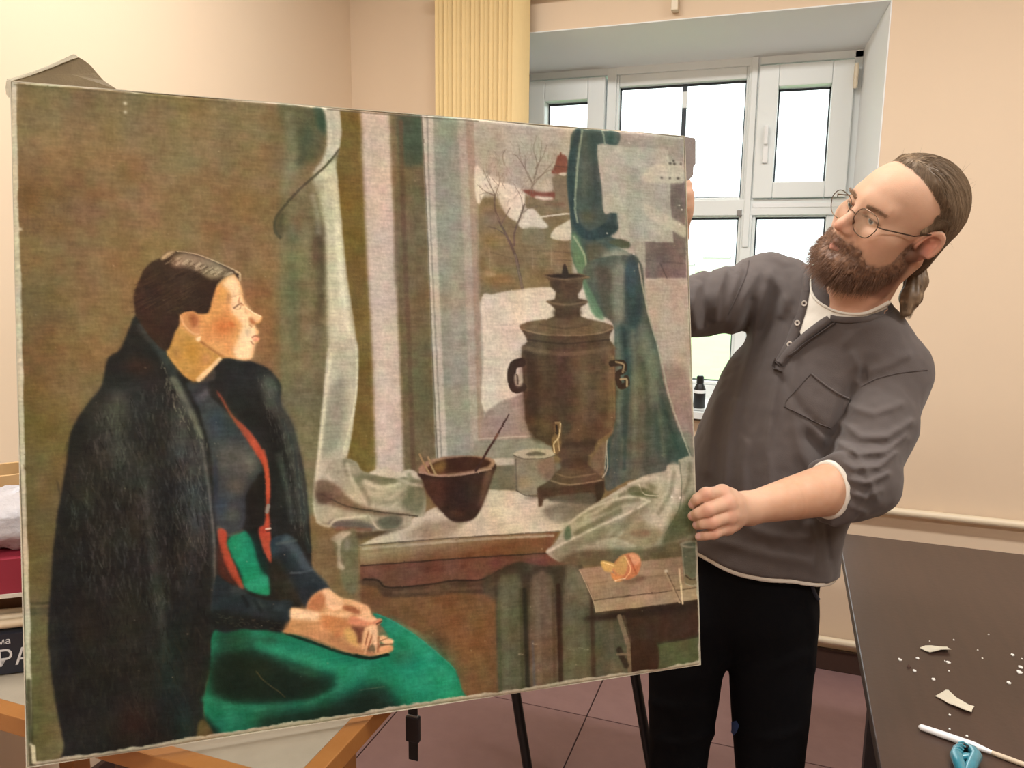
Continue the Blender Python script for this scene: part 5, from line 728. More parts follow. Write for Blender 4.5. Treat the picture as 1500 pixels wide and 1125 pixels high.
ca = me.color_attributes.new('pigment', 'FLOAT_COLOR', 'POINT'); ca.data.foreach_set('color', np.concatenate([lin.reshape(-1, 3), np.ones((nvt, 1))], 1).reshape(-1).astype(np.float32))
m_cv = mat('oil_paint', (1, 1, 1), .6, .05, 260, .12, 700, attr='pigment', spec=.16)
o = bpy.data.objects.new('painted_canvas', me); col.objects.link(o); me.materials.append(m_cv); o.parent = pt
m_edge = mat('primed_canvas_edge', s2l((206, 200, 180)), .9, .08, 60, .3, 400); m_pine = mat('pine_bar', s2l((196, 158, 106)), .6, .1, 12); TH = .022
def bar(u0, v0, u1, v1, n0, n1, nm, m, par): MB().add([cv(u, v, n) for u in (u0, u1) for v in (v0, v1) for n in (n0, n1)], [(0, 1, 3, 2), (4, 6, 7, 5), (0, 4, 5, 1), (2, 3, 7, 6), (0, 2, 6, 4), (1, 5, 7, 3)]).build(nm, m, par)
e = .0012
for a in ((-e, -e, 0, 1+e), (1, -e, 1+e, 1+e), (0, -e, 1, 0), (0, 1, 1, 1+e)): bar(*a, -TH, -.003, 'turned_edge', m_edge, pt)
wu, wv = .05/PWm, .05/PHm
for a in ((0, 0, wu, 1), (1-wu, 0, 1, 1), (wu, 0, 1-wu, wv), (wu, 1-wv, 1-wu, 1), (.5-wu/2, wv, .5+wu/2, 1-wv)): bar(*a, -TH, -.006, 'stretcher_bar', m_pine, pt)
# loose flaps of canvas at the corners
m_flap = mat('flap_paint', s2l((122, 106, 76)), .7, .1, 30, .2, 300, c2=s2l((96, 82, 58))); m_flapg = mat('flap_grey', s2l((150, 142, 136)), .7, .12, 40, .3, 200, c2=s2l((116, 106, 102)))
def onplane(x, y, off):
    d = CFW+CRT*(x-CXP)/FPX-CUP*(y-CYP)/FPX; t = ((Q0+PNF*off-CAM)@PNF)/(d@PNF); return CAM+d*t
def flap(pts, offs, m, name='loose_flap', rim=None):
    P = [onplane(x, y, f) for (x, y), f in zip(pts, offs)]; n = len(P); c = np.mean(P, 0); V = P+[c]; V += [v-PNF*.0016 for v in V]
    Fc = [(k, (k+1) % n, n) for k in range(n)]+[(n+1+(k+1) % n, n+1+k, 2*n+1) for k in range(n)]+[(k, n+1+k, n+1+(k+1) % n, (k+1) % n) for k in range(n)]
    f = mesh(name, V, Fc, m, pt)
    return f
flap([(10, 116), (40, 110), (75, 97), (107, 84), (114, 83), (124, 89), (133, 96), (142, 107), (152, 118), (170, 130), (120, 138), (40, 134)], [-.03, -.034, -.038, -.04, -.041, -.042, -.042, -.04, -.036, -.028, -.025, -.025], m_flap)
flap([(9, 117), (40, 108), (75, 94), (107, 79.5), (111, 80), (115, 84), (107, 86), (75, 99), (40, 112), (12, 120)], [-.028, -.032, -.036, -.038, -.039, -.0395, -.037, -.035, -.031, -.027], m_edge)
flap([(9, 119), (15, 116), (16, 134), (13, 143), (9, 138), (8, 128)], [-.024, -.022, -.024, -.024, -.026, -.026], m_edge)
flap([(998, 199), (1009, 201), (1017, 202), (1019, 206), (1019, 240), (1016, 244), (1015.5, 256), (1011, 262), (1002, 268), (998, 262)], [-.022, -.03, -.034, -.036, -.036, -.034, -.034, -.03, -.024, -.022], m_flapg)
# ------------------------------------------------------------------ signed-distance modelling: smooth solids polygonised by surface nets
def smin(a, b, k):
    h = np.maximum(k-np.abs(a-b), 0)/k; return np.minimum(a, b)-h*h*k*.25
def smax(a, b, k): return -smin(-a, -b, k)
def cone(p, a, b, ra, rb):
    a = np.asarray(a, float); b = np.asarray(b, float); d = b-a; t = np.clip(((p-a)@d)/(d@d), 0, 1)
    return np.linalg.norm(p-a-t[..., None]*d, axis=-1)-(ra+(rb-ra)*t)
def ell(p, c, r, A=None):
    q = p-np.asarray(c, float)
    if A is not None: q = q@np.asarray(A, float).T
    r = np.asarray(r, float); k0 = np.linalg.norm(q/r, axis=-1); k1 = np.linalg.norm(q/(r*r), axis=-1)+1e-9
    return k0*(k0-1)/k1
def chain(p, pts, rad, k=.0):
    d = None
    for i in range(len(pts)-1):
        c = cone(p, pts[i], pts[i+1], rad[i], rad[i+1]); d = c if d is None else (smin(d, c, k) if k else np.minimum(d, c))
    return d
def polygonise(f, lo, hi, h, B=8):
    """sparse surface nets of f(points)->distance inside the box lo..hi with voxel h"""
    lo = np.asarray(lo, float); hi = np.asarray(hi, float); nb = np.maximum(1, np.ceil((hi-lo)/(h*B)).astype(int)); n = nb*B+1
    g = np.stack(np.meshgrid(*[(np.arange(b)+.5)*B*h for b in nb], indexing='ij'), -1)+lo
    dc = f(g.reshape(-1, 3)).reshape(nb); act = np.abs(dc) < B*h*1.35
    Vg = np.repeat(np.repeat(np.repeat(np.where(dc > 0, 1., -1.), B, 0), B, 1), B, 2); Vg = np.pad(Vg, [(0, 1)]*3, mode='edge')
    loc = np.stack(np.meshgrid(*[np.arange(B+1)]*3, indexing='ij'), -1).reshape(-1, 3); idx = np.argwhere(act)
    for s in range(0, len(idx), 400):
        gi = (idx[s:s+400, None]*B+loc[None]).reshape(-1, 3); Vg[gi[:, 0], gi[:, 1], gi[:, 2]] = f(lo+gi*h)
    neg = Vg < 0; c = neg[:-1, :-1, :-1].astype(np.int8)
    for dx in (0, 1):
        for dy in (0, 1):
            for dz in (0, 1):
                if dx+dy+dz: c = c+neg[dx:n[0]-1+dx, dy:n[1]-1+dy, dz:n[2]-1+dz]
    cells = np.argwhere((c > 0) & (c < 8)); vid = -np.ones(c.shape, int); vid[cells[:, 0], cells[:, 1], cells[:, 2]] = np.arange(len(cells))
    acc = np.zeros((len(cells), 3)); cnt = np.zeros(len(cells)); off = np.array([(x, y, z) for x in (0, 1) for y in (0, 1) for z in (0, 1)])
    for a in range(8):
        for ax in range(3):
            if off[a][ax]: continue
            b = off[a].copy(); b[ax] = 1; pa = cells+off[a]; pb = cells+b
            va = Vg[pa[:, 0], pa[:, 1], pa[:, 2]]; vb = Vg[pb[:, 0], pb[:, 1], pb[:, 2]]; m = (va < 0) != (vb < 0)
            t = np.where(m, va/np.where(m, va-vb, 1), 0); acc[m] += (off[a]+(b-off[a])*t[:, None])[m]; cnt[m] += 1
    V = lo+(cells+acc/cnt[:, None])*h; Fs = []
    for ax in range(3):
        u, v = (ax+1) % 3, (ax+2) % 3
        sl0 = [slice(0, n[i]-1) if i == ax else slice(1, n[i]-1) for i in range(3)]; sl1 = list(sl0); sl1[ax] = slice(1, n[ax])
        A = neg[tuple(sl0)]; Bv = neg[tuple(sl1)]; e = np.argwhere(A != Bv); fl = A[e[:, 0], e[:, 1], e[:, 2]]
        base = e.copy(); base[:, u] += 1; base[:, v] += 1
        def ce(du, dv): q = base.copy(); q[:, u] += du; q[:, v] += dv; return vid[q[:, 0], q[:, 1], q[:, 2]]
        f4 = np.stack([ce(-1, -1), ce(0, -1), ce(0, 0), ce(-1, 0)], 1); f4[~fl] = f4[~fl][:, ::-1]; Fs.append(f4)
    Fq = np.concatenate(Fs); Fq = Fq[(Fq >= 0).all(1)]
    return V, Fq
def sdf_mesh(name, f, lo, hi, h, m, parent=None, color=None, keep=None):
    V, Fq = polygonise(f, lo, hi, h)
    e = h*.5                                # settle vertices on the true surface
    for _ in range(1):
        d = f(V); g = np.stack([f(V+np.eye(3)[i]*e)-f(V-np.eye(3)[i]*e) for i in range(3)], -1)/(2*e); g /= np.maximum((g*g).sum(1, keepdims=True), .25); V = V-np.clip(d, -h, h)[:, None]*g*.8
    if keep is not None:
        k = keep(V); Fq = Fq[k[Fq].all(1)]; used = np.unique(Fq); mp_ = -np.ones(len(V), int); mp_[used] = np.arange(len(used)); V = V[used]; Fq = mp_[Fq]
    base = np.zeros(3)
    if parent is not None: base = np.array(parent.location)+(np.array(parent.parent.location) if parent.parent else 0)
    me = bpy.data.meshes.new(name); me.vertices.add(len(V)); me.vertices.foreach_set('co', (V-base).reshape(-1).astype(np.float32)); nf = len(Fq)
    me.loops.add(nf*4); me.loops.foreach_set('vertex_index', Fq.reshape(-1).astype(np.int32)); me.polygons.add(nf); me.polygons.foreach_set('loop_start', np.arange(0, nf*4, 4, dtype=np.int32)); me.polygons.foreach_set('use_smooth', np.ones(nf, bool)); me.update(calc_edges=True); me.validate()
    if color is not None:
        c = color(V); a = me.color_attributes.new('tint', 'FLOAT_COLOR', 'POINT'); a.data.foreach_set('color', np.concatenate([c, np.ones((len(V), 1))], 1).reshape(-1).astype(np.float32))
    o = bpy.data.objects.new(name, me); col.objects.link(o); me.materials.append(m)
    if parent is not None: o.parent = parent
    return o, V, Fq
def vnoise(p, s, seed=0):
    """smooth 3-D value noise in -1..1"""
    q = p*s+seed*17.3; i = np.floor(q).astype(np.int64); f = q-i; f = f*f*(3-2*f)
    def hsh(a): 
        n = (a[..., 0]*73856093) ^ (a[..., 1]*19349663) ^ (a[..., 2]*83492791); n = (n ^ (n >> 13))*1274126177 & 0x7fffffff; return ((n >> 8) & 0xffff)/32767.5-1
    r = 0
    for dx in (0, 1):
        for dy in (0, 1):
            for dz in (0, 1):
                w_ = (f[..., 0] if dx else 1-f[..., 0])*(f[..., 1] if dy else 1-f[..., 1])*(f[..., 2] if dz else 1-f[..., 2]); r = r+w_*hsh(i+np.array([dx, dy, dz]))
    return r
def sstep(a, b, x): t = np.clip((x-a)/(b-a), 0, 1); return t*t*(3-2*t)
# ------------------------------------------------------------------ the man holding the canvas
nrmz = lambda v: np.asarray(v, float)/np.linalg.norm(v)
HS = 1.0; HP = np.array([.177, 1.626, 1.606])                      # midpoint between the ears
HY = nrmz([-.72, -.64, .135]); HZ = nrmz([.42, -.29, .85]); HZ = nrmz(HZ-HY*(HZ@HY)); HX = np.cross(HY, HZ)   # his right, forward, up
HM = np.stack([HX, HY, HZ], 1)
def hl(p): return (p-HP)@HM/HS                               # world -> head
def hw(q): return HP+HS*np.asarray(q, float)@HM.T            # head -> world
pel, hemc, wst, chs, uch, nkb = PX(1090, 900, 1.64), PX(1098, 825, 1.635), PX(1119, 712, 1.63), PX(1190, 568, 1.625), PX(1222, 500, 1.60), PX(1248, 452, 1.56)
shL, elL, wrL = PX(1304, 550, 1.545), PX(1262, 706, 1.43), PX(1096, 745, 1.345)
shR, elR, wrR = PX(1122, 428, 1.69), PX(950, 462, 1.53), PX(985, 345, 1.42)
TU = nrmz(nkb-wst); TR = nrmz(shR-shL); TF = nrmz(np.cross(TU, TR)); FLAT = .72
def flat(p): return p+TF*(((p-wst)@TF)*(1/FLAT-1))[..., None]
def fpt(a): return wst+(a-wst)+TF*((a-wst)@TF)*(1/FLAT-1)
def eye_pts(s): return np.array([s*.032, .083, .018])
def ear_d(q, s):
    c = np.array([s*.078, -.012, .004]); t = .26; A = np.array([[1, 0, 0], [0, math.cos(t), math.sin(t)], [0, -math.sin(t), math.cos(t)]])
    e = (q-c)*np.array([s, 1, 1]); a = math.radians(28); e = np.stack([e[:, 0]*math.cos(a)+e[:, 1]*math.sin(a), -e[:, 0]*math.sin(a)+e[:, 1]*math.cos(a), e[:, 2]], 1); e = e@A.T
    d = ell(e, (0, 0, .002), (.0062, .0195, .031)); rr = np.hypot(e[:, 1]/.0175, (e[:, 2]-.006)/.026)
    rim = np.sqrt(((rr-1)*.019)**2+(e[:, 0]-.007)**2)-.0050; rim = np.where(e[:, 2] < -.012, np.maximum(rim, (-.012-e[:, 2])*.8), rim)
    d = smin(d, rim, .004); d = smax(d, -ell(e, (.008, .004, .000), (.009, .0105, .015)), .003); d = smax(d, -ell(e, (.009, -.006, .014), (.006, .0055, .011)), .003)
    return smin(d, ell(e, (.002, .006, -.026), (.0065, .009, .010)), .006)
def face_d(q):
    ax = np.abs(q[:, 0]); m = np.stack([ax, q[:, 1], q[:, 2]], 1)
    d = ell(q, (0, -.012, .046), (.0775, .099, .088)); d = smin(d, ell(q, (0, .030, .040), (.063, .066, .066)), .03); d = smin(d, ell(q, (0, .034, -.020), (.060, .064, .066)), .03)
    d = smin(d, ell(q, (0, .040, -.062), (.047, .052, .040)), .03); d = smin(d, ell(q, (0, .078, -.088), (.022, .018, .018)), .03); d = smin(d, cone(m, (.056, .005, -.045), (.030, .058, -.082), .016, .016), .03)
    d = smin(d, ell(m, (.046, .060, -.006), (.026, .028, .022)), .022); d = smin(d, cone(m, (.0, .089, .040), (.044, .072, .038), .012, .010), .018)
    d = smax(d, -ell(m, (.033, .106, .014), (.021, .022, .0135)), .016)
    d = smin(d, ell(m, (.032, .0795, .0175), (.0165, .0145, .0118)), .006)
    d = smax(d, -ell(m, (.0325, .0965, .0138), (.0130, .009, .0025)), .002)
    d = smin(d, ell(m, (.044, .050, -.036), (.022, .026, .026)), .03)
    d = smin(d, cone(m, (.016, .094, .0285), (.046, .080, .0275), .0045, .0040), .008)
    n = cone(q, (0, .092, .026), (0, .1125, -.010), .0085, .0105); n = smin(n, ell(q, (0, .1165, -.0175), (.0102, .0110, .0098)), .008); n = smin(n, ell(m, (.0118, .1040, -.0215), (.0080, .0105, .0080)), .007)
    d = smin(d, n, .012); d = smax(d, -ell(m, (.0065, .1085, -.0295), (.0042, .006, .004)), .004)
    d = smin(d, ell(q, (0, .088, -.044), (.026, .016, .016)), .014)
    d = smin(d, cone(m, (0, .1035, -.0502), (.021, .0915, -.0545), .0058, .0028), .005); d = smin(d, cone(m, (0, .1025, -.0610), (.018, .0920, -.0580), .0072, .0032), .005); d = smax(d, -cone(m, (0, .1112, -.0556), (.023, .0965, -.0558), .0014, .0010), .003)
    return d
NKT, NKM = hw((0, -.018, -.045)), hw((0, -.026, -.095))
def head_d(p):
    q = hl(p); d = face_d(q)
    d = smin(d, np.minimum(ear_d(q, -1), ear_d(q, 1)), .005)
    nk = chain(p, [NKT, NKM, nkb+np.array([0, 0, .01]), nkb-TU*.10], [.055, .053, .060, .085]); nk = smin(nk, cone(p, hw((0, .040, -.085)), nkb+TF*.045-TU*.01, .022, .022), .035)
    for s in (-1, 1): nk = smin(nk, cone(p, hw((s*.055, -.035, -.035)), nkb+TF*.055+TR*s*.012-TU*.025, .016, .011), .02)
    return smin(d, nk, .03)
def lin_(a, b, t): return np.asarray(a)[None]*(1-t[:, None])+np.asarray(b)[None]*t[:, None]
SK, SKR, SKD, LIP = s2l((206, 166, 140)), s2l((208, 148, 126)), s2l((190, 148, 122)), s2l((168, 114, 100))
def beard_cov(q):
    ax = np.abs(q[:, 0]); y, z = q[:, 1], q[:, 2]
    top = np.interp(y, [-.01, .012, .030, .050, .070, .085, .11], [.012, .004, -.040, -.056, -.058, -.040, -.036]); top = np.where(ax < .030, np.maximum(top, -.034-.10*ax), top)
    c = sstep(.009, -.010, z-top+.004*vnoise(q, 150))*sstep(-.022, -.006, y-.12*(z+.02))
    lips = sstep(1.0, 1.35, np.hypot(q[:, 0]/.0135, (z+.0585)/.0050)); lips = np.where(y > .07, lips, 1)
    return c*lips*sstep(-.128, -.112, z)
def hair_cov(q):
    ax = np.abs(q[:, 0]); y, z = q[:, 1], q[:, 2]
    line = np.interp(z, [-.06, -.012, -.004, .016, .030, .052, .075, .100, .125, .14], [-.060, -.048, -.018, .010, .020, .004, .012, .038, .052, .052])
    line = line+np.where(z > .06, .012*np.cos(ax/.03), 0)
    c = sstep(.010, -.022, y-line); ea = np.hypot((y+.014)/.027, (z-.004)/.036); return c*np.where(ax > .06, sstep(.95, 1.1, ea), 1)*sstep(-.085, -.065, z)
def skin_col(p):
    q = hl(p); near = np.linalg.norm(q, axis=1) < .2; c = np.tile(np.array(SK), (len(p), 1)); ax = np.abs(q[:, 0]); m = np.stack([ax, q[:, 1], q[:, 2]], 1)
    def mixc(w_, cc): nonlocal c; w_ = (w_*near)[:, None]; c = c*(1-w_)+np.asarray(cc)*w_
    g = lambda ctr, r: np.exp(-(((m-np.array(ctr))/np.array(r))**2).sum(1))
    mixc(.45*g((.045, .075, -.018), (.026, .03, .020)), SKR); mixc(.7*g((0, .118, -.017), (.016, .02, .016)), SKR); mixc(.8*g((.083, -.012, .0), (.016, .028, .036)), s2l((206, 128, 108)))
    lip = np.exp(-((np.hypot(q[:, 0]/.021, (q[:, 2]+.0565)/.0095))**4)); mixc(lip*(q[:, 1] > .075)*.9, LIP)
    brow = np.exp(-((q[:, 2]-(.0345-.10*np.abs(ax-.034)))/.0042)**2)*sstep(.012, .017, ax)*sstep(.056, .048, ax)*(q[:, 1] > .05); mixc(brow*.45, s2l((130, 100, 78)))
    lash = np.exp(-((np.hypot((ax-.032)/.0150, (q[:, 2]-.0138)/.0046)-1)/.30)**2)*(q[:, 1] > .07)*(q[:, 2] > .0135); mixc(lash*.9, s2l((92, 64, 52)))
    mixc(.92*hair_cov(q), s2l((96, 78, 60))); mixc(.9*beard_cov(q), s2l((96, 66, 50)))
    nkw = sstep(1.52, 1.46, p[:, 2])*near; mixc(.35*nkw, s2l((214, 160, 138)))
    for tp in NAILS:
        d = np.linalg.norm(p-tp, axis=1); w_ = sstep(.0075, .0045, d)[:, None]; c = c*(1-w_)+np.array(s2l((224, 178, 166)))*w_
    for kn in KNUCK:
        d = np.linalg.norm(p-kn, axis=1); w_ = (.45*np.exp(-(d/.012)**2))[:, None]; c = c*(1-w_)+np.array(s2l((214, 148, 128)))*w_
    fh = sstep(wrL[0]+.01, wrL[0]+.06, p[:, 0])*(p[:, 2] < 1.3)*(.45+.25*vnoise(p, 90)); fh = np.clip(fh, 0, 1)[:, None]; c = c*(1-fh)+np.array(s2l((198, 148, 116)))*fh
    return c
# hands ------------------------------------------------------------
LH = [[(1058, 722, 1.292), (1034, 724, 1.262), (1021, 731, 1.262), (1015, 739, 1.276)], [(1066, 737, 1.283), (1037, 747, 1.250), (1023, 752, 1.254), (1014.5, 756, 1.272)], [(1069, 755, 1.285), (1043, 765, 1.254), (1030, 767, 1.256), (1021, 769, 1.274)], [(1065, 772, 1.292), (1046, 781, 1.266), (1035, 784, 1.265), (1024, 786, 1.277)]]
LT = [(1078, 735, 1.335), (1058, 730, 1.345), (1034, 736, 1.342), (1012, 740, 1.336)]
RH = [[(1001, 272, 1.372), (990, 270, 1.350), (976, 268, 1.345), (966, 268, 1.352)], [(1004, 287, 1.366), (990, 286, 1.346), (975, 285, 1.345), (964, 285, 1.352)], [(1003, 302, 1.368), (990, 302, 1.348), (976, 302, 1.346), (966, 302, 1.352)], [(999, 315, 1.374), (988, 316, 1.352), (977, 317, 1.350), (969, 318, 1.354)]]
RT = [(985, 322, 1.41), (990, 300, 1.40), (986, 280, 1.385), (978, 268, 1.37)]
FR = [[.0125, .0106, .0094, .0080], [.0130, .0108, .0096, .0082], [.0125, .0104, .0092, .0079], [.0115, .0093, .0083, .0072]]
def hand_d(p, W, EL, fing, th, wr):
    Wc = np.array(W); d = None
    for f, r in zip(fing, FR):
        P3 = [PX(*a) for a in f]; base = Wc+(P3[0]-Wc)*.18
        c = cone(p, base, P3[0], .0165, .0135); d = c if d is None else smin(d, c, .016)
    for i in range(3):
        a, b = PX(*fing[i][0]), PX(*fing[i+1][0]); d = smin(d, cone(p, a*.75+Wc*.25, b*.75+Wc*.25, .0125, .0125), .012)
    fd = None
    for f, r in zip(fing, FR):
        P3 = [PX(*a) for a in f]; c = chain(p, P3, r); c = smin(c, cone(p, P3[1], P3[1]+(P3[1]-P3[2])*.01, r[1]*1.08, r[1]*1.08), .004); fd = c if fd is None else smin(fd, c, .0022)
    d = smin(d, fd, .008); T3 = [PX(*a) for a in th]; d = smin(d, chain(p, [Wc]+T3, [.018, .0155, .0115, .0105, .0088]), .010)
    return smin(d, chain(p, [EL, EL+(Wc-EL)*.30, EL+(Wc-EL)*.62, Wc-(Wc-EL)*.02], [.046, .0475, .0385, wr]), .022)
NAILS = [PX(f[3][0]-1.5, f[3][1]-1.0, f[3][2]-.0068) for f in LH]; KNUCK = [PX(f[0][0], f[0][1], f[0][2]-.01) for f in LH]+[PX(f[1][0], f[1][1], f[1][2]-.008) for f in LH]
def armL_d(p): return hand_d(p, wrL, elL, LH, LT, .0275)
def armR_d(p): return hand_d(p, wrR, elR, RH, RT, .027)
# legs and hidden trunk ------------------------------------------------
hpR, hpL, knR, knL = PX(1010, 900, 1.66), PX(1130, 900, 1.64), PX(993, 1115, 1.70), PX(1126, 1115, 1.68)
anR = np.array([knR[0]+.01, knR[1]+.05, .085]); anL = np.array([knL[0]+.02, knL[1]+.04, .085])
def trunk_d(p):
    d = chain(flat(p), [fpt(a) for a in (PX(1092, 850, 1.645), hemc, wst, chs, uch)], [.11, .115, .125, .135, .11])*FLAT
    for h_, k_, a_ in ((hpR, knR, anR), (hpL, knL, anL)): d = smin(d, chain(p, [h_, k_, a_], [.062, .046, .034]), .03)
    for a, b in ((shL, elL), (shR, elR)): d = smin(d, chain(p, [uch, a, b], [.05, .040, .034]), .04)
    return smin(d, chain(p, [uch, nkb], [.08, .05]), .05)
m_skin = mat('skin', (1, 1, 1), .55, .05, 120, .10, 900, attr='tint', spec=.28, sub=.25)
def join_parts(parts):
    Vs, Fs, k = [], [], 0
    for V, Fq in parts: Vs.append(V); Fs.append(Fq+k); k += len(V)
    return np.concatenate(Vs), np.concatenate(Fs)
def bbox(pts, r): P = np.array(pts); return P.min(0)-r, P.max(0)+r
hlo, hhi = HP-np.array([.16, .16, .20]), HP+np.array([.17, .16, .17])
parts = [polygonise(head_d, hlo, hhi, .0022), polygonise(armL_d, *bbox([elL, wrL]+[PX(*a) for f in LH for a in f]+[PX(*a) for a in LT], .06), .0022), polygonise(armR_d, *bbox([elR, wrR]+[PX(*a) for f in RH for a in f], .06), .003), polygonise(trunk_d, *bbox([pel, uch, shL, shR, elL, elR, anL, anR], .17), .009)]
kb = parts[0][0][:, 2] > hlo[2]+.002
V, Fq = join_parts(parts)
me = bpy.data.meshes.new('person'); me.vertices.add(len(V)); me.vertices.foreach_set('co', V.reshape(-1).astype(np.float32)); nf = len(Fq); me.loops.add(nf*4); me.loops.foreach_set('vertex_index', Fq.reshape(-1).astype(np.int32)); me.polygons.add(nf); me.polygons.foreach_set('loop_start', np.arange(0, nf*4, 4, dtype=np.int32)); me.polygons.foreach_set('use_smooth', np.ones(nf, bool)); me.update(calc_edges=True); me.validate()
ca = me.color_attributes.new('tint', 'FLOAT_COLOR', 'POINT'); ca.data.foreach_set('color', np.concatenate([skin_col(V), np.ones((len(V), 1))], 1).reshape(-1).astype(np.float32))
man = bpy.data.objects.new('person', me); col.objects.link(man); me.materials.append(m_skin)
tag(man, 'bearded person in grey henley and glasses leaning to hold the canvas edge', 'person')
skin_V, skin_F = V, Fq
# eyes ---------------------------------------------------------------
m_eye = mat('eye', (1, 1, 1), .15, .0, 10, attr='tint', coat=.6)
look = nrmz((-.10, 1, -.16))
for s in (-1, 1):
    c = np.array([s*.032, .0805, .0165]); V = []; cs = []
    n1, n2 = 24, 16
    for j in range(n2+1):
        for i in range(n1):
            th, fi = math.pi*j/n2, 2*math.pi*i/n1; u = nrmz(np.cross(look, (0, 0, 1))); v = np.cross(u, look); d = look*math.cos(th)+(u*math.cos(fi)+v*math.sin(fi))*math.sin(th); V.append(hw(c+d*.0123)); a = math.degrees(th); cs.append(s2l((20, 18, 18)) if a < 12 else s2l((92, 108, 112)) if a < 28 else s2l((58, 66, 68)) if a < 33 else s2l((214, 206, 200)))
    Fc = [(j*n1+i, j*n1+(i+1) % n1, (j+1)*n1+(i+1) % n1, (j+1)*n1+i) for j in range(n2) for i in range(n1)]
    o = mesh('eye', V, Fc, m_eye, man, True); a = o.data.color_attributes.new('tint', 'FLOAT_COLOR', 'POINT'); a.data.foreach_set('color', np.array([(*q, 1) for q in cs], np.float32).reshape(-1))
# hair, beard, ponytail --------------------------------------------------
m_hair = mat('hair', (1, 1, 1), .45, .10, 200, attr='tint', spec=.35)
TIE = np.array([0, -.088, -.068])
def hair_tone(p, k=0):
    n = vnoise(p, 140, 2+k)*.5+.5; n2 = vnoise(p, 30, 5)*.5+.5; c = lin_(s2l((78, 62, 49)), s2l((146, 124, 98)), np.clip(n*.6+n2*.45, 0, 1)); w_ = (np.clip(n-.72, 0, 1)*2.2)[:, None]; return c*(1-w_)+np.array(s2l((176, 156, 130)))*w_
def cap_d(p):
    q = hl(p); t = .0105*hair_cov(q)-.0030; az = np.arctan2(q[:, 0], q[:, 2]+.02); d = ell(q, (0, -.012, .046), (.0775, .099, .088)); d = smin(d, ell(q, (0, .030, .040), (.063, .066, .066)), .03); d = smin(d, ell(q, (0, -.070, -.040), (.045, .030, .045)), .04)
    return d-t+.0005*vnoise(p, 120)
def beard_d(p):
    q = hl(p); c = beard_cov(q); low = sstep(-.045, -.085, q[:, 2]); t = (.0050+.0070*low)*c*(.25+.75*sstep(1.0, 2.6, np.hypot(q[:, 0]/.0175, (q[:, 2]+.0570)/.0090)+(q[:, 1] < .07)*3))-.0030; nx = .0016*vnoise(p, 170)+.0012*vnoise(p, 330, 3)
    return smin(face_d(q), ell(q, (0, .050, -.076), (.048, .054, .034)), .02)-t-nx*c
hair_o, hV, hF = sdf_mesh('hair', cap_d, hlo, hhi, .0024, m_hair, man, lambda V: hair_tone(V), keep=lambda V: hair_cov(hl(V)) > .16)
beard_tone = lambda V, k=0: lin_(s2l((88, 63, 49)), s2l((162, 124, 98)), np.clip(.42+.5*vnoise(V, 120, 7+k), 0, 1))
beard_o, bV, bF = sdf_mesh('beard', beard_d, hlo, hhi, .0022, m_hair, man, beard_tone, keep=lambda V: beard_cov(hl(V)) > .25)
def strands(name, paths, rad, cols):
    """paths (n, k, 3): thin tapered three-sided hairs joined into one part"""
    n, k, _ = paths.shape; d = np.gradient(paths, axis=1); d /= np.linalg.norm(d, axis=2, keepdims=True)+1e-9; ref = np.array([.31, .52, .79]); u = np.cross(d, ref); u /= np.linalg.norm(u, axis=2, keepdims=True)+1e-9; v = np.cross(d, u); tp = np.linspace(1, .15, k)[None, :, None]*rad
    rings = np.stack([paths+(u*math.cos(a)+v*math.sin(a))*tp for a in (0, 2.094, 4.189)], 2).reshape(-1, 3); b = (np.arange(n)[:, None]*k+np.arange(k-1)[None]).reshape(-1)*3
    Fq = np.concatenate([np.stack([b+i, b+(i+1) % 3, b+3+(i+1) % 3, b+3+i], 1) for i in range(3)]); me = bpy.data.meshes.new(name); me.vertices.add(len(rings)); me.vertices.foreach_set('co', rings.reshape(-1).astype(np.float32)); nf = len(Fq)
    me.loops.add(nf*4); me.loops.foreach_set('vertex_index', Fq.reshape(-1).astype(np.int32)); me.polygons.add(nf); me.polygons.foreach_set('loop_start', np.arange(0, nf*4, 4, dtype=np.int32)); me.polygons.foreach_set('use_smooth', np.ones(nf, bool)); me.update(calc_edges=True)
    cc = np.repeat(cols, k*3, 0); a = me.color_attributes.new('tint', 'FLOAT_COLOR', 'POINT'); a.data.foreach_set('color', np.concatenate([cc, np.ones((len(cc), 1))], 1).reshape(-1).astype(np.float32))
    o = bpy.data.objects.new(name, me); col.objects.link(o); me.materials.append(m_hair); o.parent = man; o['kind'] = 'stuff'; return o
def grad_of(f, P, e=.0015): g = np.stack([f(P+np.eye(3)[i]*e)-f(P-np.eye(3)[i]*e) for i in range(3)], -1); return g/(np.linalg.norm(g, axis=1, keepdims=True)+1e-9)
gs = np.random.default_rng(21)
S0 = hV[gs.choice(len(hV), 7000)]; path = [S0]; P_ = S0; T_w = hw(TIE)
for _ in range(9):
    N_ = grad_of(cap_d, P_); D_ = T_w-P_; dist = np.linalg.norm(D_, axis=1, keepdims=True); D_ = D_/dist; D_ = D_-N_*(D_*N_).sum(1, keepdims=True); D_ /= np.linalg.norm(D_, axis=1, keepdims=True)+1e-9
    P_ = P_+D_*np.minimum(.0085, dist*.3)+gs.normal(size=P_.shape)*.00012; P_ = P_-N_*(cap_d(P_)-.0012)[:, None]*.8; path.append(P_)
strands('hair_strands', np.stack(path, 1), .00036, hair_tone(S0+gs.normal(size=S0.shape)*.01, 4))
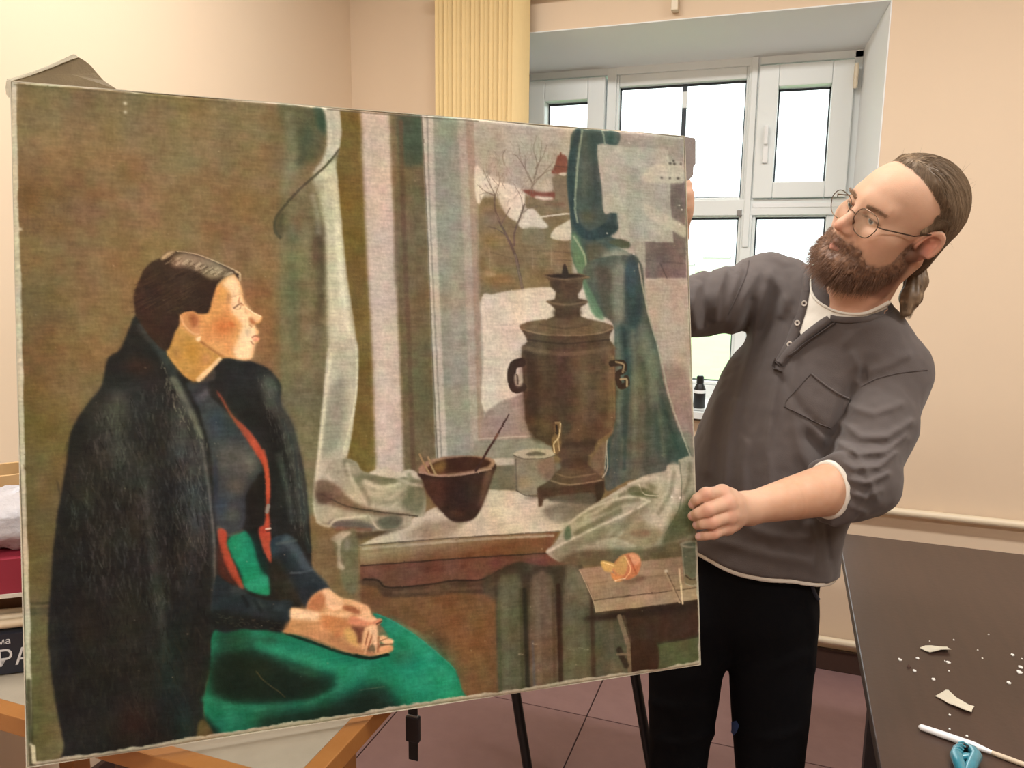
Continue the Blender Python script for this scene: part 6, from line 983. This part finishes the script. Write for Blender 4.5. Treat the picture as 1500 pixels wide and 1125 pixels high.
# loose short hairs at the crown
S1 = hV[gs.choice(len(hV), 70)]; N_ = grad_of(cap_d, S1); fl = gs.normal(size=S1.shape); strands('flyaway_hairs', np.stack([S1+N_*.0018*k+fl*.0010*k*(k*.3) for k in range(6)], 1), .0003, hair_tone(S1, 4)*1.3)
S2 = bV[gs.choice(len(bV), 9000)]; q2 = hl(S2); N_ = grad_of(beard_d, S2); fl = np.stack([q2[:, 0]*4, .35+0*q2[:, 1], -1.0+0*q2[:, 2]], 1)@HM.T; fl = fl/np.linalg.norm(fl, axis=1, keepdims=True); L_ = (.005+.009*sstep(-.04, -.10, q2[:, 2]))*gs.uniform(.5, 1.3, len(S2)); jt = gs.normal(size=S2.shape)*.35
strands('beard_strands', np.stack([S2+((N_*.55+jt*.4)*t+fl*t*t*1.1)*L_[:, None]-N_*.001 for t in (0, .35, .7, 1.0)], 1), .00042, beard_tone(S2+gs.normal(size=S2.shape)*.006, 3))
eb = []
for s in (-1, 1):
    for k in range(120):
        t = gs.uniform(); x = .014+.038*t; z = .0345-.10*abs(x-.034)+gs.normal()*.0020; eb.append((s*x, .12, z))
eb = np.array(eb); yy = np.full(len(eb), .12)
for _ in range(24): yy = yy-face_d(np.stack([eb[:, 0], yy, eb[:, 2]], 1))*.8
e0 = np.stack([eb[:, 0], yy, eb[:, 2]], 1); dr = np.stack([np.sign(eb[:, 0])*.9, np.full(len(eb), .25), np.full(len(eb), .30)], 1)+gs.normal(size=eb.shape)*.15; strands('eyebrow_hairs', np.stack([hw(e0+dr*.0085*t+np.array([0, .0014, 0])*math.sin(t*3)) for t in (0, .4, .75, 1)], 1), .00034, np.tile(s2l((134, 104, 78)), (len(eb), 1))*gs.uniform(.7, 1.3, (len(eb), 1)))
# ponytail
tail_c = np.array([T_w, T_w+(PX(1352, 400, 1.52)-T_w)*.6, PX(1342, 412, 1.515), PX(1334, 436, 1.505), PX(1327, 458, 1.50)]); tr_ = [.013, .016, .019, .018, .009]
tail_o, tV, tF = sdf_mesh('ponytail', lambda p: chain(p, tail_c, tr_, .012)+.0011*np.sin(np.arctan2((p-tail_c[2])@CRT, (p-tail_c[2])@CFW)*14), *bbox(tail_c, .04), .003, m_hair, man, hair_tone)
n = 900; a_ = gs.uniform(0, 6.28, n); rr = np.sqrt(gs.uniform(.25, 1.15, n)); tt = np.linspace(0, 1, 9); cc_ = []
for t in tt:
    f_ = t*(len(tail_c)-1)*.995; i = int(f_); c = tail_c[i]+(tail_c[i+1]-tail_c[i])*(f_-i); r = tr_[i]+(tr_[i+1]-tr_[i])*(f_-i); cc_.append(c+(np.cos(a_)*rr*r)[:, None]*CRT+(np.sin(a_)*rr*r)[:, None]*CFW+np.array([0, 0, -1])*(gs.uniform(-.012, .014, n)*t**3)[:, None])
strands('ponytail_strands', np.stack(cc_, 1), .0006, hair_tone(np.stack(cc_, 1)[:, 3]+gs.normal(size=(n, 3))*.01, 4))
MB().lathe(T_w+(tail_c[1]-T_w)*.12, [(.0125, -.004), (.0150, -.002), (.0150, .003), (.0125, .005)], 20, tail_c[1]-T_w).build('hair_tie', m_black, man, True)
# glasses ---------------------------------------------------------------
gl = empty('glasses'); gl.parent = man; m_wire = mat('bronze_wire', s2l((96, 80, 66)), .3, .03, 50, metal=.9); m_lens = bpy.data.materials.new('spectacle_lens')
m_lens.use_nodes = True; _lt = m_lens.node_tree; _lt.nodes.clear(); _a = _lt.nodes.new('ShaderNodeOutputMaterial'); _b2 = _lt.nodes.new('ShaderNodeMixShader'); _b2.inputs[0].default_value = .05; _c = _lt.nodes.new('ShaderNodeBsdfTransparent'); _c.inputs[0].default_value = (.97, .97, .96, 1); _d = _lt.nodes.new('ShaderNodeBsdfGlossy'); _d.inputs['Roughness'].default_value = .03
_lt.links.new(_c.outputs[0], _b2.inputs[1]); _lt.links.new(_d.outputs[0], _b2.inputs[2]); _lt.links.new(_b2.outputs[0], _a.inputs[0])
def rim(s):
    pts = []
    for k in range(36):
        t = 2*math.pi*k/36; ct, st_ = math.cos(t), math.sin(t); ex = 3.0; x = .0285*np.sign(ct)*abs(ct)**(2/ex); z = .0228*np.sign(st_)*abs(st_)**(2/2.5)
        if z < 0: x *= 1-.20*(-z/.0228)
        x += -.0015 if z < 0 else 0; xs = .0385+x; pts.append(np.array([s*xs, .1085-.35*max(0, xs-.03)**1.0*.30-.004*(z < 0)*(-z/.02), .0085+z]))
    return pts
for s in (-1, 1):
    r = [hw(q) for q in rim(s)]; MB().tube(r+[r[0], r[1]], .00085, 8, False).build('lens_rim', m_wire, gl, True); c = np.mean(r, 0); MB().add(r+[c]+[q+HY*.0012 for q in r]+[c+HY*.0016], [(k, (k+1) % 36, 36) for k in range(36)]+[(37+(k+1) % 36, 37+k, 73) for k in range(36)]).build('lens', m_lens, gl, True)
    h0 = np.array([s*.0605, .1005, .0155]); MB().tube([hw(h0), hw(h0+[s*.009, -.006, .001]), hw((s*.0800, .030, .020)), hw((s*.0840, .004, .030)), hw((s*.0835, -.016, .034)), hw((s*.0810, -.032, .014))], [.0012, .0013, .0011, .0011, .0014, .0014], 8).build('temple', m_wire, gl, True)
    MB().tube([hw((s*.011, .1075, .004)), hw((s*.012, .103, .000)), hw((s*.0105, .101, -.003))], .0007, 6).lathe(hw((s*.0105, .1005, -.003)), [(.001, -.0015), (.0045, -.001), (.0045, .001), (.001, .0015)], 10, HX).build('nose_pad', m_wire, gl, True)
MB().tube([hw((-.0105, .1085, .012)), hw((-.005, .1125, .0155)), hw((.005, .1125, .0155)), hw((.0105, .1085, .012))], .0009, 8).build('bridge', m_wire, gl, True)
# ------------------------------------------------------------------ clothes
def pdist(px, py, pts):
    d = np.full(px.shape, 1e9)
    for (x0, y0), (x1, y1) in zip(pts[:-1], pts[1:]):
        dx, dy = x1-x0, y1-y0; t = np.clip(((px-x0)*dx+(py-y0)*dy)/(dx*dx+dy*dy), 0, 1); d = np.minimum(d, np.hypot(px-x0-t*dx, py-y0-t*dy))
    return d
FOLDS = [([(1112, 392), (1086, 450), (1064, 520), (1046, 600), (1036, 690)], 9, .006), ([(1128, 400), (1110, 470), (1084, 560), (1066, 650), (1060, 740)], 8, .007), ([(1150, 440), (1128, 520), (1104, 600), (1088, 680), (1090, 760)], 9, .007), ([(1140, 540), (1130, 600), (1124, 660), (1130, 720)], 7, .006), ([(1163, 520), (1160, 600), (1172, 660), (1190, 690)], 8, .005), ([(1100, 440), (1090, 520), (1076, 580)], 7, -.005), ([(1142, 470), (1118, 560), (1096, 640)], 6, -.005), ([(1185, 640), (1205, 668), (1222, 676)], 9, -.010),
         ([(1262, 548), (1245, 580), (1232, 620), (1215, 655)], 10, -.009), ([(1275, 545), (1300, 535), (1330, 520)], 7, .004), ([(1250, 520), (1258, 545), (1256, 560)], 7, .006), ([(1240, 500), (1262, 480), (1290, 470)], 8, .003),
         ([(1236, 622), (1262, 640), (1300, 640), (1336, 618)], 6, .006), ([(1228, 648), (1258, 664), (1296, 662), (1326, 640)], 5.5, .007), ([(1218, 672), (1250, 686), (1286, 684), (1312, 664)], 5, .007), ([(1206, 688), (1236, 702), (1270, 708), (1300, 694)], 5, .008), ([(1216, 700), (1240, 720), (1268, 730), (1290, 718)], 4.5, .007), ([(1226, 722), (1246, 742), (1266, 750)], 4.5, .006), ([(1246, 596), (1280, 606), (1320, 592)], 6, .004), ([(1250, 660), (1268, 690), (1284, 730)], 5, .005),
         ([(1062, 395), (1052, 430), (1050, 470)], 6, .006), ([(1088, 380), (1076, 420), (1062, 468)], 6, .005), ([(1040, 400), (1030, 430), (1034, 470)], 6, -.005), ([(1020, 420), (1016, 450), (1020, 480)], 6, .006), ([(1130, 372), (1150, 384), (1175, 380)], 7, .004), ([(1120, 400), (1145, 420), (1165, 460)], 8, .004),
         ([(1040, 790), (1080, 800), (1130, 815), (1180, 822)], 8, .004), ([(1090, 770), (1130, 786), (1180, 790)], 8, .004), ([(1186, 770), (1196, 800), (1192, 830)], 8, .006), ([(1210, 770), (1212, 800), (1215, 820)], 5, -.004), ([(1140, 545), (1175, 600), (1215, 640)], 6, -.004)]
def folds(p):
    px, py, z = topx(p); h = np.zeros(len(p)); front = sstep(1.72, 1.60, z)
    for pts, w_, a in FOLDS: h += a*1.35*np.exp(-(pdist(px, py, pts)/w_)**2)
    s_ = (p-nkb)@TU; h = h*(1-np.exp(-(np.linalg.norm(p-CUF, axis=1)/.075)**4)*.9); return h*front+.0025*vnoise(p*np.array([1, 1, .45]), 22)*sstep(-.02, -.10, s_)+.0012*vnoise(p, 60, 3)
NC = [PX(1188, 398, 1.60), PX(1234, 463, 1.48), PX(1314, 446, 1.565)]; NN = nrmz(np.cross(NC[1]-NC[0], NC[2]-NC[0])); NN = NN if NN[2] > 0 else -NN
CUF = elL+(wrL-elL)*.30; FD = nrmz(wrL-elL); cuf_n = nrmz(FD+np.array([0, 0, .18]))
def shirt_body(p, o=0.0):
    d = chain(flat(p), [fpt(a) for a in (hemc-TU*.04, hemc, wst, (wst+chs)/2, chs, uch)], [.166, .166, .162, .170, .166, .118], .05)*.86
    d = smin(d, chain(p, [shR, uch+TU*.005, shL], [.068, .085, .070]), .06)
    d = smin(d, chain(p, [shR+TU*.02, nkb-TU*.01, shL+TU*.012], [.050, .062, .052]), .05)
    return d-o
def sleeve_d(p):
    l = chain(p, [shL, shL+(elL-shL)*.5, elL], [.074, .068, .060], .02); fo = chain(p, [elL, elL+(wrL-elL)*.18, CUF+FD*.02], [.060, .060, .060], .02); fo = smin(fo, np.hypot(np.linalg.norm(np.cross(p-CUF, FD), axis=1)-.0555, (p-CUF)@cuf_n+.010)-.0095, .008); fo = smax(fo, (p-CUF)@cuf_n, .008); l = smin(l, fo, .03)
    r = chain(p, [shR, shR+(elR-shR)*.5, elR, elR+(wrR-elR)*.5], [.074, .064, .058, .052], .02); return l, r
def shirt_raw(p):
    d = shirt_body(p); l, r = sleeve_d(p); d = smin(d, l, .018); d = smin(d, r, .035); return d-folds(p)
hem_pt = np.array([0, 0, .936])
def hem_cut(p, dz): return (hem_pt[2]+dz-p[:, 2])+.10*(p[:, 0]+.05)*-1+.004*np.sin(p[:, 0]*30)
def shirt_d(p):
    d = smax(shirt_raw(p), hem_cut(p, 0), .006); d = smax(d, (p-NC[1])@NN-.004, .008)
    return smax(d, -((head_neck(p))-.006), .004)
def head_neck(p): return chain(p, [NKM, nkb+np.array([0, 0, .01]), nkb-TU*.06], [.050, .058, .062])
m_shirt = mat('grey_jersey', s2l((86, 77, 74)), .85, .05, 60, .25, 900, sheen=.15, c2=s2l((78, 70, 68)))
slo, shi = bbox([hemc-TU*.08, uch, shL, shR, elL, elR, nkb, CUF, wrR], .10); slo -= np.array([.10, .08, 0]); shi += np.array([.08, .08, .02])
shirt_o, sV, sF = sdf_mesh('henley_shirt', shirt_d, slo, shi, .0048, m_shirt, man)
shirt_o['label'] = 'grey long-sleeved henley shirt with rolled sleeve'
# white undershirt showing at hem and cuff
m_under = mat('cream_cotton', s2l((226, 220, 208)), .9, .03, 80, .2, 700)
def under_hem(p): return smax(smax(shirt_body(p, -.004)-folds(p), hem_cut(p, -.0085), .004), -hem_cut(p, .03), .004)
lo2, hi2 = slo.copy(), shi.copy(); lo2[2] = .88; hi2[2] = 1.01; sdf_mesh('undershirt_hem', under_hem, lo2, hi2, .0045, m_under, man)
def under_cuff(p): return smax(smax(cone(p, elL, wrL, .0545, .0480), (p-CUF)@cuf_n-.0065, .003), -((p-CUF)@cuf_n+.02), .003)
sdf_mesh('undershirt_cuff', under_cuff, *bbox([CUF], .09), .003, m_under, man)
# trousers
m_trs = mat('black_trousers', s2l((13, 13, 16)), .9, .1, 60, .2, 500, spec=.12)
TF_ = [([(1000, 1000), (1040, 990), (1060, 970)], 8, .004), ([(955, 1030), (1000, 1040), (1040, 1030)], 7, .004), ([(1080, 1000), (1120, 985), (1180, 960)], 8, .004), ([(960, 1085), (1000, 1092), (1045, 1075)], 7, .005), ([(1085, 1075), (1130, 1085), (1170, 1070)], 7, .004), ([(1180, 870), (1195, 920), (1190, 980)], 6, .004)]
def trs_d(p):
    d = chain(flat(p), [fpt(a) for a in (PX(1092, 852, 1.64), PX(1100, 800, 1.635))], [.146, .146])*.86
    for h_, k_, a_, r in ((hpR, knR, anR, (.086, .064, .055)), (hpL, knL, anL, (.094, .073, .058))): d = smin(d, chain(p, [h_, k_, a_+np.array([0, 0, -.03])], r), .028)
    px, py, z = topx(p); h = 0
    for pts, w_, a in TF_: h = h+a*np.exp(-(pdist(px, py, pts)/w_)**2)
    d = d-h-.003*vnoise(p*np.array([1, 1, .6]), 18, 9); return smax(smax(d, p[:, 2]-1.0, .01), .045-p[:, 2], .01)
tro, tV_, tF_ = sdf_mesh('trousers', trs_d, *bbox([pel, hpL, hpR, knL, knR, anL, anR], .14), .008, m_trs, man)
for a_ in (anR, anL):
    f_ = nrmz([-.25, -1, 0]); sdf_mesh('shoe', lambda p, a_=a_: smax(smin(chain(p, [a_+[0, 0, -.04], a_+f_*.10+[0, 0, -.05], a_+f_*.16+[0, 0, -.052]], [.046, .042, .038]), cone(p, a_-f_*.03+[0, 0, -.045], a_+[0, 0, 0], .042, .045), .03), -p[:, 2]+.002, .004), *bbox([a_, a_+f_*.2, a_-f_*.06], .06), .006, m_black, man)
# details draped over the cloth -----------------------------------------------
bvh = BVHTree.FromPolygons([tuple(v) for v in sV], [tuple(f) for f in sF.tolist()]); near = np.linalg.norm(skin_V-HP, axis=1) < .30
hv = parts[0]; bvh2 = BVHTree.FromPolygons([tuple(v) for v in np.concatenate([sV, hv[0]])], [tuple(f) for f in np.concatenate([sF, hv[1]+len(sV)]).tolist()])
def hit(x, y, off, tree=None):
    d = nrmz(CFW+CRT*(x-CXP)/FPX-CUP*(y-CYP)/FPX); h = (tree or bvh).ray_cast(Vector(CAM), Vector(d))
    if h[0] is None: return None
    n = np.array(h[1]); n = n if n@d < 0 else -n; return np.array(h[0])+n*off
def ribbon(name, pts, w_, off, m, tree=None, n=40, base=-.002):
    pts = np.array(pts, float); seg = np.r_[0, np.cumsum(np.hypot(*np.diff(pts, axis=0).T))]; t = np.linspace(0, seg[-1], n); c = np.stack([np.interp(t, seg, pts[:, 0]), np.interp(t, seg, pts[:, 1])], 1)
    for _ in range(3): c[1:-1] = (c[:-2]+2*c[1:-1]+c[2:])/4
    d = np.gradient(c, axis=0); d /= np.linalg.norm(d, axis=1, keepdims=True); nn = np.stack([-d[:, 1], d[:, 0]], 1); V = []; ok = []
    wv = np.interp(np.linspace(0, 1, n), np.linspace(0, 1, len(w_)), w_) if hasattr(w_, '__len__') else np.full(n, w_); prof = ((-1, base), (-.92, off), (0, off*1.15), (.92, off), (1, base)); m5 = 5
    for i in range(n):
        r = [hit(*(c[i]+nn[i]*wv[i]/2*s), o_, tree) for s, o_ in prof]
        if any(q is None for q in r): continue
        V += r
    k = len(V)//m5; Fc = [(i*m5+j, i*m5+j+1, (i+1)*m5+j+1, (i+1)*m5+j) for i in range(k-1) for j in range(m5-1)]
    return mesh(name, V, Fc, m, man, True)
from mathutils.geometry import delaunay_2d_cdt
def patch(name, poly, off, m, tree=None, step=2.5, parent=None):
    poly = np.array(poly, float); b = []
    for a, c in zip(poly, np.roll(poly, -1, 0)):
        k = max(1, int(np.hypot(*(c-a))/step)); b += [tuple(a+(c-a)*i/k) for i in range(k)]
    lo, hi = poly.min(0), poly.max(0); ins = []
    for x in np.arange(lo[0]+step/2, hi[0], step):
        for y in np.arange(lo[1]+step/2, hi[1], step):
            kk = (poly[:, 1] > y) != (np.roll(poly[:, 1], -1) > y); q = np.roll(poly, -1, 0)
            if (poly[kk, 0]+(y-poly[kk, 1])/(q[kk, 1]-poly[kk, 1])*(q[kk, 0]-poly[kk, 0]) > x).sum() % 2: ins.append((x, y))
    r = delaunay_2d_cdt([Vector(v) for v in b+ins], [], [list(range(len(b)))], 1, .01); V = []; nb_ = len(b)
    pts2 = [hit(v[0], v[1], off, tree) for v in r[0]]; bad = {i for i, v in enumerate(pts2) if v is None}; pts2 = [v if v is not None else CAM for v in pts2]
    skirt = [hit(v[0], v[1], -.003, tree) for v in b]
    Fc = [tuple(f) for f in r[2] if not any(i in bad for i in f)]; k0 = len(pts2)
    lab = list(range(len(pts2)))
    def fnd(i):
        while lab[i] != i: lab[i] = lab[lab[i]]; i = lab[i]
        return i
    for f in Fc:
        for i in f[1:]: lab[fnd(i)] = fnd(f[0])
    from collections import Counter
    top_ = Counter(fnd(f[0]) for f in Fc).most_common(1)[0][0]; Fc = [f for f in Fc if fnd(f[0]) == top_]
    us = sorted({i for f in Fc for i in f}); mp_ = {a: b for b, a in enumerate(us)}
    return mesh(name, [pts2[i] for i in us], [tuple(mp_[i] for i in f) for f in Fc], m, parent or man, True)
m_seam = mat('seam_thread', s2l((78, 70, 68)), .9, .05, 60)
patch('undershirt_neck', [(1186, 412), (1187, 424), (1192, 437), (1203, 446), (1214, 452), (1228, 457), (1242, 459), (1256, 459), (1268, 457), (1286, 450), (1304, 441), (1309, 447), (1292, 458), (1270, 466), (1240, 468), (1218, 466), (1202, 476), (1188, 486), (1176, 496), (1172, 486), (1178, 462), (1181, 436)], .0022, m_under, bvh2)
ribbon('neck_binding', [(1186, 405), (1187, 424), (1193, 438), (1204, 447), (1216, 453), (1230, 458), (1244, 460), (1258, 460), (1270, 458), (1288, 450), (1306, 440)], 4, .004, m_under, bvh2)
ribbon('collar_band', [(1186, 392), (1181, 410), (1182, 428)], 11, .005, m_shirt, bvh2, 16); ribbon('collar_band', [(1217, 467), (1240, 469), (1272, 467), (1296, 457), (1314, 446)], 10, .005, m_shirt, bvh2, 24)
ribbon('placket', [(1181, 426), (1178, 446), (1170, 472), (1158, 504), (1146, 524), (1138, 534)], [12, 13, 14, 15, 14, 10], .0045, m_shirt, bvh2, 30); ribbon('placket', [(1216, 468), (1200, 479), (1182, 493), (1166, 508), (1152, 522), (1142, 535)], [11, 12, 12, 12, 11, 9], .0075, m_shirt, bvh2, 30)
for q in ([(1224, 474), (1190, 497), (1160, 522)], [(1136, 528), (1133, 540), (1146, 545)]): ribbon('stitching', q, 1.4, .009, m_seam, bvh2, 16)
m_btn = mat('pale_button', s2l((216, 208, 198)), .3, .03, 40)
for x, y in ((1179.5, 446), (1169.5, 474), (1158.5, 506)):
    c = hit(x, y, .0055, bvh2); nn_ = nrmz(CAM-c)*.6+TF*.4; MB().lathe(c, [(.0046, 0), (.0056, .0008), (.0056, .0018), (.0048, .0026), (.0034, .0018)], 18, nn_).build('button', m_btn, man, True); MB().lathe(c+nrmz(nn_)*.0012, [(.0022, 0), (.0022, .0012)], 10, nn_).build('button_thread', m_seam, man)
patch('chest_pocket', [(1188, 547), (1206, 562), (1228, 577), (1247, 586), (1236, 606), (1217, 627), (1182, 613), (1147, 594), (1166, 570)], .0022, m_shirt, bvh, 3)
ribbon('pocket_hem', [(1188, 548), (1206, 563), (1228, 578), (1247, 587)], 3.2, .0045, m_shirt, bvh, 20); ribbon('pocket_stitch', [(1188, 548), (1166, 571), (1147, 594), (1182, 613), (1217, 627)], 1.4, .0032, m_seam, bvh, 24)
ribbon('shoulder_seam', [(1262, 566), (1285, 554), (1318, 546), (1346, 543), (1358, 542)], 1.8, .0012, m_seam, bvh, 24); ribbon('shoulder_seam', [(1100, 366), (1094, 400), (1078, 436), (1066, 462)], 1.8, .0012, m_seam, bvh, 20)
bt2 = BVHTree.FromPolygons([tuple(v) for v in tV_], [tuple(f) for f in tF_.tolist()])
ribbon('trouser_pocket', [(1186, 848), (1190, 862), (1196, 876), (1204, 884)], 4, .003, mat('navy_trim', s2l((40, 46, 60)), .8), bt2, 16); patch('blue_tag', [(1071, 1058), (1081, 1055), (1085, 1062), (1082, 1072), (1077, 1077), (1072, 1070)], .004, mat('blue_cloth', s2l((58, 84, 140)), .8), bt2, 2)
